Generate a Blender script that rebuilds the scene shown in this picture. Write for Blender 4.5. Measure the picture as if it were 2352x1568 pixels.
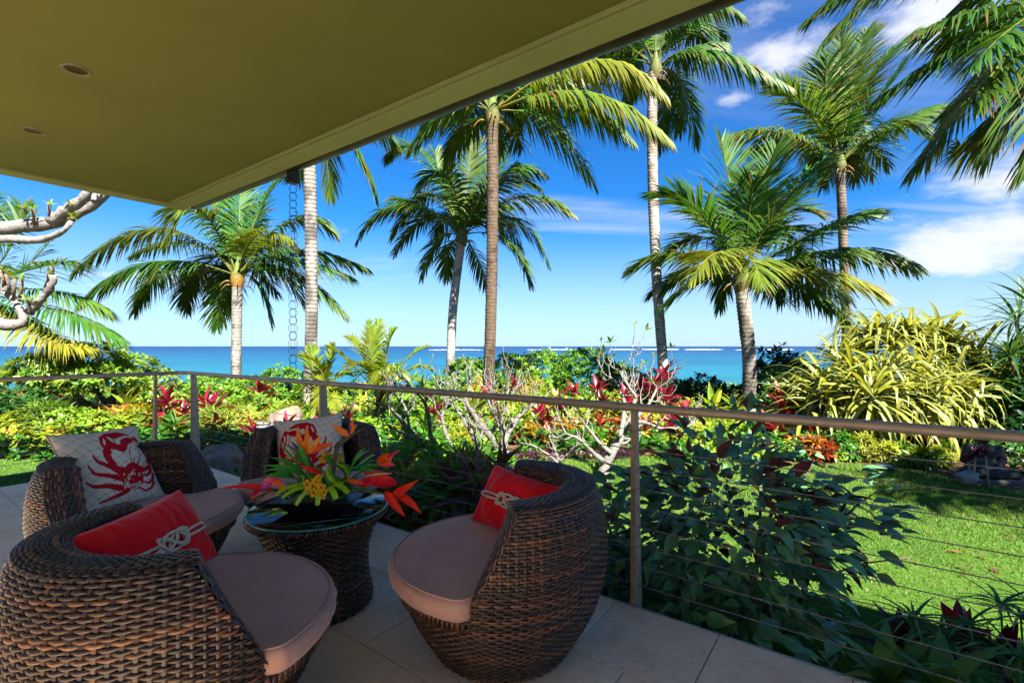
import bpy, bmesh, math, random
import numpy as np
from mathutils import Vector, Matrix, Quaternion

for _o in list(bpy.data.objects):
    bpy.data.objects.remove(_o)
SC = bpy.context.scene
COL = SC.collection
R = math.radians
rng = np.random.default_rng(7)
random.seed(7)

# ------------------------------------------------------------------ camera, sky, sun, exposure
EYE = 1.2                      # lens height above the terrace
FPX, CX, HY = 1123.3, 1176.0, 795.0   # focal length, centre and horizon, in a 2352 px wide frame
cam_d = bpy.data.cameras.new('camera')
cam_d.sensor_width = 36.0
cam_d.lens = 36.0 * FPX / 2352.0
cam_d.shift_y = (HY - 784.0) / 2352.0
cam_d.clip_start = 0.05
cam_d.clip_end = 60000
cam = bpy.data.objects.new('camera', cam_d)
cam.location = (0, 0, EYE)
cam.rotation_euler = (R(90), 0, 0)
COL.objects.link(cam)
SC.camera = cam
SC.view_settings.view_transform = 'Standard'
SC.view_settings.look = 'None'
SC.view_settings.exposure = 2.5
SC.view_settings.gamma = 1.0
SC.view_settings.use_curve_mapping = False
SC.cycles.max_bounces = 7
SC.cycles.diffuse_bounces = 4
SC.cycles.glossy_bounces = 3
SC.cycles.transmission_bounces = 6
SC.cycles.transparent_max_bounces = 6
SC.cycles.caustics_reflective = False
SC.cycles.caustics_refractive = False
SC.cycles.use_denoising = True

SUN_EL, SUN_AZ = 47.0, 25.0    # sun behind the camera, to the right
e, a = R(SUN_EL), R(SUN_AZ)
SUN_DIR = Vector((-math.sin(a) * math.cos(e), math.cos(a) * math.cos(e), -math.sin(e)))
sun_d = bpy.data.lights.new('sun', 'SUN')
sun_d.energy = 4.9
sun_d.angle = R(0.5)
sun_d.color = (1.0, 0.93, 0.82)
sun = bpy.data.objects.new('sun', sun_d)
sun.location = (8, -16, 16)
sun.rotation_euler = SUN_DIR.to_track_quat('-Z', 'Y').to_euler()
COL.objects.link(sun)


def at(x, y, d):
    """point seen at (x, y) of the 2352 px frame, d metres in front of the lens"""
    return Vector(((x - CX) / FPX * d, d, EYE - (y - HY) / FPX * d))


GZ = -0.45                     # lawn level below the terrace


def on(x, y, z=GZ):
    return at(x, y, (EYE - z) * FPX / (y - HY))


def world():
    w = bpy.data.worlds.new('World')
    SC.world = w
    w.use_nodes = True
    nt = w.node_tree
    N, L = nt.nodes, nt.links
    N.clear()
    out = N.new('ShaderNodeOutputWorld')
    bg = N.new('ShaderNodeBackground')
    bg.inputs['Strength'].default_value = 0.075
    sky = N.new('ShaderNodeTexSky')
    sky.sky_type = 'NISHITA'
    sky.sun_disc = False
    sky.sun_elevation = R(SUN_EL)
    sky.sun_rotation = R(180 - SUN_AZ)
    sky.altitude = 0
    sky.air_density = 1.1
    sky.dust_density = 0.25
    sky.ozone_density = 4.0
    hsv = N.new('ShaderNodeHueSaturation')
    hsv.inputs['Saturation'].default_value = 1.12
    hsv.inputs['Value'].default_value = 1.0
    L.new(sky.outputs[0], hsv.inputs['Color'])
    tint = N.new('ShaderNodeMix')
    tint.data_type = 'RGBA'
    tint.blend_type = 'MULTIPLY'
    tint.inputs['Factor'].default_value = 1
    L.new(hsv.outputs[0], tint.inputs[6])
    tint.inputs[7].default_value = (.075, .285, .47, 1)
    tc = N.new('ShaderNodeTexCoord')
    sep = N.new('ShaderNodeSeparateXYZ')
    L.new(tc.outputs['Generated'], sep.inputs[0])

    def math_(op, a_, b_=None, c_=None, clamp=False):
        m = N.new('ShaderNodeMath')
        m.operation = op
        m.use_clamp = clamp
        for i, v in enumerate((a_, b_, c_)):
            if v is None:
                continue
            if isinstance(v, (int, float)):
                m.inputs[i].default_value = v
            else:
                L.new(v, m.inputs[i])
        return m.outputs[0]

    zz = math_('ADD', math_('MAXIMUM', sep.outputs[2], 0.0), 0.10)
    u = math_('DIVIDE', sep.outputs[0], zz)
    v = math_('DIVIDE', sep.outputs[1], zz)
    comb = N.new('ShaderNodeCombineXYZ')
    L.new(math_('MULTIPLY', math_('ADD', u, math_('MULTIPLY', v, 0.25)), 0.22), comb.inputs[0])
    L.new(v, comb.inputs[1])
    comb.inputs[2].default_value = 3.7
    n1 = N.new('ShaderNodeTexNoise')
    n1.inputs['Scale'].default_value = 1.15
    n1.inputs['Detail'].default_value = 7
    n1.inputs['Roughness'].default_value = 0.58
    n1.inputs['Distortion'].default_value = 0.5
    L.new(comb.outputs[0], n1.inputs['Vector'])
    cir = N.new('ShaderNodeMapRange')
    cir.interpolation_type = 'SMOOTHSTEP'
    L.new(n1.outputs[0], cir.inputs[0])
    cir.inputs[1].default_value = 0.47
    cir.inputs[2].default_value = 0.80
    cir.inputs[4].default_value = 0.8
    # cumulus: fractal noise, more of it low over the sea to the right
    n2 = N.new('ShaderNodeTexNoise')
    n2.inputs['Scale'].default_value = 5.2
    n2.inputs['Detail'].default_value = 9
    n2.inputs['Roughness'].default_value = 0.62
    mp = N.new('ShaderNodeMapping')
    mp.inputs['Scale'].default_value = (1, 1, 2.2)
    L.new(tc.outputs['Generated'], mp.inputs[0])
    L.new(mp.outputs[0], n2.inputs['Vector'])
    total = None
    for (x, y, rx, rz, amp) in ((2230, 545, .17, .085, .42), (2330, 400, .16, .07, .40), (2150, 30, .12, .06, .40),
                                (1800, 112, .10, .045, .36), (1740, 40, .09, .05, .30), (1675, 228, .05, .02, .30),
                                (1560, 170, .06, .03, .22), (820, 535, .10, .022, .30), (1340, 500, .16, .02, .24)):
        c = (at(x, y, 1.0) - Vector((0, 0, EYE))).normalized()
        sub = N.new('ShaderNodeVectorMath')
        sub.operation = 'SUBTRACT'
        L.new(tc.outputs['Generated'], sub.inputs[0])
        sub.inputs[1].default_value = c
        mul = N.new('ShaderNodeVectorMath')
        mul.operation = 'MULTIPLY'
        L.new(sub.outputs[0], mul.inputs[0])
        mul.inputs[1].default_value = (1 / rx, 1 / rx, 1 / rz)
        ln = N.new('ShaderNodeVectorMath')
        ln.operation = 'LENGTH'
        L.new(mul.outputs[0], ln.inputs[0])
        mr = N.new('ShaderNodeMapRange')
        mr.interpolation_type = 'SMOOTHSTEP'
        L.new(ln.outputs['Value'], mr.inputs[0])
        mr.inputs[1].default_value = 0.0
        mr.inputs[2].default_value = 1.5
        mr.inputs[3].default_value = amp
        mr.inputs[4].default_value = 0.0
        total = mr.outputs[0] if total is None else math_('MAXIMUM', total, mr.outputs[0])
    cum = N.new('ShaderNodeMapRange')
    cum.interpolation_type = 'SMOOTHSTEP'
    L.new(math_('ADD', n2.outputs[0], total), cum.inputs[0])
    cum.inputs[1].default_value = 0.70
    cum.inputs[2].default_value = 1.0
    cum.inputs[4].default_value = 0.92
    low = N.new('ShaderNodeMapRange')         # thin marine haze band over the horizon
    low.interpolation_type = 'SMOOTHSTEP'
    L.new(sep.outputs[2], low.inputs[0])
    low.inputs[1].default_value = 0.0
    low.inputs[2].default_value = 0.26
    low.inputs[3].default_value = 0.55
    low.inputs[4].default_value = 0.0
    thin = N.new('ShaderNodeMapRange')        # the high streaks thin out overhead
    L.new(sep.outputs[2], thin.inputs[0])
    thin.inputs[1].default_value = 0.20
    thin.inputs[2].default_value = 0.45
    thin.inputs[3].default_value = 1.0
    thin.inputs[4].default_value = 0.30
    mask = math_('MAXIMUM', math_('MAXIMUM', math_('MULTIPLY', cir.outputs[0], thin.outputs[0]), cum.outputs[0]), low.outputs[0])
    mix = N.new('ShaderNodeMix')
    mix.data_type = 'RGBA'
    L.new(mask, mix.inputs['Factor'])
    L.new(tint.outputs[2], mix.inputs[6])
    mix.inputs[7].default_value = (2.45, 2.5, 2.7, 1)
    L.new(mix.outputs[2], bg.inputs['Color'])
    L.new(bg.outputs[0], out.inputs['Surface'])


world()

# ------------------------------------------------------------------ helpers


class MB:
    """collects vertices, faces and one colour per vertex, then links ONE mesh object"""

    def __init__(self):
        self.v, self.f, self.c, self.n = [], [], [], 0

    def add(self, V, F, C=None):
        V = np.asarray(V, dtype=np.float64).reshape(-1, 3)
        if C is None:
            C = (1, 1, 1)
        C = np.asarray(C, dtype=np.float64)
        if C.ndim == 1:
            C = np.tile(C[:3], (len(V), 1))
        self.v.append(V)
        self.c.append(C[:, :3])
        if isinstance(F, np.ndarray):
            self.f.append(F + self.n)
        else:
            by = {}
            for q in F:
                by.setdefault(len(q), []).append(q)
            for k in by:
                self.f.append(np.array(by[k], dtype=np.int64) + self.n)
        self.n += len(V)
        return self

    def mesh(self, name, mat=None, smooth=True, origin=None):
        me = bpy.data.meshes.new(name)
        if not self.v:
            return me
        V = np.concatenate(self.v)
        if origin is not None:
            V = V - np.asarray(origin, dtype=np.float64)
        C = np.concatenate(self.c)
        me.vertices.add(len(V))
        me.vertices.foreach_set('co', V.astype(np.float32).ravel())
        tot = sum(f.size for f in self.f)
        npoly = sum(len(f) for f in self.f)
        me.loops.add(tot)
        me.polygons.add(npoly)
        li = np.concatenate([f.ravel() for f in self.f]).astype(np.int32)
        lt = np.concatenate([np.full(len(f), f.shape[1], dtype=np.int32) for f in self.f])
        ls = np.concatenate(([0], np.cumsum(lt)[:-1])).astype(np.int32)
        me.loops.foreach_set('vertex_index', li)
        me.polygons.foreach_set('loop_start', ls)
        me.polygons.foreach_set('loop_total', lt)
        me.polygons.foreach_set('use_smooth', np.full(npoly, bool(smooth)))
        ca = me.color_attributes.new('Col', 'FLOAT_COLOR', 'POINT')
        ca.data.foreach_set('color', np.hstack([C, np.ones((len(C), 1))]).astype(np.float32).ravel())
        me.update(calc_edges=True)
        if mat is not None:
            me.materials.append(mat)
        return me

    def build(self, name, mat, parent=None, smooth=True, kind=None):
        o = bpy.data.objects.new(name, None if False else self.mesh(name, mat, smooth, parent.location if parent else None))
        COL.objects.link(o)
        if parent:
            o.parent = parent
        if kind:
            o['kind'] = kind
        return o


def world_loc(o):
    p = Vector((0, 0, 0))
    while o is not None:
        p += o.location
        o = o.parent
    return p


def sub(mb, name, mat, part, smooth=True, kind=None):
    """sub-part below a part that was built in place"""
    me = mb.mesh(name, mat, smooth, world_loc(part))
    o = bpy.data.objects.new(name, me)
    COL.objects.link(o)
    o.parent = part
    if kind:
        o['kind'] = kind
    return o


def tag(o, label, cat, group=None, kind=None):
    o['label'] = label
    o['category'] = cat
    if group:
        o['group'] = group
    if kind:
        o['kind'] = kind
    return o


def thing(name, label, cat, loc=(0, 0, 0), group=None):
    o = bpy.data.objects.new(name, None)
    o.empty_display_size = 0.1
    o.location = loc
    COL.objects.link(o)
    return tag(o, label, cat, group)


def structure(o):
    o['kind'] = 'structure'
    return o


def inst(name, mesh, parent, M=None, loc=None):
    o = bpy.data.objects.new(name, mesh)
    COL.objects.link(o)
    if parent:
        o.parent = parent
    if M is not None:
        o.matrix_basis = M
    if loc is not None:
        o.location = loc
    return o


def unit(v):
    v = np.asarray(v, dtype=float)
    n = np.linalg.norm(v, axis=-1, keepdims=True)
    return v / np.maximum(n, 1e-9)


def tube(mb, pts, rad, sides=8, col=(1, 1, 1), cap=True, flat=1.0):
    P = np.asarray([tuple(p) for p in pts], dtype=float)
    n = len(P)
    rad = np.broadcast_to(np.asarray(rad, dtype=float), (n,))
    T = unit(np.gradient(P, axis=0))
    up = np.array([0, 0, 1.0]) if abs(T[0][2]) < .9 else np.array([1.0, 0, 0])
    A = unit(np.cross(up, T[0]))
    As = [A]
    for i in range(1, n):
        A = A - T[i] * np.dot(A, T[i])
        A = A / max(np.linalg.norm(A), 1e-9)
        As.append(A)
    A = np.array(As)
    B = np.cross(T, A)
    th = np.linspace(0, 2 * np.pi, sides, endpoint=False)
    V = P[:, None, :] + rad[:, None, None] * (A[:, None, :] * np.cos(th)[None, :, None] + flat * B[:, None, :] * np.sin(th)[None, :, None])
    V = V.reshape(-1, 3)
    i = np.arange(n - 1)[:, None] * sides
    j = np.arange(sides)[None, :]
    k = (j + 1) % sides
    F = np.stack([i + j, i + k, i + sides + k, i + sides + j], -1).reshape(-1, 4)
    C = np.asarray(col, dtype=float)
    if C.ndim == 2 and len(C) == n:
        C = np.repeat(C, sides, axis=0)
    mb.add(V, F, C)
    if cap:
        base = mb.n - len(V)
        mb.f.append(np.array([list(range(sides))[::-1]]) + base)
        mb.f.append(np.array([list(range(sides))]) + base + (n - 1) * sides)
    return mb


def lathe(mb, prof, sides=48, col=(1, 1, 1), center=(0, 0, 0), closed_top=False, closed_bot=False):
    prof = np.asarray(prof, dtype=float)
    th = np.linspace(0, 2 * np.pi, sides, endpoint=False)
    V = np.stack([prof[:, None, 0] * np.cos(th), prof[:, None, 0] * np.sin(th), np.broadcast_to(prof[:, None, 1], (len(prof), sides))], -1)
    V = V.reshape(-1, 3) + np.asarray(center)
    n = len(prof)
    i = np.arange(n - 1)[:, None] * sides
    j = np.arange(sides)[None, :]
    k = (j + 1) % sides
    F = np.stack([i + j, i + k, i + sides + k, i + sides + j], -1).reshape(-1, 4)
    mb.add(V, F, col)
    b = mb.n - len(V)
    if closed_bot:
        mb.f.append(np.array([list(range(sides))[::-1]]) + b)
    if closed_top:
        mb.f.append(np.array([list(range(sides))]) + b + (n - 1) * sides)
    return mb


def box(mb, c, s, M=None, col=(1, 1, 1), bev=0.0):
    """bevelled box, c centre, s full sizes, M 3x3 rotation (columns = axes)"""
    hx, hy, hz = [q / 2 for q in s]
    if bev <= 0:
        V = np.array([(x, y, z) for x in (-hx, hx) for y in (-hy, hy) for z in (-hz, hz)])
        F = [(0, 1, 3, 2), (4, 6, 7, 5), (0, 4, 5, 1), (2, 3, 7, 6), (0, 2, 6, 4), (1, 5, 7, 3)]
    else:
        bm = bmesh.new()
        bmesh.ops.create_cube(bm, size=1)
        for v in bm.verts:
            v.co = Vector((v.co.x * s[0], v.co.y * s[1], v.co.z * s[2]))
        bmesh.ops.bevel(bm, geom=bm.edges[:], offset=bev, segments=1, affect='EDGES')
        bm.verts.index_update()
        V = np.array([tuple(v.co) for v in bm.verts])
        F = [tuple(v.index for v in f.verts) for f in bm.faces]
        bm.free()
    if M is not None:
        V = V @ np.asarray(M, dtype=float).T
    mb.add(V + np.asarray(tuple(c)), F, col)
    return mb


def frame_from(z, x=None):
    """rotation whose columns are (x, y, z), z given"""
    z = unit(np.asarray(tuple(z), dtype=float))
    if x is None:
        x = np.array([1.0, 0, 0]) if abs(z[0]) < .8 else np.array([0, 1.0, 0])
    x = np.asarray(tuple(x), dtype=float)
    x = x - z * np.dot(x, z)
    x = unit(x)
    y = np.cross(z, x)
    return np.stack([x, y, z], axis=1)


def mat4(Rm, loc, s=1.0):
    M = Matrix.Identity(4)
    for i in range(3):
        for j in range(3):
            M[i][j] = float(Rm[i][j]) * s
        M[i][3] = float(loc[i])
    return M


def vnoise(P, scale=1.0, seed=0):
    """cheap smooth pseudo noise in -1..1 from summed sines"""
    P = np.asarray(P, dtype=float) * scale
    r = np.random.default_rng(seed)
    out = np.zeros(P.shape[0])
    for k in range(7):
        d = r.normal(size=3) * (0.7 + 0.35 * k)
        out += np.sin(P @ d + r.uniform(0, 6.28)) / (1 + .35 * k)
    return out / 3.2


# ------------------------------------------------------------------ materials
def new_mat(name):
    m = bpy.data.materials.new(name)
    m.use_nodes = True
    nt = m.node_tree
    return m, nt.nodes, nt.links, nt.nodes['Principled BSDF']


def attr(N):
    n = N.new('ShaderNodeAttribute')
    n.attribute_name = 'Col'
    return n


def noise(N, L, scale, detail=4, rough=.55, coord='Object', mapping=None):
    tc = N.new('ShaderNodeTexCoord')
    n = N.new('ShaderNodeTexNoise')
    n.inputs['Scale'].default_value = scale
    n.inputs['Detail'].default_value = detail
    n.inputs['Roughness'].default_value = rough
    if coord == 'World':
        g = N.new('ShaderNodeNewGeometry')
        src = g.outputs['Position']
    else:
        src = tc.outputs[coord]
    if mapping:
        mp = N.new('ShaderNodeMapping')
        mp.inputs['Scale'].default_value = mapping
        L.new(src, mp.inputs[0])
        src = mp.outputs[0]
    L.new(src, n.inputs['Vector'])
    return n


def ramp(N, L, src, stops):
    r = N.new('ShaderNodeValToRGB')
    el = r.color_ramp.elements
    while len(el) < len(stops):
        el.new(0.5)
    for e_, (p, c) in zip(el, stops):
        e_.position = p
        e_.color = (*c, 1) if len(c) == 3 else c
    L.new(src, r.inputs[0])
    return r


def mulcol(N, L, a_, b_, fac=1.0):
    m = N.new('ShaderNodeMix')
    m.data_type = 'RGBA'
    m.blend_type = 'MULTIPLY'
    m.inputs['Factor'].default_value = fac
    L.new(a_, m.inputs[6])
    L.new(b_, m.inputs[7])
    return m.outputs[2]


def bump(N, L, src, bsdf, strength=.3, dist=.01):
    b = N.new('ShaderNodeBump')
    b.inputs['Strength'].default_value = strength
    b.inputs['Distance'].default_value = dist
    L.new(src, b.inputs['Height'])
    L.new(b.outputs[0], bsdf.inputs['Normal'])


def leaf_mat(name, trans=.35, rough=.42, spec=.4, back=None, var=.35, vscale=9.0, tint=(1.25, 1.2, .5), gain=.51):
    m, N, L, B = new_mat(name)
    A = attr(N)
    n = noise(N, L, vscale, 3, coord='World')
    rp = ramp(N, L, n.outputs[0], [(.25, (gain * (1 - var),) * 3), (.75, (gain * (1 + var * .5),) * 3)])
    col = mulcol(N, L, A.outputs['Color'], rp.outputs[0])
    if back is not None:
        g = N.new('ShaderNodeNewGeometry')
        mx = N.new('ShaderNodeMix')
        mx.data_type = 'RGBA'
        L.new(g.outputs['Backfacing'], mx.inputs['Factor'])
        L.new(col, mx.inputs[6])
        mx.inputs[7].default_value = (*back, 1)
        col = mx.outputs[2]
    L.new(col, B.inputs['Base Color'])
    B.inputs['Roughness'].default_value = rough
    B.inputs['Specular IOR Level'].default_value = spec
    if trans > 0:
        t = N.new('ShaderNodeBsdfTranslucent')
        tn = N.new('ShaderNodeMix')
        tn.data_type = 'RGBA'
        tn.blend_type = 'MULTIPLY'
        tn.inputs['Factor'].default_value = 1
        L.new(col, tn.inputs[6])
        tn.inputs[7].default_value = (*tint, 1)
        L.new(tn.outputs[2], t.inputs['Color'])
        ms = N.new('ShaderNodeMixShader')
        ms.inputs[0].default_value = trans
        L.new(B.outputs[0], ms.inputs[1])
        L.new(t.outputs[0], ms.inputs[2])
        L.new(ms.outputs[0], N['Material Output'].inputs['Surface'])
    return m


def attr_mat(name, rough=.6, spec=.3, nscale=0, nvar=.3, bstr=0, bdist=.005, metallic=0, bscale=None, detail=5, gain=1.0):
    m, N, L, B = new_mat(name)
    A = attr(N)
    col = A.outputs['Color']
    if nscale:
        n = noise(N, L, nscale, detail, .6)
        rp = ramp(N, L, n.outputs[0], [(.3, (gain * (1 - nvar),) * 3), (.7, (gain * (1 + nvar * .4),) * 3)])
        col = mulcol(N, L, col, rp.outputs[0])
    L.new(col, B.inputs['Base Color'])
    if bstr:
        n2 = noise(N, L, bscale or nscale, detail, .6)
        bump(N, L, n2.outputs[0], B, bstr, bdist)
    B.inputs['Roughness'].default_value = rough
    B.inputs['Specular IOR Level'].default_value = spec
    B.inputs['Metallic'].default_value = metallic
    return m


M = {}
M['leaf'] = leaf_mat('leaf', .38, .40, .35)
M['frond'] = leaf_mat('frond', .36, .48, .22, var=.25, vscale=3)
M['petal'] = leaf_mat('petal', .25, .40, .35, var=.18, vscale=40, tint=(1.2, .9, .9), gain=1)
M['dark_leaf'] = leaf_mat('dark_leaf', .12, .36, .5, back=(.13, .035, .045), var=.4, vscale=14, gain=1)
M['ti_leaf'] = leaf_mat('ti_leaf', .32, .35, .45, var=.4, vscale=16, tint=(1.5, .6, .7))
M['grass'] = leaf_mat('grass', .35, .6, .15, var=.3, vscale=1.3)
M['bark'] = attr_mat('bark', .85, .15, 14, .45, .9, .02, gain=.51)
M['pale_bark'] = attr_mat('pale_bark', .8, .2, 26, .5, .8, .012, gain=.60)
M['stem'] = attr_mat('stem', .7, .2, 20, .3)
M['wicker'] = attr_mat('wicker', .36, .55, 45, .35, .15, .001, bscale=160)
M['stone'] = attr_mat('stone', .85, .2, 9, .45, .8, .02, bscale=14, detail=8, gain=.60)
M['plain'] = attr_mat('plain', .5, .35, 30, .12)
M['matte'] = attr_mat('matte', .9, .1, 30, .2)

# ------------------------------------------------------------------ terrace geometry
D1 = np.array([-.8084, .5886])      # along the sea-side railing, away from the house
N1 = np.array([.5886, .8084])       # outwards from the terrace on that side
P2 = np.array([.555, 2.262])        # the nearest post
TC = 4.87 + .24                     # terrace corner, metres along D1 from P2


def dk(t, n, z=0.0):
    """terrace coordinates: t metres along the railing from the near post, n metres outwards"""
    p = P2 + D1 * t + N1 * n
    return np.array([p[0], p[1], z])


MD = np.stack([np.append(D1, 0), np.append(N1, 0), [0, 0, 1]], axis=1)   # columns D1, N1, Z (left-handed pair handled by boxes)


def ground_z(x, y):
    y = np.asarray(y, dtype=float)
    return np.where(y < 19, GZ, np.where(y < 42, GZ - (y - 19) / 23 * 3.35, -3.8 - np.minimum(y - 42, 60) * .03))


def soil_material():
    m, N, L, B = new_mat('garden_soil')
    n = noise(N, L, 5, 8, .65, 'World')
    soil = ramp(N, L, n.outputs[0], [(.3, (.052, .029, .016)), (.55, (.112, .064, .032)), (.8, (.176, .108, .064))])
    sand = ramp(N, L, n.outputs[0], [(.3, (.176, .124, .08)), (.7, (.25, .19, .13))])
    g = N.new('ShaderNodeNewGeometry')
    s = N.new('ShaderNodeSeparateXYZ')
    L.new(g.outputs['Position'], s.inputs[0])
    mr = N.new('ShaderNodeMapRange')
    L.new(s.outputs[1], mr.inputs[0])
    mr.inputs[1].default_value = 20
    mr.inputs[2].default_value = 27
    mx = N.new('ShaderNodeMix')
    mx.data_type = 'RGBA'
    L.new(mr.outputs[0], mx.inputs['Factor'])
    L.new(soil.outputs[0], mx.inputs[6])
    L.new(sand.outputs[0], mx.inputs[7])
    L.new(mx.outputs[2], B.inputs['Base Color'])
    B.inputs['Roughness'].default_value = .95
    B.inputs['Specular IOR Level'].default_value = .1
    n2 = noise(N, L, 22, 8, .7, 'World')
    bump(N, L, n2.outputs[0], B, .8, .03)
    return m


def build_ground():
    xs = np.concatenate([np.linspace(-400, -30, 8), np.linspace(-26, 26, 53), np.linspace(30, 400, 8)])
    ys = np.concatenate([np.linspace(-300, -20, 6), np.linspace(-15, 60, 76), [90, 140]])
    X, Y = np.meshgrid(xs, ys)
    Z = ground_z(X, Y) + .02 * np.sin(X * 1.7) * np.cos(Y * 1.3) * (Y > 7.5)
    V = np.stack([X, Y, Z], -1).reshape(-1, 3)
    nx = len(xs)
    i = np.arange(len(ys) - 1)[:, None] * nx
    j = np.arange(nx - 1)[None, :]
    F = np.stack([i + j, i + j + 1, i + j + nx + 1, i + j + nx], -1).reshape(-1, 4)
    structure(MB().add(V, F).build('ground', soil_material()))


build_ground()


def sea_material():
    m, N, L, B = new_mat('sea_water')
    g = N.new('ShaderNodeNewGeometry')
    s = N.new('ShaderNodeSeparateXYZ')
    L.new(g.outputs['Position'], s.inputs[0])
    n0 = noise(N, L, .006, 4, .6, 'World', (.35, 1, 1))
    a_ = N.new('ShaderNodeMath')
    a_.operation = 'MULTIPLY_ADD'
    L.new(n0.outputs[0], a_.inputs[0])
    a_.inputs[1].default_value = 130
    L.new(s.outputs[1], a_.inputs[2])
    lg = N.new('ShaderNodeMath')
    lg.operation = 'LOGARITHM'
    L.new(a_.outputs[0], lg.inputs[0])
    lg.inputs[1].default_value = 10
    mr = N.new('ShaderNodeMapRange')
    L.new(lg.outputs[0], mr.inputs[0])
    mr.inputs[1].default_value = 1.95
    mr.inputs[2].default_value = 3.3
    rp = ramp(N, L, mr.outputs[0], [(0, (.0145, .108, .136)), (.18, (.007, .088, .128)), (.42, (.0025, .053, .108)),
                                    (.66, (.0016, .027, .084)), (1, (.0012, .0145, .064))])
    n1 = noise(N, L, .09, 5, .6, 'World', (.25, 1, 1))      # wind streaks
    r1 = ramp(N, L, n1.outputs[0], [(.3, (.62, .72, .80)), (.7, (1.3, 1.2, 1.12))])
    L.new(mulcol(N, L, rp.outputs[0], r1.outputs[0]), B.inputs['Base Color'])
    B.inputs['Roughness'].default_value = .32
    B.inputs['Specular IOR Level'].default_value = .12
    n2 = noise(N, L, .8, 7, .62, 'World', (.45, 1, 1))
    bump(N, L, n2.outputs[0], B, .9, .35)
    return m


def build_sea():
    ys = np.concatenate([np.linspace(30, 200, 30), np.geomspace(220, 24000, 30)])
    u = np.linspace(-1, 1, 25)
    V = np.array([(uu * (yy * 2.2 + 150), yy, -4.0) for yy in ys for uu in u])
    nx = len(u)
    i = np.arange(len(ys) - 1)[:, None] * nx
    j = np.arange(nx - 1)[None, :]
    F = np.stack([i + j, i + j + 1, i + j + nx + 1, i + j + nx], -1).reshape(-1, 4)
    structure(MB().add(V, F).build('sea', sea_material()))
    # breakers on the reef
    foam = attr_mat('foam', .9, .1)
    mb = MB()
    for (x0, x1, y, h) in ((985, 1110, 803.6, .9), (1210, 1360, 803.0, .8), (1400, 1462, 802.6, .9), (1475, 1560, 802.4, 1.5), (1570, 1660, 802.8, .9),
                           (1752, 1822, 802.8, 1.4), (1690, 1740, 803.6, .5)):
        d = 5.2 * FPX / (y - HY)
        n = 40
        xs = np.linspace(x0, x1, n)
        top, P = [], []
        for k, x in enumerate(xs):
            p = at(x, y, d)
            hh = h * (0.25 + .75 * abs(math.sin(k * 1.7) * math.sin(k * .61 + x0))) * math.sin(math.pi * (k + .5) / n) ** .5
            P += [(p.x, p.y - 5, -3.98), (p.x, p.y, -4 + hh), (p.x, p.y + 7, -3.98)]
        F = []
        for k in range(n - 1):
            a0 = k * 3
            F += [(a0, a0 + 3, a0 + 4, a0 + 1), (a0 + 1, a0 + 4, a0 + 5, a0 + 2)]
        mb.add(P, F, (.85, .88, .9))
    o = mb.build('surf_foam', foam)
    tag(o, 'broken white line of surf on the far reef', 'surf', kind='stuff')


build_sea()

# ------------------------------------------------------------------ lawns
M_lawn, N, L, B = new_mat('lawn_soil')
n = noise(N, L, 1.6, 6, .6, 'World')
rp = ramp(N, L, n.outputs[0], [(.3, (.028, .076, .010)), (.7, (.056, .11, .016))])
L.new(rp.outputs[0], B.inputs['Base Color'])
B.inputs['Roughness'].default_value = .95
B.inputs['Specular IOR Level'].default_value = .05


def lawn(name, poly, label, blades, seed):
    P = np.array([(p[0], p[1]) for p in poly])
    V = [(p[0], p[1], GZ + .012) for p in P]
    mb = MB()
    mb.add(V, [tuple(range(len(V)))])
    o = structure(mb.build(name, M_lawn, smooth=False))
    r = np.random.default_rng(seed)
    lo, hi = P.min(0), P.max(0)
    pts = []
    got = 0
    while got < blades:
        q = r.uniform(lo, hi, size=(blades * 2, 2))
        d = q[:, 1]
        q = q[r.uniform(0, 1, len(q)) < np.clip((3.6 / np.maximum(d, 1.5)) ** 1.3, 0, 1)]
        inside = np.zeros(len(q), dtype=bool)
        for k in range(len(P)):
            x1, y1 = P[k]
            x2, y2 = P[k - 1]
            c = ((y1 > q[:, 1]) != (y2 > q[:, 1])) & (q[:, 0] < (x2 - x1) * (q[:, 1] - y1) / (y2 - y1 + 1e-12) + x1)
            inside ^= c
        q = q[inside]
        pts.append(q)
        got += len(q)
    q = np.concatenate(pts)[:blades]
    nb = len(q)
    base = np.column_stack([q, np.full(nb, GZ + .010)])
    az = r.uniform(0, 2 * np.pi, nb)
    wv = np.column_stack([np.cos(az), np.sin(az), np.zeros(nb)])
    far = np.clip(q[:, 1] / 4, .8, 2.2)
    w = r.uniform(.003, .0055, nb) * far
    h = r.uniform(.018, .042, nb) * (.8 + .3 * vnoise(base, 2.0, 5)) * np.clip(far, .8, 1.3)
    lean = np.column_stack([r.normal(0, .6, nb), r.normal(0, .6, nb), np.ones(nb)]) * h[:, None]
    V = np.stack([base - wv * w[:, None], base + wv * w[:, None], base + lean], 1).reshape(-1, 3)
    F = np.arange(nb * 3).reshape(-1, 3)
    t = r.uniform(0, 1, nb)
    patch = np.clip(.5 + .5 * vnoise(base, 1.1, 9), 0, 1)
    cA, cB, cC = np.array([.12, .30, .03]), np.array([.24, .42, .06]), np.array([.40, .44, .16])
    C = cA + (cB - cA) * t[:, None]
    dry = (r.uniform(0, 1, nb) < .10 + .20 * patch)[:, None]
    C = np.where(dry, cC * r.uniform(.7, 1.1, (nb, 1)), C)
    g = MB().add(V, F, np.repeat(C, 3, axis=0)).build('grass', M['grass'], smooth=False)
    tag(g, label, 'grass', kind='stuff')


def gp(x, y):
    p = on(x, y)
    return (p.x, p.y)


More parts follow.
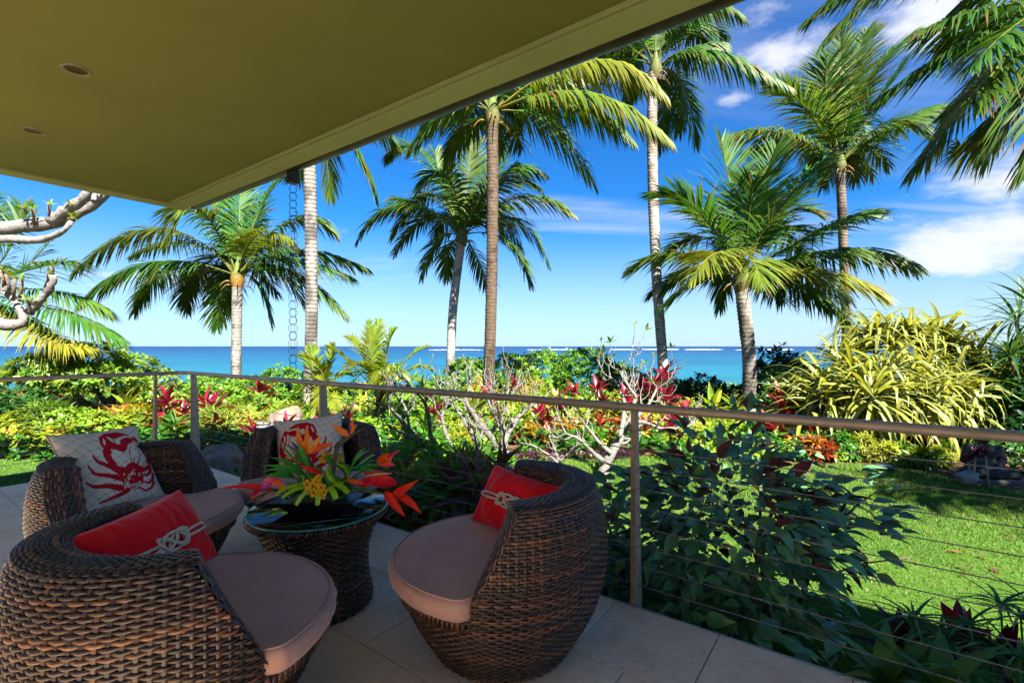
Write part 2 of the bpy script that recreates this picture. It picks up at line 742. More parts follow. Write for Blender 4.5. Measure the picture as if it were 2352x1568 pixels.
lawn('lawn', [tuple(dk(3.3, 1.5)[:2]), gp(1150, 1068), gp(1215, 1052), gp(1300, 1044), gp(1420, 1044), gp(1560, 1054), gp(1760, 1060), gp(1880, 1070),
              gp(1960, 1067), gp(2050, 1074), gp(2130, 1087), gp(2230, 1112), gp(2352, 1132), (9.5, 5.2), (9, 0), (3.0, .35), tuple(dk(-.9, .25)[:2])],
     'short green grass of the lawn beyond the sea-side railing', 190000, 11)
lawn('lawn', [gp(-120, 1062), gp(0, 1057), gp(60, 1050), gp(118, 1042), gp(160, 1050), (-5.6, 5.6), (-7.2, 3.2), (-12, 3.2), (-13, 6.0)],
     'strip of sunlit grass beyond the railing at the far left', 26000, 12)

# ------------------------------------------------------------------ terrace slab and tiles
M_slab, N, L, B = new_mat('concrete')
n = noise(N, L, 6, 6, .6)
rp = ramp(N, L, n.outputs[0], [(.3, (.56, .52, .45)), (.7, (.68, .63, .56))])
L.new(rp.outputs[0], B.inputs['Base Color'])
B.inputs['Roughness'].default_value = .9

M_tile, N, L, B = new_mat('travertine_tile')
oi = N.new('ShaderNodeObjectInfo')
n = noise(N, L, 3.2, 9, .66, 'World')
n2 = noise(N, L, 26, 8, .7, 'World', (1, 2.2, 1))
rp = ramp(N, L, n.outputs[0], [(.25, (.62, .44, .28)), (.45, (.80, .61, .42)), (.75, (.90, .72, .53))])
r2 = ramp(N, L, n2.outputs[0], [(.28, (.50, .46, .42)), (.44, (.95, .94, .93)), (.7, (1.06, 1.05, 1.03))])
r3 = ramp(N, L, oi.outputs['Random'], [(0, (.965, .955, .945)), (1, (1.02, 1.015, 1.01))])
L.new(mulcol(N, L, mulcol(N, L, rp.outputs[0], r2.outputs[0]), r3.outputs[0]), B.inputs['Base Color'])
n3 = noise(N, L, 9, 5, .6, 'World')
r4 = ramp(N, L, n3.outputs[0], [(.3, (.42,) * 3), (.7, (.6,) * 3)])
L.new(r4.outputs[0], B.inputs['Roughness'])
B.inputs['Specular IOR Level'].default_value = .18
bump(N, L, n2.outputs[0], B, .18, .004)


def build_terrace():
    T0, T1, DEPTH = -4.4, TC, 9.0  # carried on unseen behind the lens so sunlit paving bounces light
    mb = MB()
    c = (dk(T0, -.004) + dk(T1 - .004, -DEPTH)) / 2
    c[2] = (GZ - .2 - .022) / 2
    box(mb, c, (T1 - T0 - .02, DEPTH - .02, abs(GZ) + .2 - .022 + .0), MD)
    slab = structure(mb.build('terrace', M_slab, smooth=False))
    S, J = .457, .004
    mb = MB()
    box(mb, (0, 0, 0), (S - J, S - J, .024), bev=.0025)
    full = mb.mesh('tile', M_tile, False)
    half = {}
    rows = int(DEPTH / S)
    q = Matrix([[float(MD[i][j]) for j in range(3)] for i in range(3)])
    # MD is a reflection-free frame when its second axis is turned round
    rot = mat4(np.stack([np.append(D1, 0), np.append(-N1, 0), [0, 0, 1]], axis=1), (0, 0, 0))
    for r_ in range(rows):
        off = .075 + (S / 2 if r_ % 2 else 0)
        t = T1
        k0 = math.ceil((T0 - off) / S)
        edges = sorted({round(off + k * S, 4) for k in range(k0, int((T1 - off) / S) + 1)} | {T1})
        for e0, e1 in zip(edges[:-1], edges[1:]):
            w = e1 - e0
            if w < .03:
                continue
            p = dk((e0 + e1) / 2, -(r_ + .5) * S, -.012)
            if p[1] < -.6 and abs(p[0]) > 2.5 or p[1] < -1.2:
                continue
            if abs(w - S) < .002:
                me = full
            else:
                key = round(w, 3)
                if key not in half:
                    mb = MB()
                    box(mb, (0, 0, 0), (w - J, S - J, .024), bev=.0025)
                    half[key] = mb.mesh('tile', M_tile, False)
                me = half[key]
            Mx = rot.copy()
            Mx.translation = Vector(p) + Vector((0, 0, random.uniform(-.0006, .0006)))
            inst('tile', me, slab, Mx)
    # dark grout bed under the joints
    mb = MB()
    c = (dk(T0, -.01) + dk(T1 - .01, -DEPTH)) / 2
    c[2] = -.0165
    box(mb, c, (T1 - T0 - .03, DEPTH - .03, .011), MD, (.13, .11, .09))
    mb.build('grout', M['matte'], slab, smooth=False)
    # pale edge trim
    mb = MB()
    for (ta, tb) in ((T0, T1 + .012),):
        c = (dk(ta, .006) + dk(tb, .006)) / 2
        c[2] = -.05
        box(mb, c, (tb - ta, .012, .098), MD, (.42, .41, .40))
    mb.build('edge_trim', M['matte'], slab, smooth=False)


build_terrace()

# ------------------------------------------------------------------ house: roof overhang, soffit, added light-bouncing wall behind the lens
EH = 2.697                                   # underside of the eave
EC = np.array([-3.636, 5.40])                # eave corner


def ev(t, n, z):
    """eave coordinates: t metres back along the sea-side eave from its corner, n metres inwards"""
    p = EC - D1 * t - N1 * n
    return np.array([p[0], p[1], z])


def plaster(name, col, var=.12, bs=.12):
    m, N, L, B = new_mat(name)
    n = noise(N, L, 1.1, 7, .6, 'World')
    rp = ramp(N, L, n.outputs[0], [(.25, tuple(q * (1 - var) for q in col)), (.75, tuple(q * (1 + var) for q in col))])
    L.new(rp.outputs[0], B.inputs['Base Color'])
    B.inputs['Roughness'].default_value = .75
    B.inputs['Specular IOR Level'].default_value = .25
    n2 = noise(N, L, 60, 6, .6, 'World')
    bump(N, L, n2.outputs[0], B, bs, .003)
    return m


M['soffit'] = plaster('soffit_paint', (.125, .135, .033))
M['fascia'] = plaster('eave_board_paint', (.24, .275, .12), .08)
M['trimline'] = plaster('shadow_groove', (.10, .085, .035), .1)
M['bounce_wall'] = plaster('bounce_wall_paint', (.86, .82, .74))
M['copper'] = attr_mat('aged_copper', .45, .4, 7, .6, .2, .003, metallic=.7)


def build_house():
    LT, LN = 15.0, 3.14  # roof cut short behind the lens so sun reaches the paving
    h = thing('house', 'olive soffit and wide roof overhang of the house above the terrace', 'house', tuple(ev(0, 0, 0)))
    ax = np.stack([np.append(-D1, 0), np.append(-N1, 0), [0, 0, 1]], axis=1)

    def slab(name, t0, t1, n0, n1, z0, z1, mat):
        mb = MB()
        c = (ev(t0, n0, z0) + ev(t1, n1, z1)) / 2
        box(mb, c, (t1 - t0, n1 - n0, z1 - z0), ax)
        return mb.build(name, mat, h, smooth=False)

    W = .165
    slab('eave_board', 0, LT, 0, W, EH, EH + .05, M['fascia'])
    slab('eave_board', 0, W, W, LN, EH, EH + .05, M['fascia'])
    g = .022
    slab('shadow_groove', W, LT, W, W + g, EH + .018, EH + .05, M['trimline'])
    slab('shadow_groove', W, W + g, W + g, LN, EH + .018, EH + .05, M['trimline'])
    b = .016
    slab('bead', W + g, LT, W + g, W + g + b, EH - .004, EH + .05, M['fascia'])
    slab('bead', W + g, W + g + b, W + g + b, LN, EH - .004, EH + .05, M['fascia'])
    slab('soffit', W + g + b, LT, W + g + b, LN, EH + .012, EH + .05, M['soffit'])
    slab('roof', .002, LT, .002, LN, EH + .052, EH + .24, M['fascia'])
    # columns behind the lens
    for t_ in (4.5, 9.5):
        slab('column', t_, t_ + .3, 2.8, 3.1, GZ - .1, EH + .011, M['bounce_wall'])
    # unseen white wall, added to bounce sunlight under the roof
    slab('bounce_wall', -1.5, LT, 4.75, 4.95, GZ - .1, EH + .1, M['bounce_wall'])
    # gutter: half round, open at the top
    mb = MB()
    gz, gr = EH + .062, .062
    th = np.linspace(np.pi, 2 * np.pi, 13)
    pts, F = [], []
    for t in (.16, LT):
        for q in th:
            pts.append(ev(t, -gr - .004 + gr * math.cos(q), gz + gr * math.sin(q)))
        for q in th[::-1]:
            pts.append(ev(t, -gr - .004 + (gr - .006) * math.cos(q), gz + (gr - .006) * math.sin(q)))
    k = len(th) * 2
    F = [(i, (i + 1) % k, k + (i + 1) % k, k + i) for i in range(k)] + [tuple(range(k))[::-1], tuple(range(k, 2 * k))]
    mb.add(pts, F, (.055, .05, .04))
    gut = mb.build('gutter', M['copper'], h)
    mb = MB()
    tube(mb, [ev(.16, -2 * gr - .004, gz), ev(LT, -2 * gr - .004, gz)], .009, 8, (.05, .045, .035))
    sub(mb, 'rolled_rim', M['copper'], gut)
    mb = MB()
    for t in np.arange(1.0, LT, .8):
        q = np.linspace(np.pi, 2 * np.pi, 9)
        tube(mb, [ev(t, -gr - .004 + (gr + .004) * math.cos(a_), gz + (gr + .004) * math.sin(a_)) for a_ in q], .006, 6, (.05, .045, .035))
    return h, gut


house, gutter = build_house()


def recessed_light(x, y, label):
    d = (EH + .012 - EYE) * FPX / (HY - y)
    p = at(x, y, d)
    t = thing('recessed_light', label, 'ceiling light', (p.x, p.y, EH + .012), 'recessed lights in the soffit')
    mb = MB()
    lathe(mb, [(.048, .004), (.05, -.004), (.056, -.008), (.064, -.006), (.067, -.0005), (.067, .0)], 40, (.16, .16, .10), p)
    mb.v[-1][:, 2] += 0
    mb.build('trim_ring', M['plain'], t)
    mb = MB()
    # copper-coloured reflector bowl standing in the fitting
    lathe(mb, [(.049, -.0035), (.040, -.0022), (.02, -.0012), (.002, -.001)], 32, (.06, .02, .012), p, closed_top=True)
    mb.build('reflector', M['copper_bowl'], t)


M['copper_bowl'] = attr_mat('copper_bowl', .4, .5, 90, .6, .5, .002, metallic=.4)
recessed_light(175, 160, 'larger recessed ceiling light, nearer one in the olive soffit')
recessed_light(77, 300, 'smaller recessed ceiling light close to the eave corner')

# ------------------------------------------------------------------ railing
M['rail'] = attr_mat('painted_steel', .36, .5, 9, .25, .08, .002, metallic=.25)
M['rust'] = attr_mat('weathered_steel', .5, .4, 30, .35, .2, .002, metallic=.1)


def build_railing():
    t = thing('railing', 'metal terrace railing with round top rail and horizontal steel cables', 'railing', tuple(dk(0, 0)))
    # terrace coordinates: sea side posts at t, short side posts at s past the corner
    z_r, r_r = .915, .0195
    posts = [(-2.45, 0), (0, 0), (2.517, 0), (4.865, 0)]
    corner = dk(TC, .03)[:2]

    def side(s, n=0.0):
        p = corner - N1 * s + D1 * n
        return p

    mb = MB()
    path = [dk(-3.6, .03, z_r), dk(-1, .03, z_r), dk(2.5, .03, z_r), dk(TC - .14, .03, z_r)]
    A, C_, B_ = dk(TC - .14, .03), np.append(corner, 0), np.append(side(.14), 0)
    for q in np.linspace(.1, .9, 7):
        p = (1 - q) ** 2 * A + 2 * q * (1 - q) * C_ + q * q * B_
        path.append(np.array([p[0], p[1], z_r]))
    for s in (.14, 1.0, 2.6, 4.4):
        p = side(s)
        path.append(np.array([p[0], p[1], z_r]))
    tube(mb, path, r_r, 16, (.34, .28, .215))
    mb.build('top_rail', M['rail'], t)

    def post(base, along, out):
        mb = MB()
        th = .006
        zb, zt = -.10, z_r - .012
        a3, o3 = np.append(along, 0), np.append(out, 0)
        P = []
        for sgn in (-1, 1):
            for (dep, z) in ((.004, zb), (.098, zb), (.052, zt), (.008, zt)):
                P.append(np.append(base, 0) + a3 * th * sgn + o3 * dep + np.array([0, 0, z]))
        F = [(0, 1, 2, 3), (7, 6, 5, 4), (0, 4, 5, 1), (1, 5, 6, 2), (2, 6, 7, 3), (3, 7, 4, 0)]
        mb.add(P, F, (.42, .36, .28))
        # stiffening flange on the terrace side
        P = []
        for sgn in (-1, 1):
            for (dep, z) in ((-.004, zb), (.004, zb), (.008, zt), (.0, zt)):
                P.append(np.append(base, 0) + a3 * .011 * sgn + o3 * dep + np.array([0, 0, z]))
        mb.add(P, F, (.34, .24, .16))
        return mb.build('post', M['rust'], t, smooth=False)

    for (tt, n) in posts:
        post(dk(tt, 0)[:2] + N1 * .012, D1, N1)
    for s in (.257, 2.2):
        post(side(s) - D1 * .02, N1, D1)
    zs = np.linspace(.082, .808, 9)
    for z in zs:
        mb = MB()
        path = [dk(-3.6, .045, z), dk(0, .045, z), dk(2.5, .045, z), dk(4.865, .045, z), dk(TC - .03, .04, z), np.append(side(.05, .02), z),
                np.append(side(.257, .02), z), np.append(side(2.2, .02), z), np.append(side(4.2, .02), z)]
        tube(mb, path, .0021, 6, (.20, .18, .165))
        mb.build('cable', M['rust'], t)
    return t


build_railing()

# ------------------------------------------------------------------ rain chain below the gutter


def build_rain_chain():
    base = ev(2.12, -.066, EH)
    t = thing('rain_chain', 'chain of dark double rings hanging from the gutter outlet', 'rain chain', tuple(base))
    mb = MB()
    ax = np.stack([np.append(-D1, 0), np.append(-N1, 0), [0, 0, 1]], axis=1)
    box(mb, base + np.array([0, 0, -.035]), (.085, .075, .13), ax, (.045, .04, .035), bev=.006)
    mb.build('outlet_box', M['copper'], t, smooth=False)
    r_, step, z = .0365, .0665, EH - .145
    meshes = []
    for a_ in (0, 1):
        mb = MB()
        q = np.linspace(0, 2 * np.pi, 29)
        tube(mb, [(r_ * math.cos(s), 0, r_ * math.sin(s)) for s in q], .0017, 6, (.09, .085, .10), cap=False)
        meshes.append(mb.mesh('link', M['copper'], True))
    k = 0
    while z > .93:
        rz = random.uniform(-.3, .3)
        for off in (0, 78):
            Mx = Matrix.Rotation(rz + R(off), 4, 'Z')
            Mx.translation = Vector((0, 0, z - EH))
            inst('link', meshes[0], t, Mx)
        z -= step
        k += 1


build_rain_chain()

# ------------------------------------------------------------------ wicker furniture
WPAL = np.array([(.024, .014, .011), (.046, .023, .015), (.085, .038, .021), (.145, .062, .030), (.24, .105, .048)])


def strand_colors(r, nrow, ncol, block=9):
    """one random rattan colour for every strand, changing where a strand ends"""
    out = np.zeros((nrow, ncol, 3))
    for j in range(nrow):
        k = -int(r.integers(0, block))
        while k < ncol:
            ln = int(r.integers(block, block * 4))
            c = WPAL[int(np.clip(r.normal(1.6, 1.25), 0, 4.49))] * r.uniform(.8, 1.2)
            out[j, max(k, 0):k + ln] = c
            k += ln
    return out


def weave(mb, surf, us, vs, mask, r, w_v, amp=.0040, th=.0034, wrap=False, stake_w=.0055, samples=3):
    """woven patch: surf(U, V) -> (pos, normal, dv) arrays; strands along u at each v, stakes along v at each u"""
    nu, nv = len(us), len(vs)
    cols = strand_colors(r, nv, nu)
    ns = (nu - (0 if wrap else 1)) * samples + (0 if wrap else 1)
    idx = np.arange(ns) / samples
    uu = np.interp(idx, np.arange(nu + (1 if wrap else 0)), np.append(us, us[0] + 2 * np.pi) if wrap else us)
    ci = np.minimum(np.round(idx).astype(int) % nu, nu - 1)
    for j, v in enumerate(vs):
        pos, nor, dv = surf(uu, np.full(ns, v))
        ok = mask(uu, np.full(ns, v))
        if ok.sum() < 2:
            continue
        ph = np.cos(np.pi * (idx + j))
        off = amp * ph
        jit = 1 + .12 * r.normal(size=ns)
        C = cols[j][ci]
        prof = ((-.5, -.2), (-.3, .75), (.3, .75), (.5, -.2))
        V = np.stack([pos + nor * (off + th * b)[:, None] + dv * (w_v * a_ * jit)[:, None] for a_, b in
                      ((p[0], np.full(ns, p[1])) for p in prof)], 1)
        n = ns
        last = n if wrap else n - 1
        i = np.arange(last)
        i2 = (i + 1) % n
        good = ok[i] & ok[i2]
        i, i2 = i[good], i2[good]
        F = np.concatenate([np.stack([i * 4 + k, i2 * 4 + k, i2 * 4 + k + 1, i * 4 + k + 1], -1) for k in range(3)])
        mb.add(V.reshape(-1, 3), F, np.repeat(C, 4, axis=0))
    # stakes
    scol = strand_colors(r, nu, nv, 30) * .75
    for i_, u in enumerate(us):
        pos, nor, dv = surf(np.full(nv, u), vs)
        ok = mask(np.full(nv, u), vs)
        if ok.sum() < 2:
            continue
        p2, _, _ = surf(np.full(nv, u + 1e-3), vs)
        du = unit(p2 - pos)
        ph = -np.cos(np.pi * (i_ + np.arange(nv)))
        off = amp * ph * .8
        V = np.stack([pos + nor * (off - th * .2)[:, None] - du * stake_w, pos + nor * (off + th * .55)[:, None],
                      pos + nor * (off - th * .2)[:, None] + du * stake_w], 1)
        i = np.arange(nv - 1)
        good = ok[i] & ok[i + 1]
        i = i[good]
        F = np.concatenate([np.stack([i * 3 + k, i * 3 + k + 1, i * 3 + 3 + k + 1, i * 3 + 3 + k], -1) for k in range(2)])
        mb.add(V.reshape(-1, 3), F, np.repeat(scol[i_], 3, axis=0))


ZP = np.array([0, .03, .10, .20, .30, .40, .50, .57, .62, .66])
RO = np.array([.262, .280, .326, .378, .408, .420, .416, .404, .388, .368])
PH_A, PH_B = R(75), R(101)        # arm front: meets the seat / reaches full height (angle from the front)
SEAT, TOP = .292, .650
RI_T, RI_B = .262, .292


def chair_h(ph):
    ph = np.abs((np.asarray(ph) + np.pi) % (2 * np.pi) - np.pi)
    q = np.clip((ph - PH_A) / (PH_B - PH_A), 0, 1)
    back = .012 * np.clip((ph - PH_B) / (np.pi - PH_B), 0, 1)
    return SEAT + (TOP - SEAT) * q + back


def r_out(z):
    return np.interp(z, ZP, RO)


def r_in(z):
    return np.interp(z, [SEAT, TOP], [RI_B, RI_T])


def polar(ph, r_, z):
    return np.stack([r_ * np.cos(ph), r_ * np.sin(ph), np.broadcast_to(z, np.shape(ph))], -1)


def build_chair_meshes():
    r = np.random.default_rng(3)
    nst = 94
    us = np.linspace(-np.pi, np.pi, nst, endpoint=False) + .01

    def s_out(u, v):
        z = v
        ro = r_out(z)
        e_ = 1e-3
        dr = (r_out(z + e_) - r_out(z - e_)) / (2 * e_)
        pos = polar(u, ro, z)
        nor = unit(np.stack([np.cos(u), np.sin(u), -dr], -1))
        dv = unit(np.stack([dr * np.cos(u), dr * np.sin(u), np.ones_like(u)], -1))
        return pos, nor, dv

    mo = MB()
    rows = np.arange(.008, TOP + .005, .0112)
    weave(mo, s_out, us, rows, lambda u, v: v < chair_h(u) - .003, r, .0106, wrap=True, stake_w=.0056)

    def s_in(u, v):
        pos = polar(u, r_in(v), v)
        nor = np.stack([-np.cos(u), -np.sin(u), np.zeros_like(u)], -1)
        dv = np.zeros_like(pos)
        dv[:, 2] = 1
        return pos, nor, dv

    mi = MB()
    ui = np.linspace(-np.pi, np.pi, 62, endpoint=False) + .01
    weave(mi, s_in, ui, np.arange(SEAT + .01, TOP, .0124), lambda u, v: v < chair_h(u) - .010, r, .0112, wrap=True)

    # rim: follows the arm front, the top of the back and the other arm front
    hu = [np.linspace(PH_A - R(5), PH_B, 19), np.linspace(PH_B, 2 * np.pi - PH_B, 64)[1:-1], np.linspace(2 * np.pi - PH_B, 2 * np.pi - PH_A + R(5), 19)]
    hu = np.concatenate(hu)

    def s_rim(u, v):
        # v 0 outer edge .. 1 inner edge, rounded shoulders
        h = chair_h(u)
        ro, ri = r_out(h - .006) + .003, r_in(h)
        q = np.clip(v, 0, 1)
        rr = ro + (ri - ro) * q
        lift = .012 * (1 - np.abs(2 * q - 1) ** 3.0) - .010 * (q < 0.0)
        e_ = 2e-3
        dh = (chair_h(u + e_) - chair_h(u - e_)) / (2 * e_)
        tang = unit(np.stack([-rr * np.sin(u), rr * np.cos(u), dh], -1))
        rad = np.stack([np.cos(u), np.sin(u), np.zeros_like(u)], -1)
        nrm = np.cross(rad, tang)
        nrm = unit(np.where((nrm[:, 2:3] < 0), -nrm, nrm))
        pos = polar(u, rr, h - .004) + nrm * lift[:, None]
        tilt = .55 * (1 - 2 * q) * np.abs(1 - 2 * q) ** 2
        nn = unit(nrm + rad * tilt[:, None])
        return pos, nn, -unit(rad - nn * np.sum(rad * nn, -1, keepdims=True))

    mr = MB()
    weave(mr, s_rim, hu, np.linspace(-.03, 1.01, 12), lambda u, v: np.ones_like(u, dtype=bool), r, .0125, amp=.0034)

    # seat rim in front: a wrapped roll
    q = np.linspace(-PH_A - .05, PH_A + .05, 60)
    mf = MB()
    for k in range(len(q) - 1):
        a0, a1 = q[k], q[k + 1]
        c = WPAL[int(r.integers(0, 4))]
        pts = [(r_out(SEAT - .012) * math.cos(s) * f, r_out(SEAT - .012) * math.sin(s) * f, z) for s, f, z in
               ((a0, 1.02, SEAT - .035), (a0, 1.03, SEAT - .008), ((a0 * .5 + a1 * .5), .98, SEAT + .008), (a1, .90, SEAT + .003))]
        tube(mf, pts, .0085, 6, c)

    # dark liner so nothing shows through
    ml = MB()
    un = np.linspace(0, 2 * np.pi, 120, endpoint=False)
    H = chair_h(un)
    rowsV = []
    for f in np.linspace(0, 1, 14):
        z = f * (H - .012)
        rowsV.append(polar(un, r_out(z) - .0065, z))
    zi = H - .006
    rowsV.append(polar(un, (r_out(H - .014) + r_in(H)) / 2 + .02, H - .004))
    rowsV.append(polar(un, r_in(H) + .012, H - .006))
    rowsV.append(polar(un, np.full(120, RI_B + .008), np.full(120, SEAT - .004)))
    rowsV.append(polar(un, np.full(120, .02), np.full(120, SEAT - .004)))
    V = np.concatenate(rowsV)
    n = len(rowsV)
    i = np.arange(n - 1)[:, None] * 120
    j = np.arange(120)[None, :]
    k = (j + 1) % 120
    ml.add(V, np.stack([i + j, i + k, i + 120 + k, i + 120 + j], -1).reshape(-1, 4), (.010, .008, .007))
    return {'outer_weave': mo.mesh('outer_weave', M['wicker']), 'inner_weave': mi.mesh('inner_weave', M['wicker']),
            'rim_weave': mr.mesh('rim_weave', M['wicker']), 'seat_rim': mf.mesh('seat_rim', M['wicker']), 'liner': ml.mesh('liner', M['matte'])}


def fabric(name, col, scale=900, bs=.15, var=.1):
    m, N, L, B = new_mat(name)
    n = noise(N, L, 5, 4, .5)
    rp = ramp(N, L, n.outputs[0], [(.3, tuple(q * (1 - var) for q in col)), (.7, tuple(min(q * (1 + var), 1) for q in col))])
    L.new(rp.outputs[0], B.inputs['Base Color'])
    B.inputs['Roughness'].default_value = .85
    B.inputs['Specular IOR Level'].default_value = .2
    B.inputs['Sheen Weight'].default_value = .25
    B.inputs['Sheen Roughness'].default_value = .4
    n2 = noise(N, L, scale, 2, .5)
    bump(N, L, n2.outputs[0], B, bs, .0006)
    return m


M['cushion'] = fabric('taupe_canvas', (.46, .27, .225))
M['red'] = fabric('red_canvas', (.80, .006, .014))
M['rope'] = fabric('cotton_rope', (.62, .55, .43), 300, .3)


def cushion_mesh():
    nth = 180
    ph = np.linspace(-np.pi, np.pi, nth, endpoint=False)
    q = np.clip((np.abs(ph) - R(72)) / R(24), 0, 1)
    q = q * q * (3 - 2 * q)
    rad = .452 * (1 - q) + .270 * q
    zc, hh = SEAT + .045, .040
    rows = []
    prof = [(0, 1.0, .012), (.3, 1.0, .011), (.6, 1.0, .008), (.82, 1.0, .003), (.93, .97, 0), (.975, .80, 0), (.995, .45, 0), (1.0, 0, 0), (.992, -.5, 0), (.965, -.88, 0), (.9, -1, 0), (.5, -1, 0), (0, -1, 0)]
    for (f, s, dome) in prof:
        p = polar(ph, np.maximum(rad * f, .001), np.full(nth, zc + hh * s + dome))
        if .85 < f and s < .99:
            pk = .0028 * np.sin(ph * 47 + 3 * np.sin(ph * 5)) * (1 - abs(s)) + .0022 * np.sin(ph * 83 + 1.7 * np.sin(ph * 9)) * (1 - abs(s))
            p[:, :2] *= (1 + pk / np.maximum(rad, .1))[:, None]
        if s > .9:
            p[:, 2] += .0055 * vnoise(p, 13, 4) * (f < .95) - .006 * (np.exp(-((p[:, 0] + .10) ** 2 + p[:, 1] ** 2) / .02))
        rows.append(p)
    V = np.concatenate(rows)
    n = len(rows)
    i = np.arange(n - 1)[:, None] * nth
    j = np.arange(nth)[None, :]
    k = (j + 1) % nth
    mb = MB()
    mb.add(V, np.stack([i + nth + j, i + nth + k, i + k, i + j], -1).reshape(-1, 4))
    pm = MB()
    tube(pm, [tuple(p) for p in np.vstack([polar(ph, rad * .962, np.full(nth, zc + hh * .93)), polar(ph[:1], rad[:1] * .962, np.full(1, zc + hh * .93))])], .0032, 6, cap=False)
    return mb.mesh('cushion', M['cushion']), pm.mesh('piping', M['cushion'])


CH = build_chair_meshes()
CU = cushion_mesh()


def chair(loc, facing, label):
    t = thing('wicker_chair', label, 'chair', (loc[0], loc[1], 0), 'wicker tub chairs round the table')
    t.rotation_euler = (0, 0, math.atan2(facing[1], facing[0]))
    for k in ('outer_weave', 'inner_weave', 'rim_weave', 'seat_rim', 'liner'):
        o = inst(k, CH[k], t)
        if 'weave' in k:
            o['kind'] = 'stuff'
    c = inst('seat_cushion', CU[0], t)
    inst('piping', CU[1], c)
    return t


chair((-1.03, 1.53), (.65, .76), 'brown wicker tub chair in the front corner, its back to the viewer, with red pillow')
chair((-.04, 2.0), (-1, .04), 'brown wicker tub chair beside the sea-side railing, facing the table from its right')
chair((-1.87, 2.47), (.98, -.2), 'brown wicker tub chair at far left holding the tilted crab pillow')
chair((-1.29, 3.20), (.295, -.955), 'brown wicker tub chair behind the table, facing the viewer')

# ------------------------------------------------------------------ table
TAB = np.array([-.905, 2.30])


M['edge_glass'] = attr_mat('green_glass_edge', .12, .6)


def build_table():
    t = thing('wicker_table', 'round waisted wicker table with a glass top', 'table', (TAB[0], TAB[1], 0))
    zt = .432
    zp = np.array([0, .03, .10, .18, .26, .34, .40, zt])
    rp = np.array([.236, .240, .226, .216, .220, .244, .276, .302])
    f = lambda z: np.interp(z, zp, rp)
    r = np.random.default_rng(5)

    def s(u, v):
        e_ = 2e-3
        dr = (f(v + e_) - f(v - e_)) / (2 * e_)
        return (polar(u, f(v), v), unit(np.stack([np.cos(u), np.sin(u), -dr], -1)), unit(np.stack([dr * np.cos(u), dr * np.sin(u), np.ones_like(u)], -1)))

    mb = MB()
    weave(mb, s, np.linspace(-np.pi, np.pi, 58, endpoint=False), np.arange(.008, zt, .0124), lambda u, v: v > -1, r, .0112, wrap=True)
    o = inst('outer_weave', mb.mesh('outer_weave', M['wicker']), t)
    o['kind'] = 'stuff'

    def s2(u, v):
        pos = np.stack([u, v, np.full_like(u, zt)], -1)
        nor = np.zeros_like(pos)
        nor[:, 2] = 1
        dv = np.zeros_like(pos)
        dv[:, 1] = 1
        return pos, nor, dv

    mb = MB()
    weave(mb, s2, np.arange(-.29, .291, .022), np.arange(-.29, .291, .0124), lambda u, v: u * u + v * v < .285 ** 2, r, .0112)
    mb.c = [q * 2.2 for q in mb.c]  # top strands lightened to offset the shade under glass and tray
    o = inst('top_weave', mb.mesh('top_weave', M['wicker']), t)
    o['kind'] = 'stuff'
    mb = MB()
    for k in range(110):
        a0 = 2 * np.pi * k / 110
        tube(mb, [polar(np.array(a0 + b), .300 + c, zt + d) for b, c, d in ((0, .008, -.016), (.02, .012, -.003), (.045, .0, .006), (.05, -.014, .004))], .0062, 6, WPAL[int(r.integers(0, 4))])
    inst('top_rim', mb.mesh('top_rim', M['wicker']), t)
    mb = MB()
    lathe(mb, [(f(z) - .0065, z) for z in np.linspace(0, zt, 14)] + [(.01, zt - .007)], 64, (.010, .008, .007))
    inst('liner', mb.mesh('liner', M['matte']), t)
    m, N, L, B = new_mat('table_glass')
    tr = N.new('ShaderNodeBsdfTransparent')
    tr.inputs[0].default_value = (.94, .98, .965, 1)
    gl = N.new('ShaderNodeBsdfGlossy')
    gl.inputs['Roughness'].default_value = .015
    fr = N.new('ShaderNodeFresnel')
    fr.inputs[0].default_value = 1.5
    ms = N.new('ShaderNodeMixShader')
    L.new(fr.outputs[0], ms.inputs[0])
    L.new(tr.outputs[0], ms.inputs[1])
    L.new(gl.outputs[0], ms.inputs[2])
    L.new(ms.outputs[0], N['Material Output'].inputs['Surface'])
    mb = MB()
    zg = zt + .0085
    lathe(mb, [(.001, zg), (.305, zg), (.309, zg + .002), (.3095, zg + .005), (.308, zg + .008), (.304, zg + .010), (.001, zg + .010)], 96, closed_bot=True, closed_top=True)
    gt = inst('glass_top', mb.mesh('glass_top', m), t)
    mb = MB()
    tube(mb, [(.3085 * math.cos(q), .3085 * math.sin(q), zg + .005) for q in np.linspace(0, 2 * np.pi, 97)], .0042, 8, (.04, .26, .22), cap=False)
    inst('polished_edge', mb.mesh('polished_edge', M['edge_glass']), gt)
    return zg + .010


GLASS_Z = build_table()

# ------------------------------------------------------------------ pillows


def pillow_grid(w, h, depth, n, ear=.03, seed=0, wr=.004, pinch=2.4):
    """front and back sheets of a stuffed pillow: local x across, y up, z front"""
    u = np.linspace(-1, 1, n)
    U, Vv = np.meshgrid(u, u)
    pull = .075
    X = U * w / 2 * (1 - pull * (1 - Vv ** 2) * np.abs(U) ** 2 * (h / w) ** .2)
    Y = Vv * h / 2 * (1 - pull * (1 - U ** 2) * np.abs(Vv) ** 2)
    T = np.clip((1 - np.abs(U) ** pinch) * (1 - np.abs(Vv) ** pinch), 0, 1) ** .55
    P = np.stack([X, Y, np.zeros_like(X)], -1).reshape(-1, 3)
    edge = np.clip(np.minimum(1 - np.abs(U), 1 - np.abs(Vv)) * 5, 0, 1)
    wn = vnoise(P, 22, seed).reshape(n, n) * .6 + vnoise(P * np.array([2.4, .8, 1]), 30, seed + 1).reshape(n, n) * .5
    Z = depth / 2 * T + wr * wn * edge
    return U, Vv, X, Y, Z, T


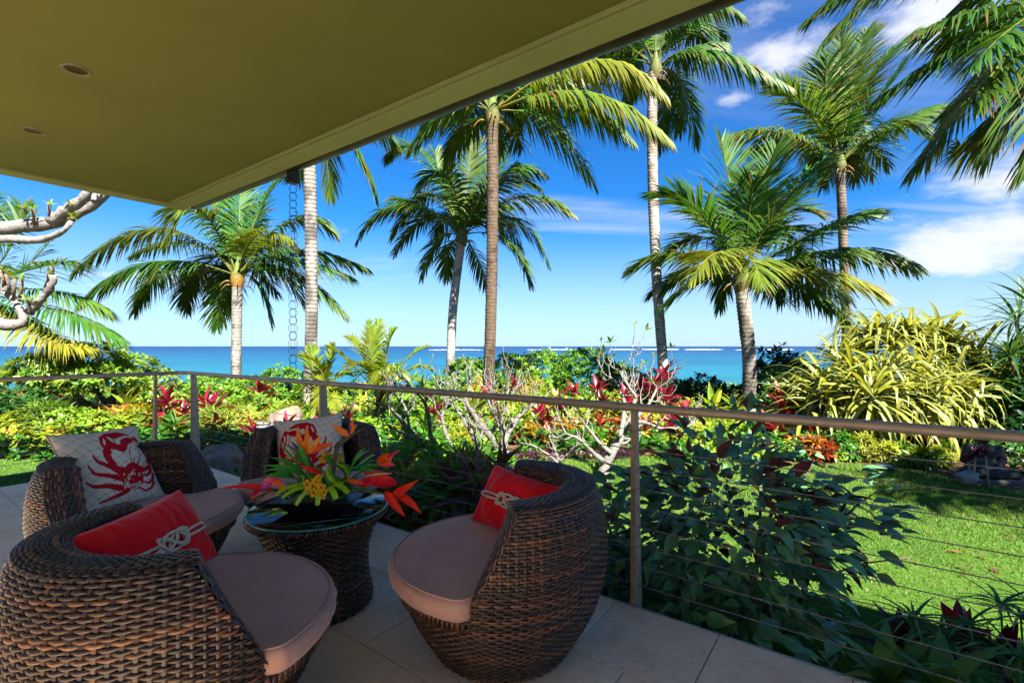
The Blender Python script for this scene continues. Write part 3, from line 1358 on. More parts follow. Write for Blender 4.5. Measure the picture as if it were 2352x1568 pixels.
def sheet_faces(n, flip=False):
    i = np.arange(n - 1)[:, None] * n
    j = np.arange(n - 1)[None, :]
    F = np.stack([i + j, i + j + 1, i + j + n + 1, i + j + n], -1).reshape(-1, 4)
    return F[:, ::-1] if flip else F


def pillow_matrix(c, right, up):
    r_ = unit(np.asarray(right, dtype=float))
    u_ = np.asarray(up, dtype=float)
    u_ = unit(u_ - r_ * np.dot(u_, r_))
    return mat4(np.stack([r_, u_, np.cross(r_, u_)], axis=1), c)


def surf_at(grid, u, v):
    U, Vv, X, Y, Z, T = grid
    n = len(X)
    i = (v + 1) / 2 * (n - 1)
    j = (u + 1) / 2 * (n - 1)
    i0 = int(min(max(i, 0), n - 1.001))
    j0 = int(min(max(j, 0), n - 1.001))
    fi, fj = i - i0, j - j0
    g = lambda A: (A[i0, j0] * (1 - fi) * (1 - fj) + A[i0 + 1, j0] * fi * (1 - fj) + A[i0, j0 + 1] * (1 - fi) * fj + A[i0 + 1, j0 + 1] * fi * fj)
    return np.array([g(X), g(Y), g(Z)])


def twisted(mb, pts, rad, col, turns=55):
    """laid rope: three strands twisted round a path"""
    P = np.asarray(pts, dtype=float)
    L_ = np.concatenate([[0], np.cumsum(np.linalg.norm(np.diff(P, axis=0), axis=1))])
    s = np.linspace(0, L_[-1], max(int(L_[-1] / .0045), 8))
    P = np.stack([np.interp(s, L_, P[:, k]) for k in range(3)], -1)
    T = unit(np.gradient(P, axis=0))
    A = unit(np.cross(T, [0, 0, 1.0]) + 1e-6)
    B = np.cross(T, A)
    for k in range(3):
        a_ = s * turns * 2 * np.pi / 1.0 + k * 2 * np.pi / 3
        Q = P + rad * .52 * (A * np.cos(a_)[:, None] + B * np.sin(a_)[:, None])
        tube(mb, Q, rad * .56, 5, col)


def red_pillow(c, right, up, w, h, label, seed, rope_v=-.12, slope=0.0):
    t = thing('lumbar_pillow', label, 'pillow', c, 'red pillows tied with rope')
    Mx = pillow_matrix(c, right, up)
    t.matrix_basis = Mx
    g = pillow_grid(w, h, .165, 72, seed=seed, wr=.011)
    n = 72
    mb = MB()
    mb.add(np.stack([g[2], g[3], g[4]], -1).reshape(-1, 3), sheet_faces(n))
    mb.add(np.stack([g[2], g[3], -g[4]], -1).reshape(-1, 3), sheet_faces(n, True))
    inst('cover', mb.mesh('cover', M['red']), t)
    # rope ties: doubled line over the front, knot in the middle
    mb = MB()
    rr = .0052
    for off in (-.0105, .0, .0105):
        for side in (-1, 1):
            pts = []
            for q in np.linspace(0, 1, 16):
                u = side * (1.0 - .80 * q)
                spread = .25 + .75 * np.sin(q * np.pi * .9)
                v = rope_v + slope * u + off * 2 / h * spread * (1 if q < .97 else .8)
                if off == 0 and q > .85:
                    break
                p = surf_at(g, u, v)
                p[2] += rr * .9
                pts.append(p)
            if len(pts) > 3 and off != 0:
                twisted(mb, pts, rr, (1, 1, 1))
    pts = []
    for q in np.linspace(0, 2 * np.pi, 120):
        x = .062 * math.cos(2 * q + .4) + .012 * math.cos(4 * q)
        y = .027 * math.sin(3 * q)
        u, v = x * 2 / w, rope_v + slope * x * 2 / w + y * 2 / h
        p = surf_at(g, u, v)
        p[2] += rr * (1.5 + 1.1 * math.sin(5 * q))
        pts.append(p)
    twisted(mb, pts, rr * 1.05, (1, 1, 1))
    pts = []
    for q in np.linspace(0, 2 * np.pi, 80):
        x = .048 * math.cos(q)
        y = .019 * math.sin(2 * q)
        u, v = x * 2 / w, rope_v + slope * x * 2 / w + y * 2 / h
        p = surf_at(g, u, v)
        p[2] += rr * (1.8 - 1.2 * math.sin(3 * q))
        pts.append(p)
    twisted(mb, pts, rr, (1, 1, 1))
    inst('rope_knot', mb.mesh('rope_knot', M['rope']), t)


red_pillow((-1.18, 1.59, .540), (.07, .99, .03), (-.50, .10, .86), .46, .285, 'bright red pillow with white rope knot on the front corner chair', 3)
red_pillow((.03, 2.19, .488), (.72, -.67, -.07), (.30, .40, .85), .46, .28, 'red pillow with white rope knot on the chair beside the railing', 8, rope_v=-.05)


def crab_print(n):
    """1 where the red crab is printed; pillow coordinates -1..1"""
    u = np.linspace(-1, 1, n)
    X, Y = np.meshgrid(u, u)
    A = np.zeros((n, n), dtype=bool)

    def poly(P):
        P = np.asarray(P, dtype=float)
        ins = np.zeros((n, n), dtype=bool)
        for k in range(len(P)):
            x1, y1 = P[k]
            x2, y2 = P[k - 1]
            ins ^= ((y1 > Y) != (y2 > Y)) & (X < (x2 - x1) * (Y - y1) / (y2 - y1 + 1e-12) + x1)
        return ins

    def line(P, w0, w1, rag=.0, seed=0):
        out = np.zeros((n, n), dtype=bool)
        P = np.asarray(P, dtype=float)
        tt = np.linspace(0, len(P) - 1, 26 * len(P))
        # smooth through the points
        Q = np.stack([np.interp(tt, np.arange(len(P)), P[:, k]) for k in range(2)], -1)
        ker = np.ones(15) / 15
        for k in range(2):
            Q[:, k] = np.convolve(np.pad(Q[:, k], 7, mode='edge'), ker, 'valid')
        for m_, q in enumerate(Q):
            f = m_ / len(Q)
            w = (w0 + (w1 - w0) * f) * (1 + rag * math.sin(m_ * 1.1 + seed) * math.sin(m_ * .37))
            out |= (X - q[0]) ** 2 + (Y - q[1]) ** 2 < w * w
        return out

    def ell(cx, cy, rx, ry, a_=0):
        c, s = math.cos(a_), math.sin(a_)
        dx, dy = X - cx, Y - cy
        return ((dx * c + dy * s) / rx) ** 2 + ((-dx * s + dy * c) / ry) ** 2 < 1

    # big claw, upper left of centre
    claw = poly([(-.22, .30), (-.24, .52), (-.16, .74), (.04, .86), (.30, .86), (.52, .74), (.62, .60), (.60, .50), (.50, .44), (.36, .40), (.28, .26), (.16, .20), (.02, .30), (-.08, .34)])
    A |= claw
    cut = line([(.60, .62), (.40, .66), (.22, .60), (.14, .48)], .018, .035, .8, 1) | ell(.04, .62, .03, .12, .3) | ell(-.12, .58, .025, .12, -.3) | ell(.16, .54, .05, .10, .2)
    A &= ~cut
    A |= line([(-.18, .30), (-.22, .12), (-.12, -.10), (.02, -.26)], .085, .06, .3)
    A &= ~(ell(-.10, .10, .028, .12, .2) | ell(-.06, -.08, .025, .07, .5))
    # small claw on the right
    A |= line([(.66, .62), (.80, .34), (.86, .05), (.82, -.10)], .04, .075, .25, 2)
    A |= line([(.62, .60), (.68, .30), (.76, .04)], .02, .03)
    A &= ~(ell(.79, .20, .02, .14, -.2) | ell(.72, .42, .015, .10, -.3))
    A |= line([(.84, -.06), (.66, -.24), (.44, -.30), (.30, -.34)], .075, .05, .4)
    A &= ~ell(.62, -.20, .12, .02, .4)
    # body
    body = ell(.16, -.46, .27, .30, .2)
    A |= body
    r = np.random.default_rng(4)
    for k in range(26):
        cx, cy = .16 + r.uniform(-.22, .22), -.42 + r.uniform(-.24, .26)
        A &= ~ell(cx, cy, r.uniform(.015, .05), r.uniform(.012, .028), r.uniform(0, 3))
    for k in range(3):
        A &= ~line([(-.06, -.52 - k * .08), (.12, -.66 - k * .07), (.34, -.60 - k * .07)], .012, .016)
    A |= ell(.18, -.44, .06, .05)
    # legs, left
    for (P, w) in (([(-.50, .28), (-.46, .10), (-.26, -.08), (-.06, -.30)], .05), ([(-.66, .06), (-.60, -.18), (-.36, -.28), (-.06, -.44)], .05),
                   ([(-.80, -.30), (-.68, -.46), (-.40, -.52), (-.12, -.66)], .055), ([(-.64, -.84), (-.40, -.82), (-.14, -.78), (.02, -.72)], .045),
                   ([(.36, -.42), (.56, -.46), (.72, -.36), (.76, -.22)], .05), ([(.34, -.58), (.56, -.66), (.70, -.58), (.78, -.44)], .04),
                   ([(.26, -.72), (.44, -.84), (.62, -.78), (.72, -.64)], .03)):
        A |= line(P, .016, w * 1.15, .45, P[0][0])
    # antennae
    for P in ([(.26, -.12), (.30, .16), (.40, .34)], [(.34, -.16), (.52, .0), (.60, .20), (.54, .46), (.60, .62)], [(.30, -.14), (.38, .04)], [(.36, -.18), (.48, -.08)]):
        A |= line(P, .012, .010)
    A |= line([(.12, -.22), (.26, -.14), (.42, -.24)], .05, .03, .8, 3)
    return A


CRAB = crab_print(150)
M['printed'] = attr_mat('printed_canvas', .85, .2, 700, .12, .2, .0006)


def crab_pillow(c, right, up, w, label, seed, flip=False):
    t = thing('crab_pillow', label, 'pillow', c, 'quilted pillows with a red crab print')
    t.matrix_basis = pillow_matrix(c, right, up)
    n = 150
    g = pillow_grid(w, w, .15, n, seed=seed, wr=.0035)
    U, Vv, X, Y, Z, T = g
    # quilting lines: wavy diamonds
    k = 5.2
    q1 = (U + .55 * Vv) * k + .12 * np.sin(Vv * 9)
    q2 = (U * .35 - Vv) * k * .9 + .12 * np.sin(U * 9)
    l1 = np.abs((q1 % 1) - .5)
    l2 = np.abs((q2 % 1) - .5)
    lw = .03
    Z = Z + .0045 * (np.sqrt(np.clip((.5 - np.abs(.5 - (q1 + .5) % 1)) * (.5 - np.abs(.5 - (q2 + .5) % 1)), 0, 1)) - .2) * T
    g = (U, Vv, X, Y, Z, T)
    cloth = np.array([.80, .70, .56])
    C = np.tile(cloth, (n * n, 1)).reshape(n, n, 3)
    stitch = ((l1 < lw) | (l2 < lw))
    knot = (l1 < lw * 2.2) & (l2 < lw * 2.2)
    C[stitch] = (.46, .36, .29)
    C[knot] = (.22, .14, .11)
    cr = CRAB[:, ::-1] if flip else CRAB
    C[cr] = (.55, .004, .018)
    mb = MB()
    mb.add(np.stack([X, Y, Z], -1).reshape(-1, 3), sheet_faces(n), C.reshape(-1, 3))
    sl = slice(0, n, 3)
    idx = np.unique(np.append(np.arange(0, n, 3), n - 1))
    m_ = len(idx)
    mb.add(np.stack([X[np.ix_(idx, idx)], Y[np.ix_(idx, idx)], -Z[np.ix_(idx, idx)]], -1).reshape(-1, 3), sheet_faces(m_, True), cloth * .85)
    inst('cover', mb.mesh('cover', M['printed']), t)
    edge = np.concatenate([np.stack([X[0, :], Y[0, :]], -1), np.stack([X[:, -1], Y[:, -1]], -1), np.stack([X[-1, ::-1], Y[-1, ::-1]], -1), np.stack([X[::-1, 0], Y[::-1, 0]], -1)])
    mb = MB()
    e3 = np.column_stack([edge, np.zeros(len(edge))])[::6]
    tube(mb, np.vstack([e3, e3[:1]]), .0045, 7, (.42, .36, .28), cap=False)
    inst('cord_edging', mb.mesh('cord_edging', M['printed']), t)


crab_pillow((-2.085, 2.535, .570), (.22, .97, -.045), (-.50, .10, .85), .44, 'tilted white quilted pillow with a red crab print on the far left chair', 21)
crab_pillow((-1.345, 3.27, .515), (.955, .295, .10), (-.09, .26, .95), .43, 'white quilted pillow with a red crab print behind the flowers', 22, True)

# ------------------------------------------------------------------ flower arrangement on the table
M['tray'] = attr_mat('black_lacquer', .35, .4)


def ribbon(path, widths, normals_up, cols, mb, fold=.25):
    """leaf or petal blade along a path: three vertices per row"""
    P = np.array([tuple(p) for p in path], dtype=float)
    n = len(P)
    T = unit(np.gradient(P, axis=0))
    up = np.asarray(normals_up, dtype=float)
    S = unit(np.cross(T, up))
    Nn = np.cross(S, T)
    w = np.asarray(widths, dtype=float)[:, None]
    V = np.stack([P - S * w + Nn * w * fold, P, P + S * w + Nn * w * fold], 1).reshape(-1, 3)
    F = []
    for k in range(n - 1):
        a_ = k * 3
        F += [(a_, a_ + 1, a_ + 4, a_ + 3), (a_ + 1, a_ + 2, a_ + 5, a_ + 4)]
    C = np.asarray(cols, dtype=float)
    if C.ndim == 1:
        C = np.tile(C, (n * 3, 1))
    elif len(C) == n:
        C = np.repeat(C, 3, axis=0)
    mb.add(V, F, C)


def spline(pts, n=12):
    P = np.array([tuple(p) for p in pts], dtype=float)
    if len(P) == 2:
        return np.linspace(P[0], P[1], n)
    if len(P) == 3:
        t = np.linspace(0, 1, n)[:, None]
        c = 2 * P[1] - .5 * (P[0] + P[2])
        return (1 - t) ** 2 * P[0] + 2 * t * (1 - t) * c + t * t * P[2]
    L_ = np.concatenate([[0], np.cumsum(np.linalg.norm(np.diff(P, axis=0), axis=1))])
    s = np.linspace(0, L_[-1], n)
    Q = np.stack([np.interp(s, L_, P[:, k]) for k in range(3)], -1)
    for k in range(3):
        Q[1:-1, k] = (Q[:-2, k] + 2 * Q[1:-1, k] + Q[2:, k]) / 4
    return Q


def flowers():
    D0 = 2.27
    c = np.array(at(737, 1150, D0))
    c[2] = GLASS_Z
    root = thing('flower_arrangement', 'tropical flower arrangement in a low black tray on the glass table', 'flower arrangement', (c[0], c[1], GLASS_Z))
    A = lambda x, y, dd=0.0: np.array(at(x, y, D0 + dd))
    ori, ord_, ory = np.array([.95, .22, .008]), np.array([.92, .11, .006]), np.array([.95, .38, .03])
    red, dred, pink = np.array([.82, .018, .012]), np.array([.60, .008, .028]), np.array([.85, .05, .18])
    grn, dgrn, lime = np.array([.07, .34, .045]), np.array([.028, .16, .04]), np.array([.38, .72, .03])

    # tray
    mb = MB()
    x = np.array([1, 0, 0.])
    cx, cy = c[0], c[1]
    z0, z1 = GLASS_Z + .001, GLASS_Z + .052
    ring = lambda a_, b_, z: [(cx - a_, cy - b_, z), (cx + a_, cy - b_, z), (cx + a_, cy + b_, z), (cx - a_, cy + b_, z)]
    V = ring(.115, .075, z0) + ring(.165, .105, z1) + ring(.190, .122, z1 + .004) + ring(.186, .118, z1 + .007) + ring(.160, .10, z1 - .004)
    F = [(3, 2, 1, 0)] + [(4 * r_ + k, 4 * r_ + (k + 1) % 4, 4 * r_ + 4 + (k + 1) % 4, 4 * r_ + 4 + k) for r_ in range(4) for k in range(4)] + [(16, 17, 18, 19)]
    mb.add(V, F, (.012, .012, .013))
    mb.build('tray', M['tray'], root, smooth=False)

    def petal(path, wmax, col, up=(0, -.5, 1), name='petal', prof=None, fold=.35, mat='petal', par=None, n=12):
        Q = spline(path, n)
        s = np.linspace(0, 1, n)
        p = prof if prof is not None else (.25, .8, 1, .85, .5, .02)
        w = np.interp(s, np.linspace(0, 1, len(p)), p) * wmax * 1.12
        mb = MB()
        ribbon(Q, w, up, col, mb, fold)
        return mb.build(name, M[mat], root) if par is None else sub(mb, name, M[mat], par)

    def stalk(path, ra, rb, col, name='stalk'):
        mb = MB()
        Q = spline(path, 14)
        tube(mb, Q, np.linspace(ra, rb, len(Q)), 8, col)
        return mb.build(name, M['stem'], root)

    VIEW = (0, -1, .25)
    # bird of paradise, left
    stalk([A(735, 1120, .0), A(722, 1085, -.02), A(703, 1046, -.03)], .010, .011, (.16, .12, .06))
    petal([A(712, 1062, -.03), A(690, 1040, -.05), A(646, 1015, -.08)], .014, (.17, .13, .07), VIEW, 'spathe', (.7, 1, .85, .5, .25, .02), .9)
    for q in ([(701, 1040), (688, 1010), (684, 976)], [(703, 1040), (706, 1010), (704, 975)], [(706, 1042), (722, 1022), (738, 998)]):
        petal([A(*q[0], -.03), A(*q[1], -.05), A(*q[2], -.04)], .0125, ori if q[2][0] < 720 else ory, VIEW, 'sepal')
    petal([A(706, 1040, -.03), A(735, 1028, -.06), A(768, 1017, -.07)], .0150, ord_, VIEW, 'sepal')
    petal([A(700, 1036, -.04), A(682, 1026, -.05), A(666, 1011, -.06)], .007, (.03, .05, .40), VIEW, 'blue_petal')
    # bird of paradise, right
    stalk([A(762, 1110, .02), A(768, 1060, .0), A(776, 1022, -.02)], .010, .012, (.13, .12, .08))
    petal([A(772, 1030, -.02), A(800, 1005, -.03), A(852, 974, -.05)], .013, (.10, .11, .07), VIEW, 'spathe', (.8, 1, .8, .5, .25, .02), .9)
    for q, wv in (([(803, 998), (785, 990), (763, 971)], .0145), ([(805, 996), (808, 978), (812, 957)], .009), ([(806, 996), (812, 985), (820, 972)], .007)):
        petal([A(*q[0], -.04), A(*q[1], -.05), A(*q[2], -.05)], wv, ori, VIEW, 'sepal')
    petal([A(801, 998, -.04), A(803, 985, -.05), A(806, 968, -.05)], .006, (.03, .05, .35), VIEW, 'blue_petal')
    petal([A(775, 1080, .03), A(757, 1060, .02), A(745, 1020, .02)], .008, (.45, .30, .08), VIEW, 'bud')
    # red spike and flower at the left
    stalk([A(700, 1128, .0), A(655, 1126, -.05), A(622, 1122, -.08)], .006, .005, (.20, .10, .05))
    petal([A(625, 1123, -.08), A(560, 1116, -.11), A(497, 1124, -.14)], .0125, red, VIEW, 'spathe', (.6, 1, .8, .5, .3, .05), .8)
    for q, cc in (([(600, 1112), (620, 1103), (645, 1098)], pink), ([(596, 1122), (585, 1135), (578, 1150)], dred), ([(640, 1108), (648, 1120), (655, 1130)], ori), ([(610, 1110), (632, 1108), (650, 1104)], ord_), ([(590, 1118), (612, 1114), (632, 1112)], np.array([.35, .08, .45]))):
        petal([A(*q[0], -.08), A(*q[1], -.10), A(*q[2], -.09)], .012, cc, VIEW)
    # hanging heliconia at the right
    stalk([A(770, 1128, .0), A(840, 1128, -.05), A(905, 1137, -.10)], .005, .005, (.10, .14, .04))
    for q, wv in (([(902, 1138), (925, 1125), (962, 1101)], .017), ([(885, 1130), (905, 1152), (931, 1187)], .019), ([(918, 1140), (940, 1150), (970, 1181)], .016)):
        petal([A(*q[0], -.10), A(*q[1], -.13), A(*q[2], -.13)], wv, red * np.array([1, 1.6, 1]), VIEW, 'bract', fold=.9)
    petal([A(900, 1138, -.10), A(912, 1132, -.12), A(925, 1138, -.12)], .008, ori, VIEW, 'bract')
    # torch at the right
    for q, cc in (([(870, 1062), (890, 1052), (919, 1032)], pink * np.array([.8, .5, .7])), ([(868, 1063), (888, 1058), (903, 1048)], ori), ([(868, 1064), (886, 1064), (900, 1060)], ord_), ([(870, 1065), (890, 1066), (908, 1068)], pink), ([(866, 1062), (880, 1050), (896, 1040)], ord_)):
        petal([A(*q[0], -.02), A(*q[1], -.05), A(*q[2], -.06)], .012, cc, VIEW)
    stalk([A(790, 1110, .02), A(835, 1080, .0), A(868, 1063, -.02)], .004, .004, (.10, .2, .05))
    # anthurium: heart-shaped spathe with a pale spadix
    th = np.linspace(0, 2 * np.pi, 40, endpoint=False)
    cxy = A(866, 1100, -.06)
    V = [cxy]
    for q in th:
        rr = .062 * (1 - .42 * math.cos(q / 2 * 2 - np.pi) * 0) * (1 - .55 * math.exp(-((q - np.pi) / .38) ** 2)) * (1 + .35 * math.exp(-(min(q, 2 * np.pi - q) / .5) ** 2))
        V.append(cxy + np.array([rr * 1.15 * math.cos(q), -.012 * math.cos(2 * q), rr * .62 * math.sin(q) - .015 * math.cos(q)]))
    mb = MB()
    mb.add(np.array(V), [(0, k + 1, (k + 1) % 40 + 1) for k in range(40)], np.vstack([[red * 1.05], np.tile(np.array([.48, .01, .035]), (40, 1))]))
    an = mb.build('spathe', M['waxy'], root)
    mb = MB()
    tube(mb, [A(842, 1092, -.07), A(868, 1088, -.08), A(900, 1086, -.09)], [.004, .0055, .003], 8, (.62, .36, .16))
    sub(mb, 'spadix', M['stem'], an)
    petal([A(820, 1112, -.02), A(845, 1106, -.05), A(862, 1104, -.06)], .020, dred * 1.2, VIEW, 'bract')
    petal([A(790, 1100, -.05), A(815, 1106, -.06), A(835, 1110, -.07)], .010, ord_, VIEW)
    # rolled striped leaves: loops of ti leaf
    for (x0, y0, rx, ry, wv, a0, a1, dd) in ((776, 1086, .050, .055, .040, -.9, 4.4, -.05), (678, 1098, .038, .050, .030, .6, 5.0, -.04), (722, 1086, .034, .040, .028, -.5, 4.2, .0)):
        cc = A(x0, y0, dd)
        qa = np.linspace(a0, a1, 26)
        axis = unit(np.array([.55, -.45, .70]))
        e1 = unit(np.cross(axis, (0, 0, 1.0)))
        e2 = np.cross(axis, e1)
        P = np.array([cc + e1 * rx * math.cos(q) * (1 - .10 * k / 26) + e2 * ry * math.sin(q) * (1 - .10 * k / 26) for k, q in enumerate(qa)])
        n = len(P)
        cols, V, F = [], [], []
        for k in range(n):
            w = wv * np.interp(k / (n - 1), [0, .1, .6, 1], [.75, 1, .95, .55])
            for q in (-1, -.35, -.12, .12, .35, 1):
                V.append(P[k] + axis * w * q)
                cols.append(lime * .9 if abs(q) < .2 else (np.array([.10, .30, .03]) if abs(q) < .5 else dgrn))
        for k in range(n - 1):
            for q in range(5):
                F.append((k * 6 + q, k * 6 + q + 1, k * 6 + 6 + q + 1, k * 6 + 6 + q))
        mb = MB()
        mb.add(np.array(V), F, np.array(cols))
        mb.build('rolled_leaf', M['waxy'], root)
    # fans of finger leaves
    r = np.random.default_rng(9)
    for (bx, by, tips, dd) in ((806, 1082, [(828, 1036), (838, 1030), (850, 1034), (862, 1044), (868, 1058), (872, 1072), (866, 1086), (856, 1092)], -.03),
                               (700, 1090, [(640, 1022), (618, 1050), (600, 1070), (604, 1082), (662, 1045)], -.06), (712, 1080, [(683, 1020), (672, 1040)], -.05),
                               (680, 1100, [(610, 1092), (598, 1104), (630, 1085)], -.02), (765, 1075, [(752, 1046), (745, 1052), (792, 1040)], .04)):
        for (tx, ty) in tips:
            jx = r.normal(0, .02)
            petal([A(bx, by, dd), A((bx + tx) / 2 + r.normal(0, 3), (by + ty) / 2 - 7, dd - .03 + jx), A(tx, ty, dd - .05 + jx * 2)], .0105, grn * r.uniform(.8, 1.5), (r.normal(0, .2), -.6, 1), 'finger_leaf', (.2, .7, 1, .9, .55, .04), .4, 'leaf_soft')
    # feathery filler leaves around the base
    for k in range(110):
        az = r.uniform(0, 6.28)
        ln = r.uniform(.07, .17)
        p0 = c + np.array([r.uniform(-.13, .13), r.uniform(-.07, .07), .055])
        dv = np.array([math.cos(az), math.sin(az) * .7, r.uniform(.1, .9)])
        p2 = p0 + unit(dv) * ln
        petal([p0, (p0 + p2) / 2 + np.array([0, 0, .02]), p2 - np.array([0, 0, .015])], r.uniform(.006, .014), (grn if k % 3 else dgrn * 1.4) * r.uniform(.7, 1.3), (0, -.3, 1), 'filler_leaf', mat='leaf_soft', n=6)
    # lime strips over the rim
    for (x0, y0, x1, y1, dd) in ((700, 1112, 635, 1134, -.12), (705, 1118, 648, 1143, -.13), (716, 1120, 680, 1160, -.15), (735, 1122, 729, 1160, -.15), (755, 1118, 772, 1146, -.15), (765, 1112, 800, 1132, -.13)):
        petal([A(x0, y0, dd), A((x0 + x1) / 2, (y0 + y1) / 2 - 6, dd - .015), A(x1, y1, dd - .03)], .011, lime * r.uniform(.8, 1.1), (0, -.6, 1), 'leaf_strip', (.7, 1, 1, 1, .95, .8), .1, 'leaf_soft')
    # long grass blades trailing to the left
    for (x1, y1) in ((540, 1178), (552, 1165), (575, 1172), (520, 1190), (600, 1160)):
        petal([A(690, 1118, -.02), A(620, 1128, -.10), A(x1, y1, -.18)], .0025, (.06, .10, .03), VIEW, 'grass_blade', mat='leaf_soft')
    # yellow orchids
    for (x, y, s) in ((708, 1112, 1.1), (727, 1105, 1.0), (738, 1118, 1.1), (722, 1130, 1.1), (741, 1137, .9), (733, 1096, .8), (712, 1127, .9), (745, 1128, .9)):
        cc = A(x, y, -.16)
        mb = MB()
        for k in range(5):
            a_ = R(90 + 72 * k) + r.normal(0, .12)
            d_ = np.array([math.cos(a_), 0, math.sin(a_)])
            tip = cc + d_ * .021 * s + np.array([0, -.004, 0])
            ribbon(spline([cc, (cc + tip) / 2 + np.array([0, -.004, 0]), tip], 5), np.array([.3, .9, 1, .85, .35]) * .0088 * s, (0, -1, 0), np.array([.85, .50, .01]) * r.uniform(.85, 1.1), mb, .2)
        o = mb.build('orchid', M['petal'], root)
        mb = MB()
        tube(mb, [cc + np.array([0, -.003, 0]), cc + np.array([0, -.012, -.003])], [.004 * s, .002 * s], 6, (.55, .20, .02))
        sub(mb, 'lip', M['petal'], o)
    for (x, y) in ((742, 1054), (755, 1048), (780, 1050), (748, 1046)):
        cc = A(x, y, .08)
        mb = MB()
        for k in range(5):
            a_ = R(90 + 72 * k)
            tip = cc + np.array([math.cos(a_), 0, math.sin(a_)]) * .022
            ribbon(spline([cc, (cc + tip) / 2, tip], 5), np.array([.3, .9, 1, .85, .35]) * .009, (0, -1, 0), (.85, .45, .01), mb, .2)
        mb.build('orchid', M['petal'], root)
    petal([A(742, 1085, -.08), A(715, 1078, -.12), A(690, 1068, -.13)], .011, red, VIEW, 'bract', fold=.8)


M['waxy'] = leaf_mat('waxy_leaf', .12, .22, .5, var=.2, vscale=60, gain=1)
M['leaf_soft'] = leaf_mat('florist_leaf', .3, .35, .45, var=.25, vscale=50, gain=1)
flowers()

# ------------------------------------------------------------------ coconut palms


def frond_mesh(P0, Pm, P2_, llen=.75, hang=.9, col=(.06, .17, .02), npairs=62, seed=0, rr=.028, yellow=.0, tint_tip=0.0, wid=.044):
    r = np.random.default_rng(seed)
    P0, Pm, P2_ = (np.asarray(tuple(p), dtype=float) for p in (P0, Pm, P2_))
    Pc = 2 * Pm - .5 * (P0 + P2_)

    def B(t):
        t = np.asarray(t)[:, None]
        return (1 - t) ** 2 * P0 + 2 * t * (1 - t) * Pc + t * t * P2_

    def dB(t):
        t = np.asarray(t)[:, None]
        return unit(2 * (1 - t) * (Pc - P0) + 2 * t * (P2_ - Pc))

    mb = MB()
    tt = np.linspace(0, 1, 22)
    rad = rr * (1 - tt) ** .8 + .004
    rad[0] *= 1.7
    rc = np.array([.24, .30, .06]) * (1 - yellow) + np.array([.55, .42, .06]) * yellow
    tube(mb, B(tt), rad, 6, rc, flat=.6)
    t = np.linspace(.17, .995, npairs)
    t = np.concatenate([t, t + r.uniform(-.004, .004, npairs)])
    side = np.concatenate([np.ones(npairs), -np.ones(npairs)])
    t = np.clip(t, .16, .998)
    n = len(t)
    pos, T = B(t), dB(t)
    up = np.array([0, 0, 1.0])
    S = np.cross(T, up)
    S = S + unit(np.cross(T, unit(P2_ - P0 + np.array([0, 1e-3, 1e-3]))) + 1e-6) * .05
    S = unit(S)
    Nn = np.cross(S, T)
    al = (R(22) + R(52) * t ** 1.3) + r.normal(0, .07, n)
    D = unit(S * (side * np.cos(al))[:, None] + T * np.sin(al)[:, None] + Nn * (.22 + .1 * r.normal(size=n))[:, None])
    x = (t - .16) / .84
    ln = llen * np.interp(x, [0, .12, .35, .7, .92, 1], [.45, .78, 1, .85, .5, .32]) * r.uniform(.86, 1.08, n)
    broken = r.uniform(0, 1, n) < .05
    ln = np.where(broken, ln * r.uniform(.4, .8, n), ln)
    K = 4
    W = wid * np.array([.55, 1.0, .72, .04])
    g = hang * r.uniform(.75, 1.25, n)
    pts = [pos]
    for k in range(1, K):
        f = k / (K - 1)
        dk_ = unit(D + (-up)[None, :] * (g * f ** 1.1)[:, None])
        pts.append(pts[-1] + dk_ * (ln / (K - 1))[:, None])
    rows = []
    for k in range(K):
        d_ = pts[min(k + 1, K - 1)] - pts[max(k - 1, 0)]
        d_ = unit(d_)
        wv = unit(T - d_ * np.sum(T * d_, -1, keepdims=True) + 1e-6)
        nn = np.cross(d_, wv)
        wv = unit(wv + nn * .35)
        rows.append(pts[k] - wv * W[k] / 2)
        rows.append(pts[k] + wv * W[k] / 2)
    V = np.stack(rows, 1)                        # n, 2K, 3
    F0 = np.array([(2 * k, 2 * k + 1, 2 * k + 3, 2 * k + 2) for k in range(K - 1)])
    F = (np.arange(n)[:, None, None] * (2 * K) + F0[None]).reshape(-1, 4)
    c = np.array(col)[None] * r.uniform(.75, 1.25, (n, 1))
    yl = np.clip(yellow + .12 * r.normal(size=n) + tint_tip * x, 0, 1)[:, None]
    c = c * (1 - yl) + np.array([.40, .42, .035]) * yl * r.uniform(.8, 1.15, (n, 1))
    brown = (r.uniform(0, 1, n) < .025)[:, None]
    c = np.where(brown, np.array([.30, .17, .06]), c)
    C = np.repeat(c[:, None, :], 2 * K, 1)
    tipc = (r.uniform(0, 1, n) < .30)
    C[tipc, -2:] = np.array([.36, .24, .09])
    mb.add(V.reshape(-1, 3), F, C.reshape(-1, 3))
    return mb


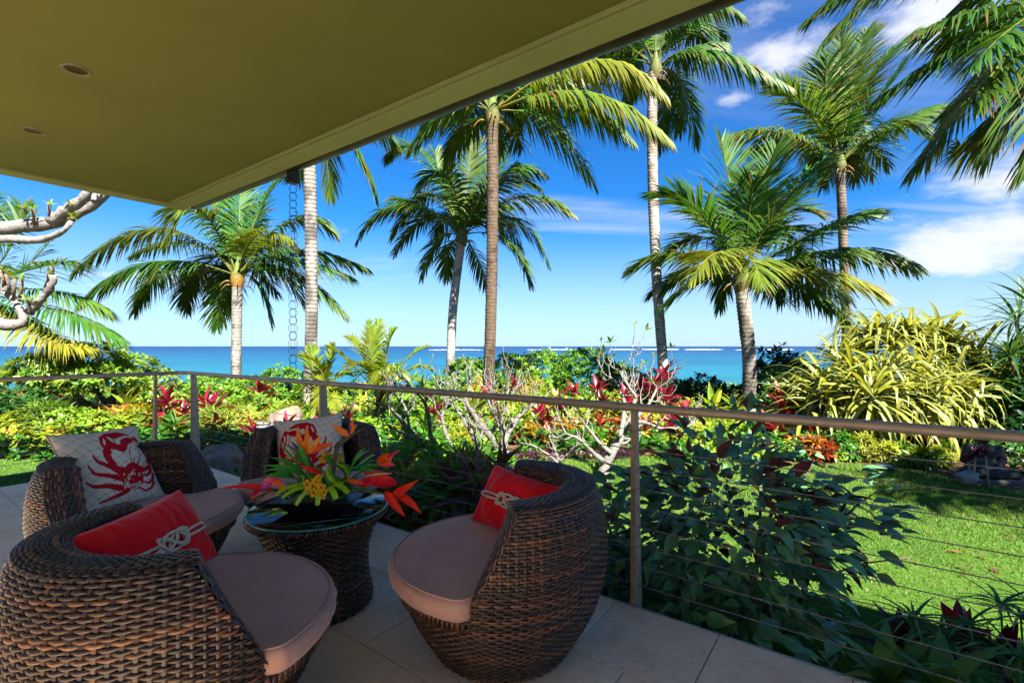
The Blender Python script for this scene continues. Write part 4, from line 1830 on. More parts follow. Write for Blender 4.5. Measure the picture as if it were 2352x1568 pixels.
def palm(name, label, crown, d, trunk, fronds, rad=.13, pale=(.46, .44, .40), dark=(.10, .085, .07), band=.5, seed=1, llen=.72, orange=False, nuts=True, ring=.085, fill=True):
    """crown, trunk and frond points are given as seen in the frame and set at their own depth"""
    r = np.random.default_rng(seed)
    c = np.array(at(crown[0], crown[1], d))
    base = np.array(at(trunk[-1][0], trunk[-1][1], d))
    base[2] = GZ - .1
    t = thing(name, label, 'palm tree', tuple(base), 'coconut palms between the terrace and the sea')
    path = [np.array(at(x, y, d)) for x, y in trunk]
    if path[-1][2] > GZ:
        path.append(base)
    path = np.array(path)
    L_ = np.concatenate([[0], np.cumsum(np.linalg.norm(np.diff(path, axis=0), axis=1))])
    n = int(L_[-1] / (ring / 3)) + 2
    s = np.linspace(0, L_[-1], n)
    P = np.stack([np.interp(s, L_, path[:, k]) for k in range(3)], -1)
    for k in range(3):
        ker = np.ones(31) / 31
        P[:, k] = np.convolve(np.pad(P[:, k], 15, mode='reflect', reflect_type='odd'), ker, 'valid')
    ph = (np.arange(n) % 3)
    wob = vnoise(P * 7, 1, seed)
    rr = rad * (1 + .10 * np.clip((s - L_[-1] * .8) / (L_[-1] * .2), 0, 1)) * np.where(ph == 0, 1.055, np.where(ph == 1, 1.0, .965)) * (1 + .025 * wob)
    mb = MB()
    sides = 14
    tube(mb, P, rr, sides, (1, 1, 1))
    V = mb.v[-1]
    vn = vnoise(V, 5.5, seed + 2) + .5 * vnoise(V * np.array([1, 1, .4]), 13, seed + 3)
    ringd = np.repeat((ph == 2).astype(float), sides) * band + (vn > .35 - band * .25) * .5
    ringd = np.clip(ringd + .18 * vn, 0, 1)[:, None]
    mb.c[-1] = np.array(pale) * (1 - ringd) + np.array(dark) * ringd
    # slight angular irregularity of the leaf scars
    cc = np.repeat(P, sides, axis=0)
    mb.v[-1] = cc + (V - cc) * (1 + .03 * vnoise(V * np.array([1, 1, 2.5]), 9, seed + 5))[:, None]
    mb.build('trunk', M['bark'], t)
    # heart of the crown
    mb = MB()
    hc = (.24, .10, .02) if orange else (.10, .075, .03)
    lathe(mb, [(rad * .95, -.22), (rad * 1.3, -.08), (rad * 1.3, .06), (rad * .9, .24), (rad * .45, .42), (.02, .5)], 14, (1, 1, 1), c)
    V = mb.v[-1]
    f = np.clip((V[:, 2] - c[2] + .22) / .5, 0, 1)[:, None]
    mb.c[-1] = np.array(hc) * (1 - f) + np.array([.085, .125, .025]) * f
    mb.build('crown_heart', M['stem'], t)
    if nuts:
        mb = MB()
        for k in range(5):
            a_ = r.uniform(0, 6.28)
            q = c + np.array([math.cos(a_) * rad * 1.5, math.sin(a_) * rad * 1.5, -.05 - r.uniform(0, .1)])
            tube(mb, [q + np.array([math.cos(a_) * .25 * s_, math.sin(a_) * .25 * s_, .12 * s_ - .3 * s_ * s_]) for s_ in np.linspace(0, 1, 5)], [.02, .018, .014, .01, .004], 5, (.20, .13, .05))
        mb.build('flower_stalk', M['stem'], t)
    extra = []
    for k in range(7):                    # further fronds filling the crown, in front and behind
        a_ = r.uniform(.12, .88) * np.pi
        s_ = FPX / d
        sp = r.uniform(1.2, 1.9)
        dx, dep = math.cos(a_) * sp, math.sin(a_) * sp
        up_ = r.uniform(.2, 1.3)
        extra.append((crown[0] + dx * .7 * s_, crown[1] - up_ * s_, crown[0] + dx * 1.5 * s_, crown[1] - (up_ - r.uniform(.3, 1.3)) * s_, dep * 1.5))
    for k, fr in enumerate(list(fronds) + (extra if fill else [])):
        (mx, my, tx, ty, dd) = fr[:5]
        opt = fr[5] if len(fr) > 5 else {}
        pm = np.array(at(mx, my, d + dd * .55))
        pt = np.array(at(tx, ty, d + dd))
        o_ = unit(pm - c) * .08
        p0 = c + np.array([o_[0], o_[1], .12])
        ln = np.linalg.norm(pm - p0) + np.linalg.norm(pt - pm)
        y_ = opt.get('y', float(np.clip(r.normal(.04, .10), 0, .4)))
        base_c = np.array(opt.get('c', (.060, .215, .028))) * r.uniform(.8, 1.25)
        mb = frond_mesh(p0, pm, pt, llen=1.28 * opt.get('l', llen) * min(1, ln / 3.0 + .25), hang=opt.get('h', r.uniform(.7, 1.2)), col=base_c,
                        npairs=int(np.clip(ln * 23, 40, 100)), seed=seed * 100 + k, yellow=y_, tint_tip=opt.get('tt', .03))
        mb.build('frond', M['frond'], t)
    return t


Y = dict(y=.75, h=1.1)
Y2 = dict(y=.42)
palm('coconut_palm', 'short coconut palm with yellow-tinged fronds, leftmost full palm behind the railing corner', (545, 642), 13.0,
     [(545, 640), (544, 720), (543, 800), (542, 905)],
     [(368, 525, 168, 627, -.6, dict(y=.34, h=1.3)), (350, 602, 186, 693, -1.2, dict(h=1.5)), (391, 622, 309, 716, 1.4, dict(h=1.2)), (455, 632, 431, 712, 1.6), (515, 672, 500, 749, .8),
      (457, 480, 384, 548, -1.4, dict(h=1.1, y=.25)), (549, 525, 553, 405, 1.2, dict(h=.5)), (596, 485, 655, 400, .9, dict(h=.6)), (590, 540, 668, 552, -1.6, dict(y=.6, h=1.2)),
      (672, 572, 842, 616, .5, dict(h=1.3)), (645, 590, 808, 636, -.9, dict(h=1.2)), (668, 505, 767, 535, 1.3, dict(h=1.1, y=.25)), (655, 615, 792, 722, -.5, dict(h=1.2)), (595, 655, 622, 744, .3),
      (637, 625, 701, 702, 1.2), (500, 500, 470, 415, 1.4, dict(h=.6)), (440, 560, 300, 590, 1.7)], rad=.125, orange=True, seed=1, llen=.85)
palm('coconut_palm', 'tall coconut palm whose crown the eave hides, ringed grey trunk beside the rain chain', (711, 205), 10.4,
     [(711, 190), (711, 380), (715, 560), (716, 720), (712, 870)],
     [(806, 320, 863, 455, .2, dict(h=1.2)), (744, 320, 757, 447, .5, dict(h=1.3)), (690, 330, 676, 395, .6), (660, 250, 600, 350, -.5), (830, 260, 905, 330, 1.0), (780, 190, 880, 200, .6), (640, 190, 540, 200, .6),
      (711, 80, 720, -60, .9), (760, 130, 830, 60, -.6)], rad=.125, pale=(.50, .47, .43), dark=(.07, .055, .045), band=.85, seed=2, fill=False)
palm('coconut_palm', 'tall brown-trunked coconut palm with long yellow-green fronds under the eave edge', (1131, 268), 10.2,
     [(1131, 262), (1132, 420), (1130, 620), (1126, 780), (1121, 888)],
     [(1355, 138, 1528, 218, -.5, dict(y=.72, h=2.2, l=.8)), (1347, 212, 1537, 320, -.9, dict(y=.45, h=2.2, l=.8)), (1301, 226, 1450, 318, .6, dict(h=1.9)), (1257, 288, 1363, 421, .4, dict(h=1.1)), (1180, 296, 1198, 340, 1.5),
      (1034, 252, 942, 338, -.3, dict(h=1.5)), (1005, 215, 868, 305, .5, dict(h=1.8, y=.2)), (1085, 292, 1022, 352, .9), (1142, 160, 1152, 70, .9), (1185, 170, 1235, 90, -.5), (1085, 180, 1030, 115, .5),
      (1220, 190, 1330, 180, 1.2, dict(h=1.6)), (1040, 190, 900, 240, -.8, dict(h=1.9))], rad=.118, pale=(.20, .145, .10), dark=(.07, .045, .03), band=.45, seed=3, llen=.78, ring=.07)
palm('coconut_palm', 'leaning white-trunked coconut palm with full dark green crown in the middle', (1061, 548), 14.0,
     [(1060, 552), (1048, 640), (1039, 720), (1036, 800), (1034, 893)],
     [(925, 470, 824, 548, -.5, dict(h=1.0)), (982, 478, 905, 455, .8), (1028, 405, 963, 438, -1.3, dict(h=1.0)), (968, 350, 888, 366, 1.3), (1074, 415, 1080, 303, 1.2, dict(h=.45)), (1115, 430, 1148, 345, 1.0, dict(h=.5)),
      (1146, 405, 1246, 398, .7), (1189, 455, 1314, 490, -.3, dict(h=1.0)), (1178, 505, 1258, 606, .3), (1162, 552, 1216, 648, -.6), (1006, 555, 971, 636, .3), (1030, 580, 1029, 640, 1.0), (1143, 426, 1232, 430, -1.1),
      (1020, 440, 1000, 350, 1.1, dict(h=.5)), (1100, 600, 1120, 660, 1.1), (1090, 480, 1180, 380, -1.0)], rad=.125, pale=(.66, .63, .58), dark=(.22, .19, .16), band=.35, seed=4, llen=.80)
palm('coconut_palm', 'tall slender coconut palm with smooth white trunk right of the brown one', (1506, 165), 11.6,
     [(1500, 170), (1497, 300), (1500, 460), (1508, 640), (1517, 760), (1524, 850)],
     [(1628, 118, 1815, 200, -.3, dict(h=2.0)), (1573, 116, 1660, 98, 1.2, dict(h=1.6)), (1570, 200, 1597, 332, .4, dict(h=1.0)), (1524, 234, 1513, 340, .9), (1405, 92, 1325, 122, .5, dict(h=1.8, y=.3)),
      (1575, 5, 1705, 35, -.8, dict(h=2.0)), (1508, 40, 1520, -70, .9), (1450, 60, 1395, 50, -.6), (1470, 190, 1445, 235, .8), (1420, 140, 1300, 200, 1.2, dict(h=1.6)), (1545, 60, 1620, -40, .8), (1560, 190, 1560, 300, 1.5)],
     rad=.118, pale=(.68, .64, .58), dark=(.26, .19, .13), band=.45, seed=5, llen=.75, ring=.075)
palm('coconut_palm', 'low coconut palm with broad upright fan of fronds before the open sea', (1703, 645), 10.0,
     [(1703, 655), (1712, 740), (1722, 820), (1722, 880), (1717, 945)],
     [(1684, 467, 1655, 330, 1.0, dict(h=.25, l=.95)), (1736, 465, 1783, 338, 1.2, dict(h=.3, l=.9)), (1792, 475, 1890, 375, .5, dict(h=.45, l=.85)), (1775, 505, 1868, 490, -1.0, dict(h=.6, l=.85, y=.2)), (1868, 535, 2001, 488, .4, dict(h=.8)),
      (1915, 574, 2103, 612, -.2, dict(h=1.2, y=.15)), (1873, 622, 2018, 671, -.9, dict(h=1.0, y=.72)), (1608, 490, 1522, 450, -.2, dict(h=.5)), (1566, 583, 1456, 612, .4, dict(h=.8)), (1655, 580, 1590, 636, -1.8, dict(y=.65, h=.7)),
      (1613, 640, 1522, 704, .4, dict(h=.7)), (1600, 612, 1524, 662, .9), (1722, 596, 1748, 650, -1.8, dict(y=.4)), (1768, 648, 1800, 690, .9), (1815, 648, 1896, 698, .5), (1640, 520, 1590, 480, 1.0, dict(h=.5)), (1720, 500, 1730, 420, -.8, dict(h=.4))],
     rad=.135, pale=(.50, .46, .40), dark=(.09, .07, .055), band=.6, seed=6, llen=.85)
palm('coconut_palm', 'slim dark-trunked coconut palm rising behind the striped pandanus', (1930, 383), 14.0,
     [(1929, 388), (1934, 480), (1937, 580), (1942, 660), (1944, 760), (1945, 860)],
     [(1930, 220, 1930, 72, 1.2, dict(h=.4, l=.95)), (1972, 215, 2099, 78, .6, dict(h=.5, l=.95)), (2000, 262, 2075, 150, -.8, dict(h=.6)), (2054, 285, 2182, 242, .4, dict(h=1.1)), (1856, 258, 1778, 190, -.4, dict(h=.6, y=.25)),
      (1788, 305, 1672, 314, -.3, dict(h=1.2, y=.3)), (1826, 328, 1715, 345, .8, dict(h=1.1)), (1960, 355, 1965, 415, 1.2), (1898, 215, 1876, 165, 1.2, dict(h=.5, y=.4)), (1956, 175, 1992, 72, 1.2, dict(h=.4, y=.2)),
      (2035, 285, 2122, 300, -.9, dict(h=1.0)), (1900, 250, 1900, 130, -.9, dict(h=.5)), (1890, 345, 1850, 400, .9), (1990, 330, 2040, 380, .9)], rad=.118, pale=(.34, .27, .21), dark=(.06, .045, .035), band=.85, seed=7, llen=.9)
palm('coconut_palm', 'near coconut palm reaching in from the top right corner, trunk out of frame', (2440, 20), 7.6,
     [(2450, 10), (2520, 400), (2560, 800), (2580, 1020)],
     [(2270, 20, 2126, 66, -.2), (2205, 105, 2030, 222, .3, dict(h=.9)), (2230, 230, 2105, 385, .2, dict(h=1.0)), (2337, 230, 2272, 350, .6), (2260, 175, 2175, 260, .9), (2250, 62, 2157, 112, 1.0), (2180, -110, 1899, 90, .2, dict(h=1.0)),
      (2170, -120, 1850, 50, .9, dict(h=1.0)), (2310, 130, 2240, 240, -.8), (2330, 60, 2235, 150, -1.0), (2440, -180, 2470, -320, .4), (2560, -60, 2680, 60, .3), (2400, 260, 2380, 360, .3), (2300, -40, 2190, 30, .5), (2290, 280, 2200, 330, 1.2)],
     rad=.14, pale=(.42, .38, .33), dark=(.1, .08, .06), seed=8, llen=.78, fill=False)
palm('coconut_palm', 'coconut palm at the left edge behind the bare plumeria limbs', (-95, 680), 10.5,
     [(-95, 690), (-110, 800), (-120, 1000)],
     [(84, 615, 166, 602, -.3, dict(h=.8)), (120, 668, 246, 712, .2, dict(h=1.1)), (130, 712, 282, 780, -.4, dict(h=1.1)), (80, 765, 212, 803, -.7, dict(y=.8, h=.7, c=(.3, .2, .03))), (10, 590, 50, 478, .6, dict(h=.4)),
      (20, 640, 110, 560, .8, dict(h=.6)), (40, 720, 150, 800, .8), (-40, 580, -30, 450, .5), (-200, 640, -330, 720, .2)], rad=.13, seed=9, llen=.8, fill=False)

# ------------------------------------------------------------------ leaves, shrubs, garden plants


def leaf(L_=1.0, W=.4, segs=3, droop=.2, fold=.25, shape=(0.0, .75, 1.0, .62, .0), wave=0.0, seed=0):
    """leaf along +x, face up: rows of left, rib, right"""
    xs = np.linspace(0, 1, segs + 1)
    w = np.interp(xs, np.linspace(0, 1, len(shape)), shape) * W / 2
    V, F = [], []
    r = np.random.default_rng(seed)
    for k, x in enumerate(xs):
        z = -droop * x * x
        wz = wave * r.normal()
        V += [(x, w[k], z + fold * w[k] + wz), (x, 0, z), (x, -w[k], z + fold * w[k] - wz)]
    for k in range(segs):
        a_ = k * 3
        F += [(a_ + 1, a_ + 4, a_ + 3, a_), (a_ + 2, a_ + 5, a_ + 4, a_ + 1)]
    V = np.array(V) * L_
    V[:, 0] *= 1
    return V, F


def leaf_cheap(W=.4, droop=.15, fold=.2):
    V = np.array([(0, 0, 0), (.5, W / 2, -droop * .25 + fold * W / 2), (.55, 0, -droop * .3), (.5, -W / 2, -droop * .25 + fold * W / 2), (1, 0, -droop)])
    F = np.array([(0, 2, 1), (0, 3, 2), (1, 2, 4), (2, 3, 4)])
    return V, F


def rosette(k, W, droop=.15, fold=.25, tilt=(30, 80), seed=0):
    r = np.random.default_rng(seed)
    lv, lf = leaf_cheap(W, droop, fold)
    Vs, Fs, ids = [], [], []
    for i in range(k):
        az = i * 2.39996 + r.normal(0, .2)
        el = R(90 - (tilt[0] + (tilt[1] - tilt[0]) * (i + .5) / k))
        ry = np.array([[math.cos(el), 0, -math.sin(el)], [0, 1, 0], [math.sin(el), 0, math.cos(el)]])
        rz = np.array([[math.cos(az), -math.sin(az), 0], [math.sin(az), math.cos(az), 0], [0, 0, 1]])
        Vs.append((lv * r.uniform(.8, 1.1)) @ (rz @ ry).T)
        Fs.append(lf + i * len(lv))
        ids += [i] * len(lv)
    return np.concatenate(Vs), np.concatenate(Fs), np.array(ids)


def scatter(mb, V0, F0, ids, pos, axis, scale, palette, r, spread=.18, weights=None, gain=1.22):
    """copies a rosette to every point: its z turned to the axis"""
    n = len(pos)
    z = unit(axis)
    x = unit(np.cross(z, r.normal(size=(n, 3))))
    y = np.cross(z, x)
    Rm = np.stack([x, y, z], -1)                         # n,3,3 columns
    V = np.einsum('nij,kj->nki', Rm, V0) * scale[:, None, None] + pos[:, None, :]
    k = len(V0)
    F = (np.arange(n)[:, None, None] * k + F0[None]).reshape(-1, F0.shape[1])
    nl = ids.max() + 1
    pal = np.array(palette)
    ci = r.choice(len(pal), size=n, p=weights)
    c = gain * pal[ci][:, None, :] * r.uniform(1 - spread, 1 + spread, (n, nl, 1))
    C = c[:, ids, :]
    mb.add(V.reshape(-1, 3), F, C.reshape(-1, 3))


KIND = {
    # rosette leaves, W, droop, tilt, leaf length, density per m2, palette
    'naupaka': dict(k=8, W=.42, droop=.2, tilt=(25, 85), L=.13, den=85, pal=[(.13, .33, .02), (.09, .26, .02), (.20, .42, .03), (.28, .46, .04)]),
    'dark': dict(k=7, W=.45, droop=.25, tilt=(30, 95), L=.15, den=70, pal=[(.018, .085, .015), (.03, .12, .02), (.05, .17, .025)]),
    'mid': dict(k=7, W=.40, droop=.25, tilt=(30, 90), L=.12, den=90, pal=[(.05, .20, .02), (.08, .26, .02), (.035, .14, .015)]),
    'lime': dict(k=6, W=.62, droop=.3, tilt=(35, 95), L=.11, den=95, pal=[(.30, .45, .03), (.20, .40, .025), (.38, .47, .03), (.12, .31, .02)]),
    'yellow': dict(k=6, W=.66, droop=.3, tilt=(35, 95), L=.095, den=110, pal=[(.46, .48, .03), (.34, .44, .03), (.20, .37, .025)]),
    'croton': dict(k=9, W=.26, droop=.35, tilt=(20, 85), L=.17, den=55, pal=[(.46, .38, .015), (.42, .12, .015), (.16, .28, .02), (.40, .05, .02), (.30, .36, .02), (.50, .28, .02)]),
    'grassy': dict(k=12, W=.11, droop=.6, tilt=(15, 80), L=.26, den=34, pal=[(.36, .40, .04), (.18, .30, .03), (.50, .46, .08), (.10, .22, .02)]),
    'gold': dict(k=12, W=.10, droop=.75, tilt=(20, 90), L=.17, den=70, pal=[(.62, .46, .02), (.52, .45, .03), (.36, .40, .03)]),
    'cream': dict(k=8, W=.30, droop=.3, tilt=(25, 90), L=.13, den=80, pal=[(.50, .50, .20), (.34, .40, .10), (.55, .54, .28)]),
    'fern': dict(k=10, W=.14, droop=.35, tilt=(30, 90), L=.11, den=150, pal=[(.30, .38, .02), (.22, .32, .02), (.38, .42, .03)]),
    'purple': dict(k=6, W=.45, droop=.2, tilt=(30, 90), L=.10, den=100, pal=[(.11, .035, .07), (.17, .07, .11), (.07, .03, .05)]),
    'tree': dict(k=8, W=.40, droop=.2, tilt=(30, 90), L=.16, den=60, pal=[(.30, .46, .05), (.20, .38, .03), (.36, .50, .08), (.12, .28, .02)]),
    'bright': dict(k=7, W=.30, droop=.25, tilt=(25, 85), L=.16, den=70, pal=[(.15, .50, .04), (.20, .56, .05), (.11, .40, .03)]),
    'brom': dict(k=12, W=.16, droop=.55, tilt=(15, 75), L=.30, den=16, pal=[(.33, .14, .08), (.15, .33, .06), (.42, .42, .08), (.24, .09, .10), (.12, .40, .06)]),  # palette raised to offset the shade beside the terrace
}
ROS = {k: rosette(v['k'], v['W'], v['droop'], .25, v['tilt'], i) for i, (k, v) in enumerate(KIND.items())}


def lumpy(dirs, seed):
    return 1 + .20 * vnoise(dirs, 2.4, seed) + .10 * vnoise(dirs, 5.5, seed + 1)


def foliage(mb, kind, c, rx, ry, rz, r, seed, mult=1.0, low=-.25, leaf_mul=1.0):
    K = KIND[kind]
    area = 2 * np.pi * ((rx * ry) ** 1.6 / 3 + 2 * (rx * rz) ** 1.6 / 3) ** (1 / 1.6)
    n = int(max(20, area * K['den'] * 1.35 * mult / leaf_mul ** 2))
    d = unit(r.normal(size=(n * 3, 3)))
    d = d[(d[:, 2] > low) & (d[:, 1] < .75)][:n]
    rad = lumpy(d, seed) * np.where(r.uniform(0, 1, len(d)) < .7, r.uniform(.88, 1.04, len(d)), r.uniform(.55, .9, len(d)))
    pos = np.asarray(tuple(c)) + d * rad[:, None] * np.array([rx, ry, rz])
    ax = unit(d * np.array([1 / rx, 1 / ry, 1 / rz]) / (1 / max(rx, ry, rz)) * .8 + np.array([0, 0, .75]) + r.normal(0, .28, d.shape))
    V0, F0, ids = ROS[kind]
    sc = K['L'] * leaf_mul * r.uniform(.7, 1.25, len(d))
    pal = K['pal']
    if kind != 'tree':                     # one plant keeps to its own two or three leaf colours
        i_ = r.choice(len(pal), size=min(2, len(pal)), replace=False)
        a_, b_ = np.array(pal[i_[0]]), np.array(pal[i_[-1]])
        pal = [a_, a_ * .75 + b_ * .25, a_ * .45 + b_ * .55]
    scatter(mb, V0, F0, ids, pos, ax, sc, pal, r)


def shrub(kind, px, ytop, d, wpx, label, name='shrub', cat='shrub', group=None, seed=None, stems=True, depth=None, mult=1.0, zb=GZ, lm=1.0):
    """shrub whose top shows at (px, ytop), d metres off, wpx wide in the frame; stands on the ground"""
    seed = seed if seed is not None else int(px * 7 + ytop)
    r = np.random.default_rng(seed)
    top = at(px, ytop, d)
    g = float(ground_z(top.x, d)) if zb == GZ else zb
    rx = wpx / 2 / FPX * d
    h = top.z - g
    rz = h * .60
    c = (top.x, d, top.z - rz * .98)
    t = thing(name, label, cat, (top.x, d, g), group)
    mb = MB()
    foliage(mb, kind, c, rx, depth or min(rx, 1.1) * .9, rz, r, seed, mult, low=-.55, leaf_mul=lm)
    mb.build('foliage', M['leaf'], t)
    if stems:
        sm = MB()
        for k in range(5):
            a_ = r.uniform(0, 6.28)
            e_ = np.array([c[0] + math.cos(a_) * rx * .6, c[1] + math.sin(a_) * rx * .4, c[2] + rz * r.uniform(0, .5)])
            b_ = np.array([top.x + r.normal(0, .06), d + r.normal(0, .06), g - .05])
            m_ = (e_ + b_) / 2 + r.normal(0, .08, 3)
            tube(sm, [b_, m_, e_], [.02, .015, .006], 5, (.20, .15, .10))
        sm.build('stem', M['stem'], t)
    return t


# --- hedge and shrubs towards the sea -------------------------------------------------------
for (k, px, yt, d, w, lab) in (
    ('naupaka', 1085, 822, 14.0, 130, 'dark-topped green shrub directly behind the brown palm trunk'),
    ('naupaka', 1185, 812, 14.5, 130, 'rounded bright green shrub right of the brown palm trunk'),
    ('naupaka', 1255, 806, 15.0, 130, 'bright green sea hedge shrub left of its highest mound'),
    ('naupaka', 1345, 803, 14.6, 150, 'highest mound of the bright green sea hedge'),
    ('naupaka', 1425, 838, 13.6, 120, 'bright green hedge shrub sloping down right of the mound'),
    ('naupaka', 1500, 862, 13.0, 90, 'small green hedge shrub at the foot of the white palm'),
    ('mid', 1545, 868, 13.0, 90, 'low green shrub between the white palm and the open sea'),
    ('dark', 1615, 868, 12.6, 110, 'low dark green shrub under the gap of open sea'),
    ('dark', 1680, 884, 12.4, 80, 'small dark shrub left of the low palm trunk'),
    ('dark', 1795, 808, 11.5, 130, 'tall dark green shrub between low palm and pandanus'),
    ('mid', 1775, 850, 10.6, 110, 'mid green shrub at the right foot of the low palm'),
    ('naupaka', 560, 868, 12.4, 130, 'bright green shrub round the leftmost palm trunk'),
    ('naupaka', 650, 848, 12.0, 120, 'green shrub under the end of the rain chain'),
    ('naupaka', 480, 868, 12.2, 130, 'bright green shrub behind the railing corner posts'),
    ('naupaka', 405, 880, 11.8, 110, 'green shrub left of the corner posts, right of the round tree'),
    ('naupaka', 720, 880, 11.6, 110, 'green shrub at the foot of the ringed palm trunk'),
    ('mid', 1010, 862, 11.6, 110, 'green shrub between the yellow palms and the white leaning trunk'),
    ('dark', 30, 895, 9.6, 150, 'dark glossy shrub at the left edge behind the railing'),
    ('dark', -40, 905, 9.0, 120, 'dark shrub cut off by the left edge of the picture'),
    ('dark', 2345, 790, 8.8, 130, 'tall dark shrub filling the right edge above the rail'),
    ('dark', 2260, 905, 8.2, 190, 'shaded dark shrub below right end of the striped pandanus'),
    ('dark', 2345, 880, 7.6, 160, 'shaded dark shrub at the right edge above the rail'),
    ('dark', 2150, 935, 8.6, 150, 'dark shrub under the striped pandanus'),
    ('dark', 1990, 935, 9.4, 200, 'dark shrub shading the foot of the pandanus'),
):
    shrub(k, px, yt, d, w, lab, 'hedge_shrub', 'shrub', 'shrubs along the shore')

# --- planted bed in the middle and on the right ----------------------------------------------
for (k, px, yt, d, w, lab) in (
    ('lime', 1180, 925, 9.6, 130, 'lime green shrub behind the forked plumeria'),
    ('lime', 1260, 905, 10.2, 120, 'lime green shrub below the left end of the sea hedge'),
    ('naupaka', 1340, 890, 11.0, 130, 'leafy green shrub below the highest hedge mound'),
    ('grassy', 1400, 930, 9.4, 110, 'strappy yellow-green clump behind the leaning plumeria'),
    ('croton', 1300, 965, 8.4, 90, 'orange and green croton over the purple border'),
    ('croton', 1225, 985, 8.2, 80, 'orange croton left of the small bare plumeria stump'),
    ('yellow', 1385, 985, 8.0, 90, 'golden croton behind the leaning plumeria trunk'),
    ('croton', 1455, 965, 8.6, 90, 'red and gold croton left of the near rail post'),
    ('lime', 1520, 985, 8.2, 90, 'lime shrub just right of the near rail post'),
    ('yellow', 1590, 975, 8.0, 110, 'yellow-green shrub above the purple-leaved bush'),
    ('lime', 1660, 960, 8.6, 110, 'lime shrub left of the lowest palm foot'),
    ('lime', 1740, 975, 8.0, 90, 'lime shrub above the right shoulder of the purple bush'),
    ('cream', 1540, 905, 10.2, 70, 'cream variegated little shrub above the rail'),
    ('cream', 1610, 955, 9.0, 90, 'cream variegated shrub under the rail'),
    ('gold', 1100, 868, 10.4, 60, 'golden thread-leaved shrub at the foot of the brown palm'),
    ('gold', 1150, 905, 9.8, 60, 'golden thread-leaved shrub left of the forked plumeria top'),
    ('gold', 1215, 872, 10.6, 70, 'golden thread-leaved shrub right of the brown palm'),
    ('grassy', 1870, 1000, 7.9, 70, 'yellow strappy clump under the left end of the pandanus'),
    ('lime', 1830, 1010, 7.6, 80, 'lime groundcover shrub beside the red plants at the lawn'),
    ('croton', 1840, 985, 8.2, 70, 'orange croton beside the red plants at the lawn'),
    ('lime', 2000, 990, 7.8, 110, 'rounded lime shrub on the lawn edge below the pandanus'),
    ('mid', 2055, 1010, 7.6, 80, 'green shrub right of the rounded lime one on the lawn edge'),
    ('fern', 1920, 1040, 7.5, 80, 'low ferny border plant on the lawn edge'),
    ('mid', 2120, 1005, 7.4, 90, 'green shrub left of the seated statue'),
    ('fern', 2160, 1040, 7.1, 70, 'small fern in front of the seated statue'),
    ('mid', 2335, 1010, 7.0, 90, 'green shrub right of the sandy path'),
    ('mid', 2352, 1075, 6.4, 60, 'small green plant at the right edge beside the path'),
    ('yellow', 1040, 955, 8.8, 110, 'yellow-green shrub behind the bare branches over the table'),
    ('lime', 960, 960, 8.6, 110, 'lime shrub below the clump of yellow palms'),
    ('yellow', 1110, 990, 7.6, 110, 'yellow groundcover mound behind the fan of flowers'),
    ('yellow', 1010, 1010, 7.0, 110, 'yellow groundcover mound right of the back chair'),
    ('croton', 1050, 1000, 7.6, 70, 'orange croton among the yellow groundcover'),
    ('purple', 1240, 1040, 7.3, 110, 'purple border plant behind the lawn, left part'),
    ('purple', 1330, 1036, 7.4, 110, 'purple border plant behind the lawn, middle part'),
    ('purple', 1420, 1036, 7.4, 110, 'purple border plant behind the lawn, right part'),
    ('lime', 1620, 1005, 7.4, 110, 'lime mound behind the middle of the purple-leaved bush'),
    ('lime', 1700, 1010, 7.2, 100, 'lime mound behind the right of the purple-leaved bush'),
    ('yellow', 1770, 1020, 7.2, 80, 'yellow mound where the lawn meets the red plants'),
    ('lime', 1130, 915, 9.4, 120, 'lime bank rising behind the plumeria fork, left of the hedge'),
    ('yellow', 1300, 915, 9.2, 130, 'yellow bank just above the rail in the middle of the bed'),
    ('lime', 1420, 905, 9.6, 120, 'lime bank above the rail between plumeria and white palm'),
    ('yellow', 1490, 935, 9.0, 110, 'yellow bank right behind the near post top'),
    ('lime', 1580, 925, 9.4, 110, 'lime bank above the rail left of the striped ti pair'),
    ('naupaka', 930, 905, 10.4, 120, 'bright green shrub right under the yellow clump palm'),
    ('naupaka', 1050, 895, 10.6, 110, 'bright green shrub around the white leaning trunk'),
    ('mid', 1560, 1020, 7.2, 110, 'green mound behind the top of the near rail post'),
):
    shrub(k, px, yt, d, w, lab, 'garden_shrub', 'shrub', 'shrubs of the planted bed')

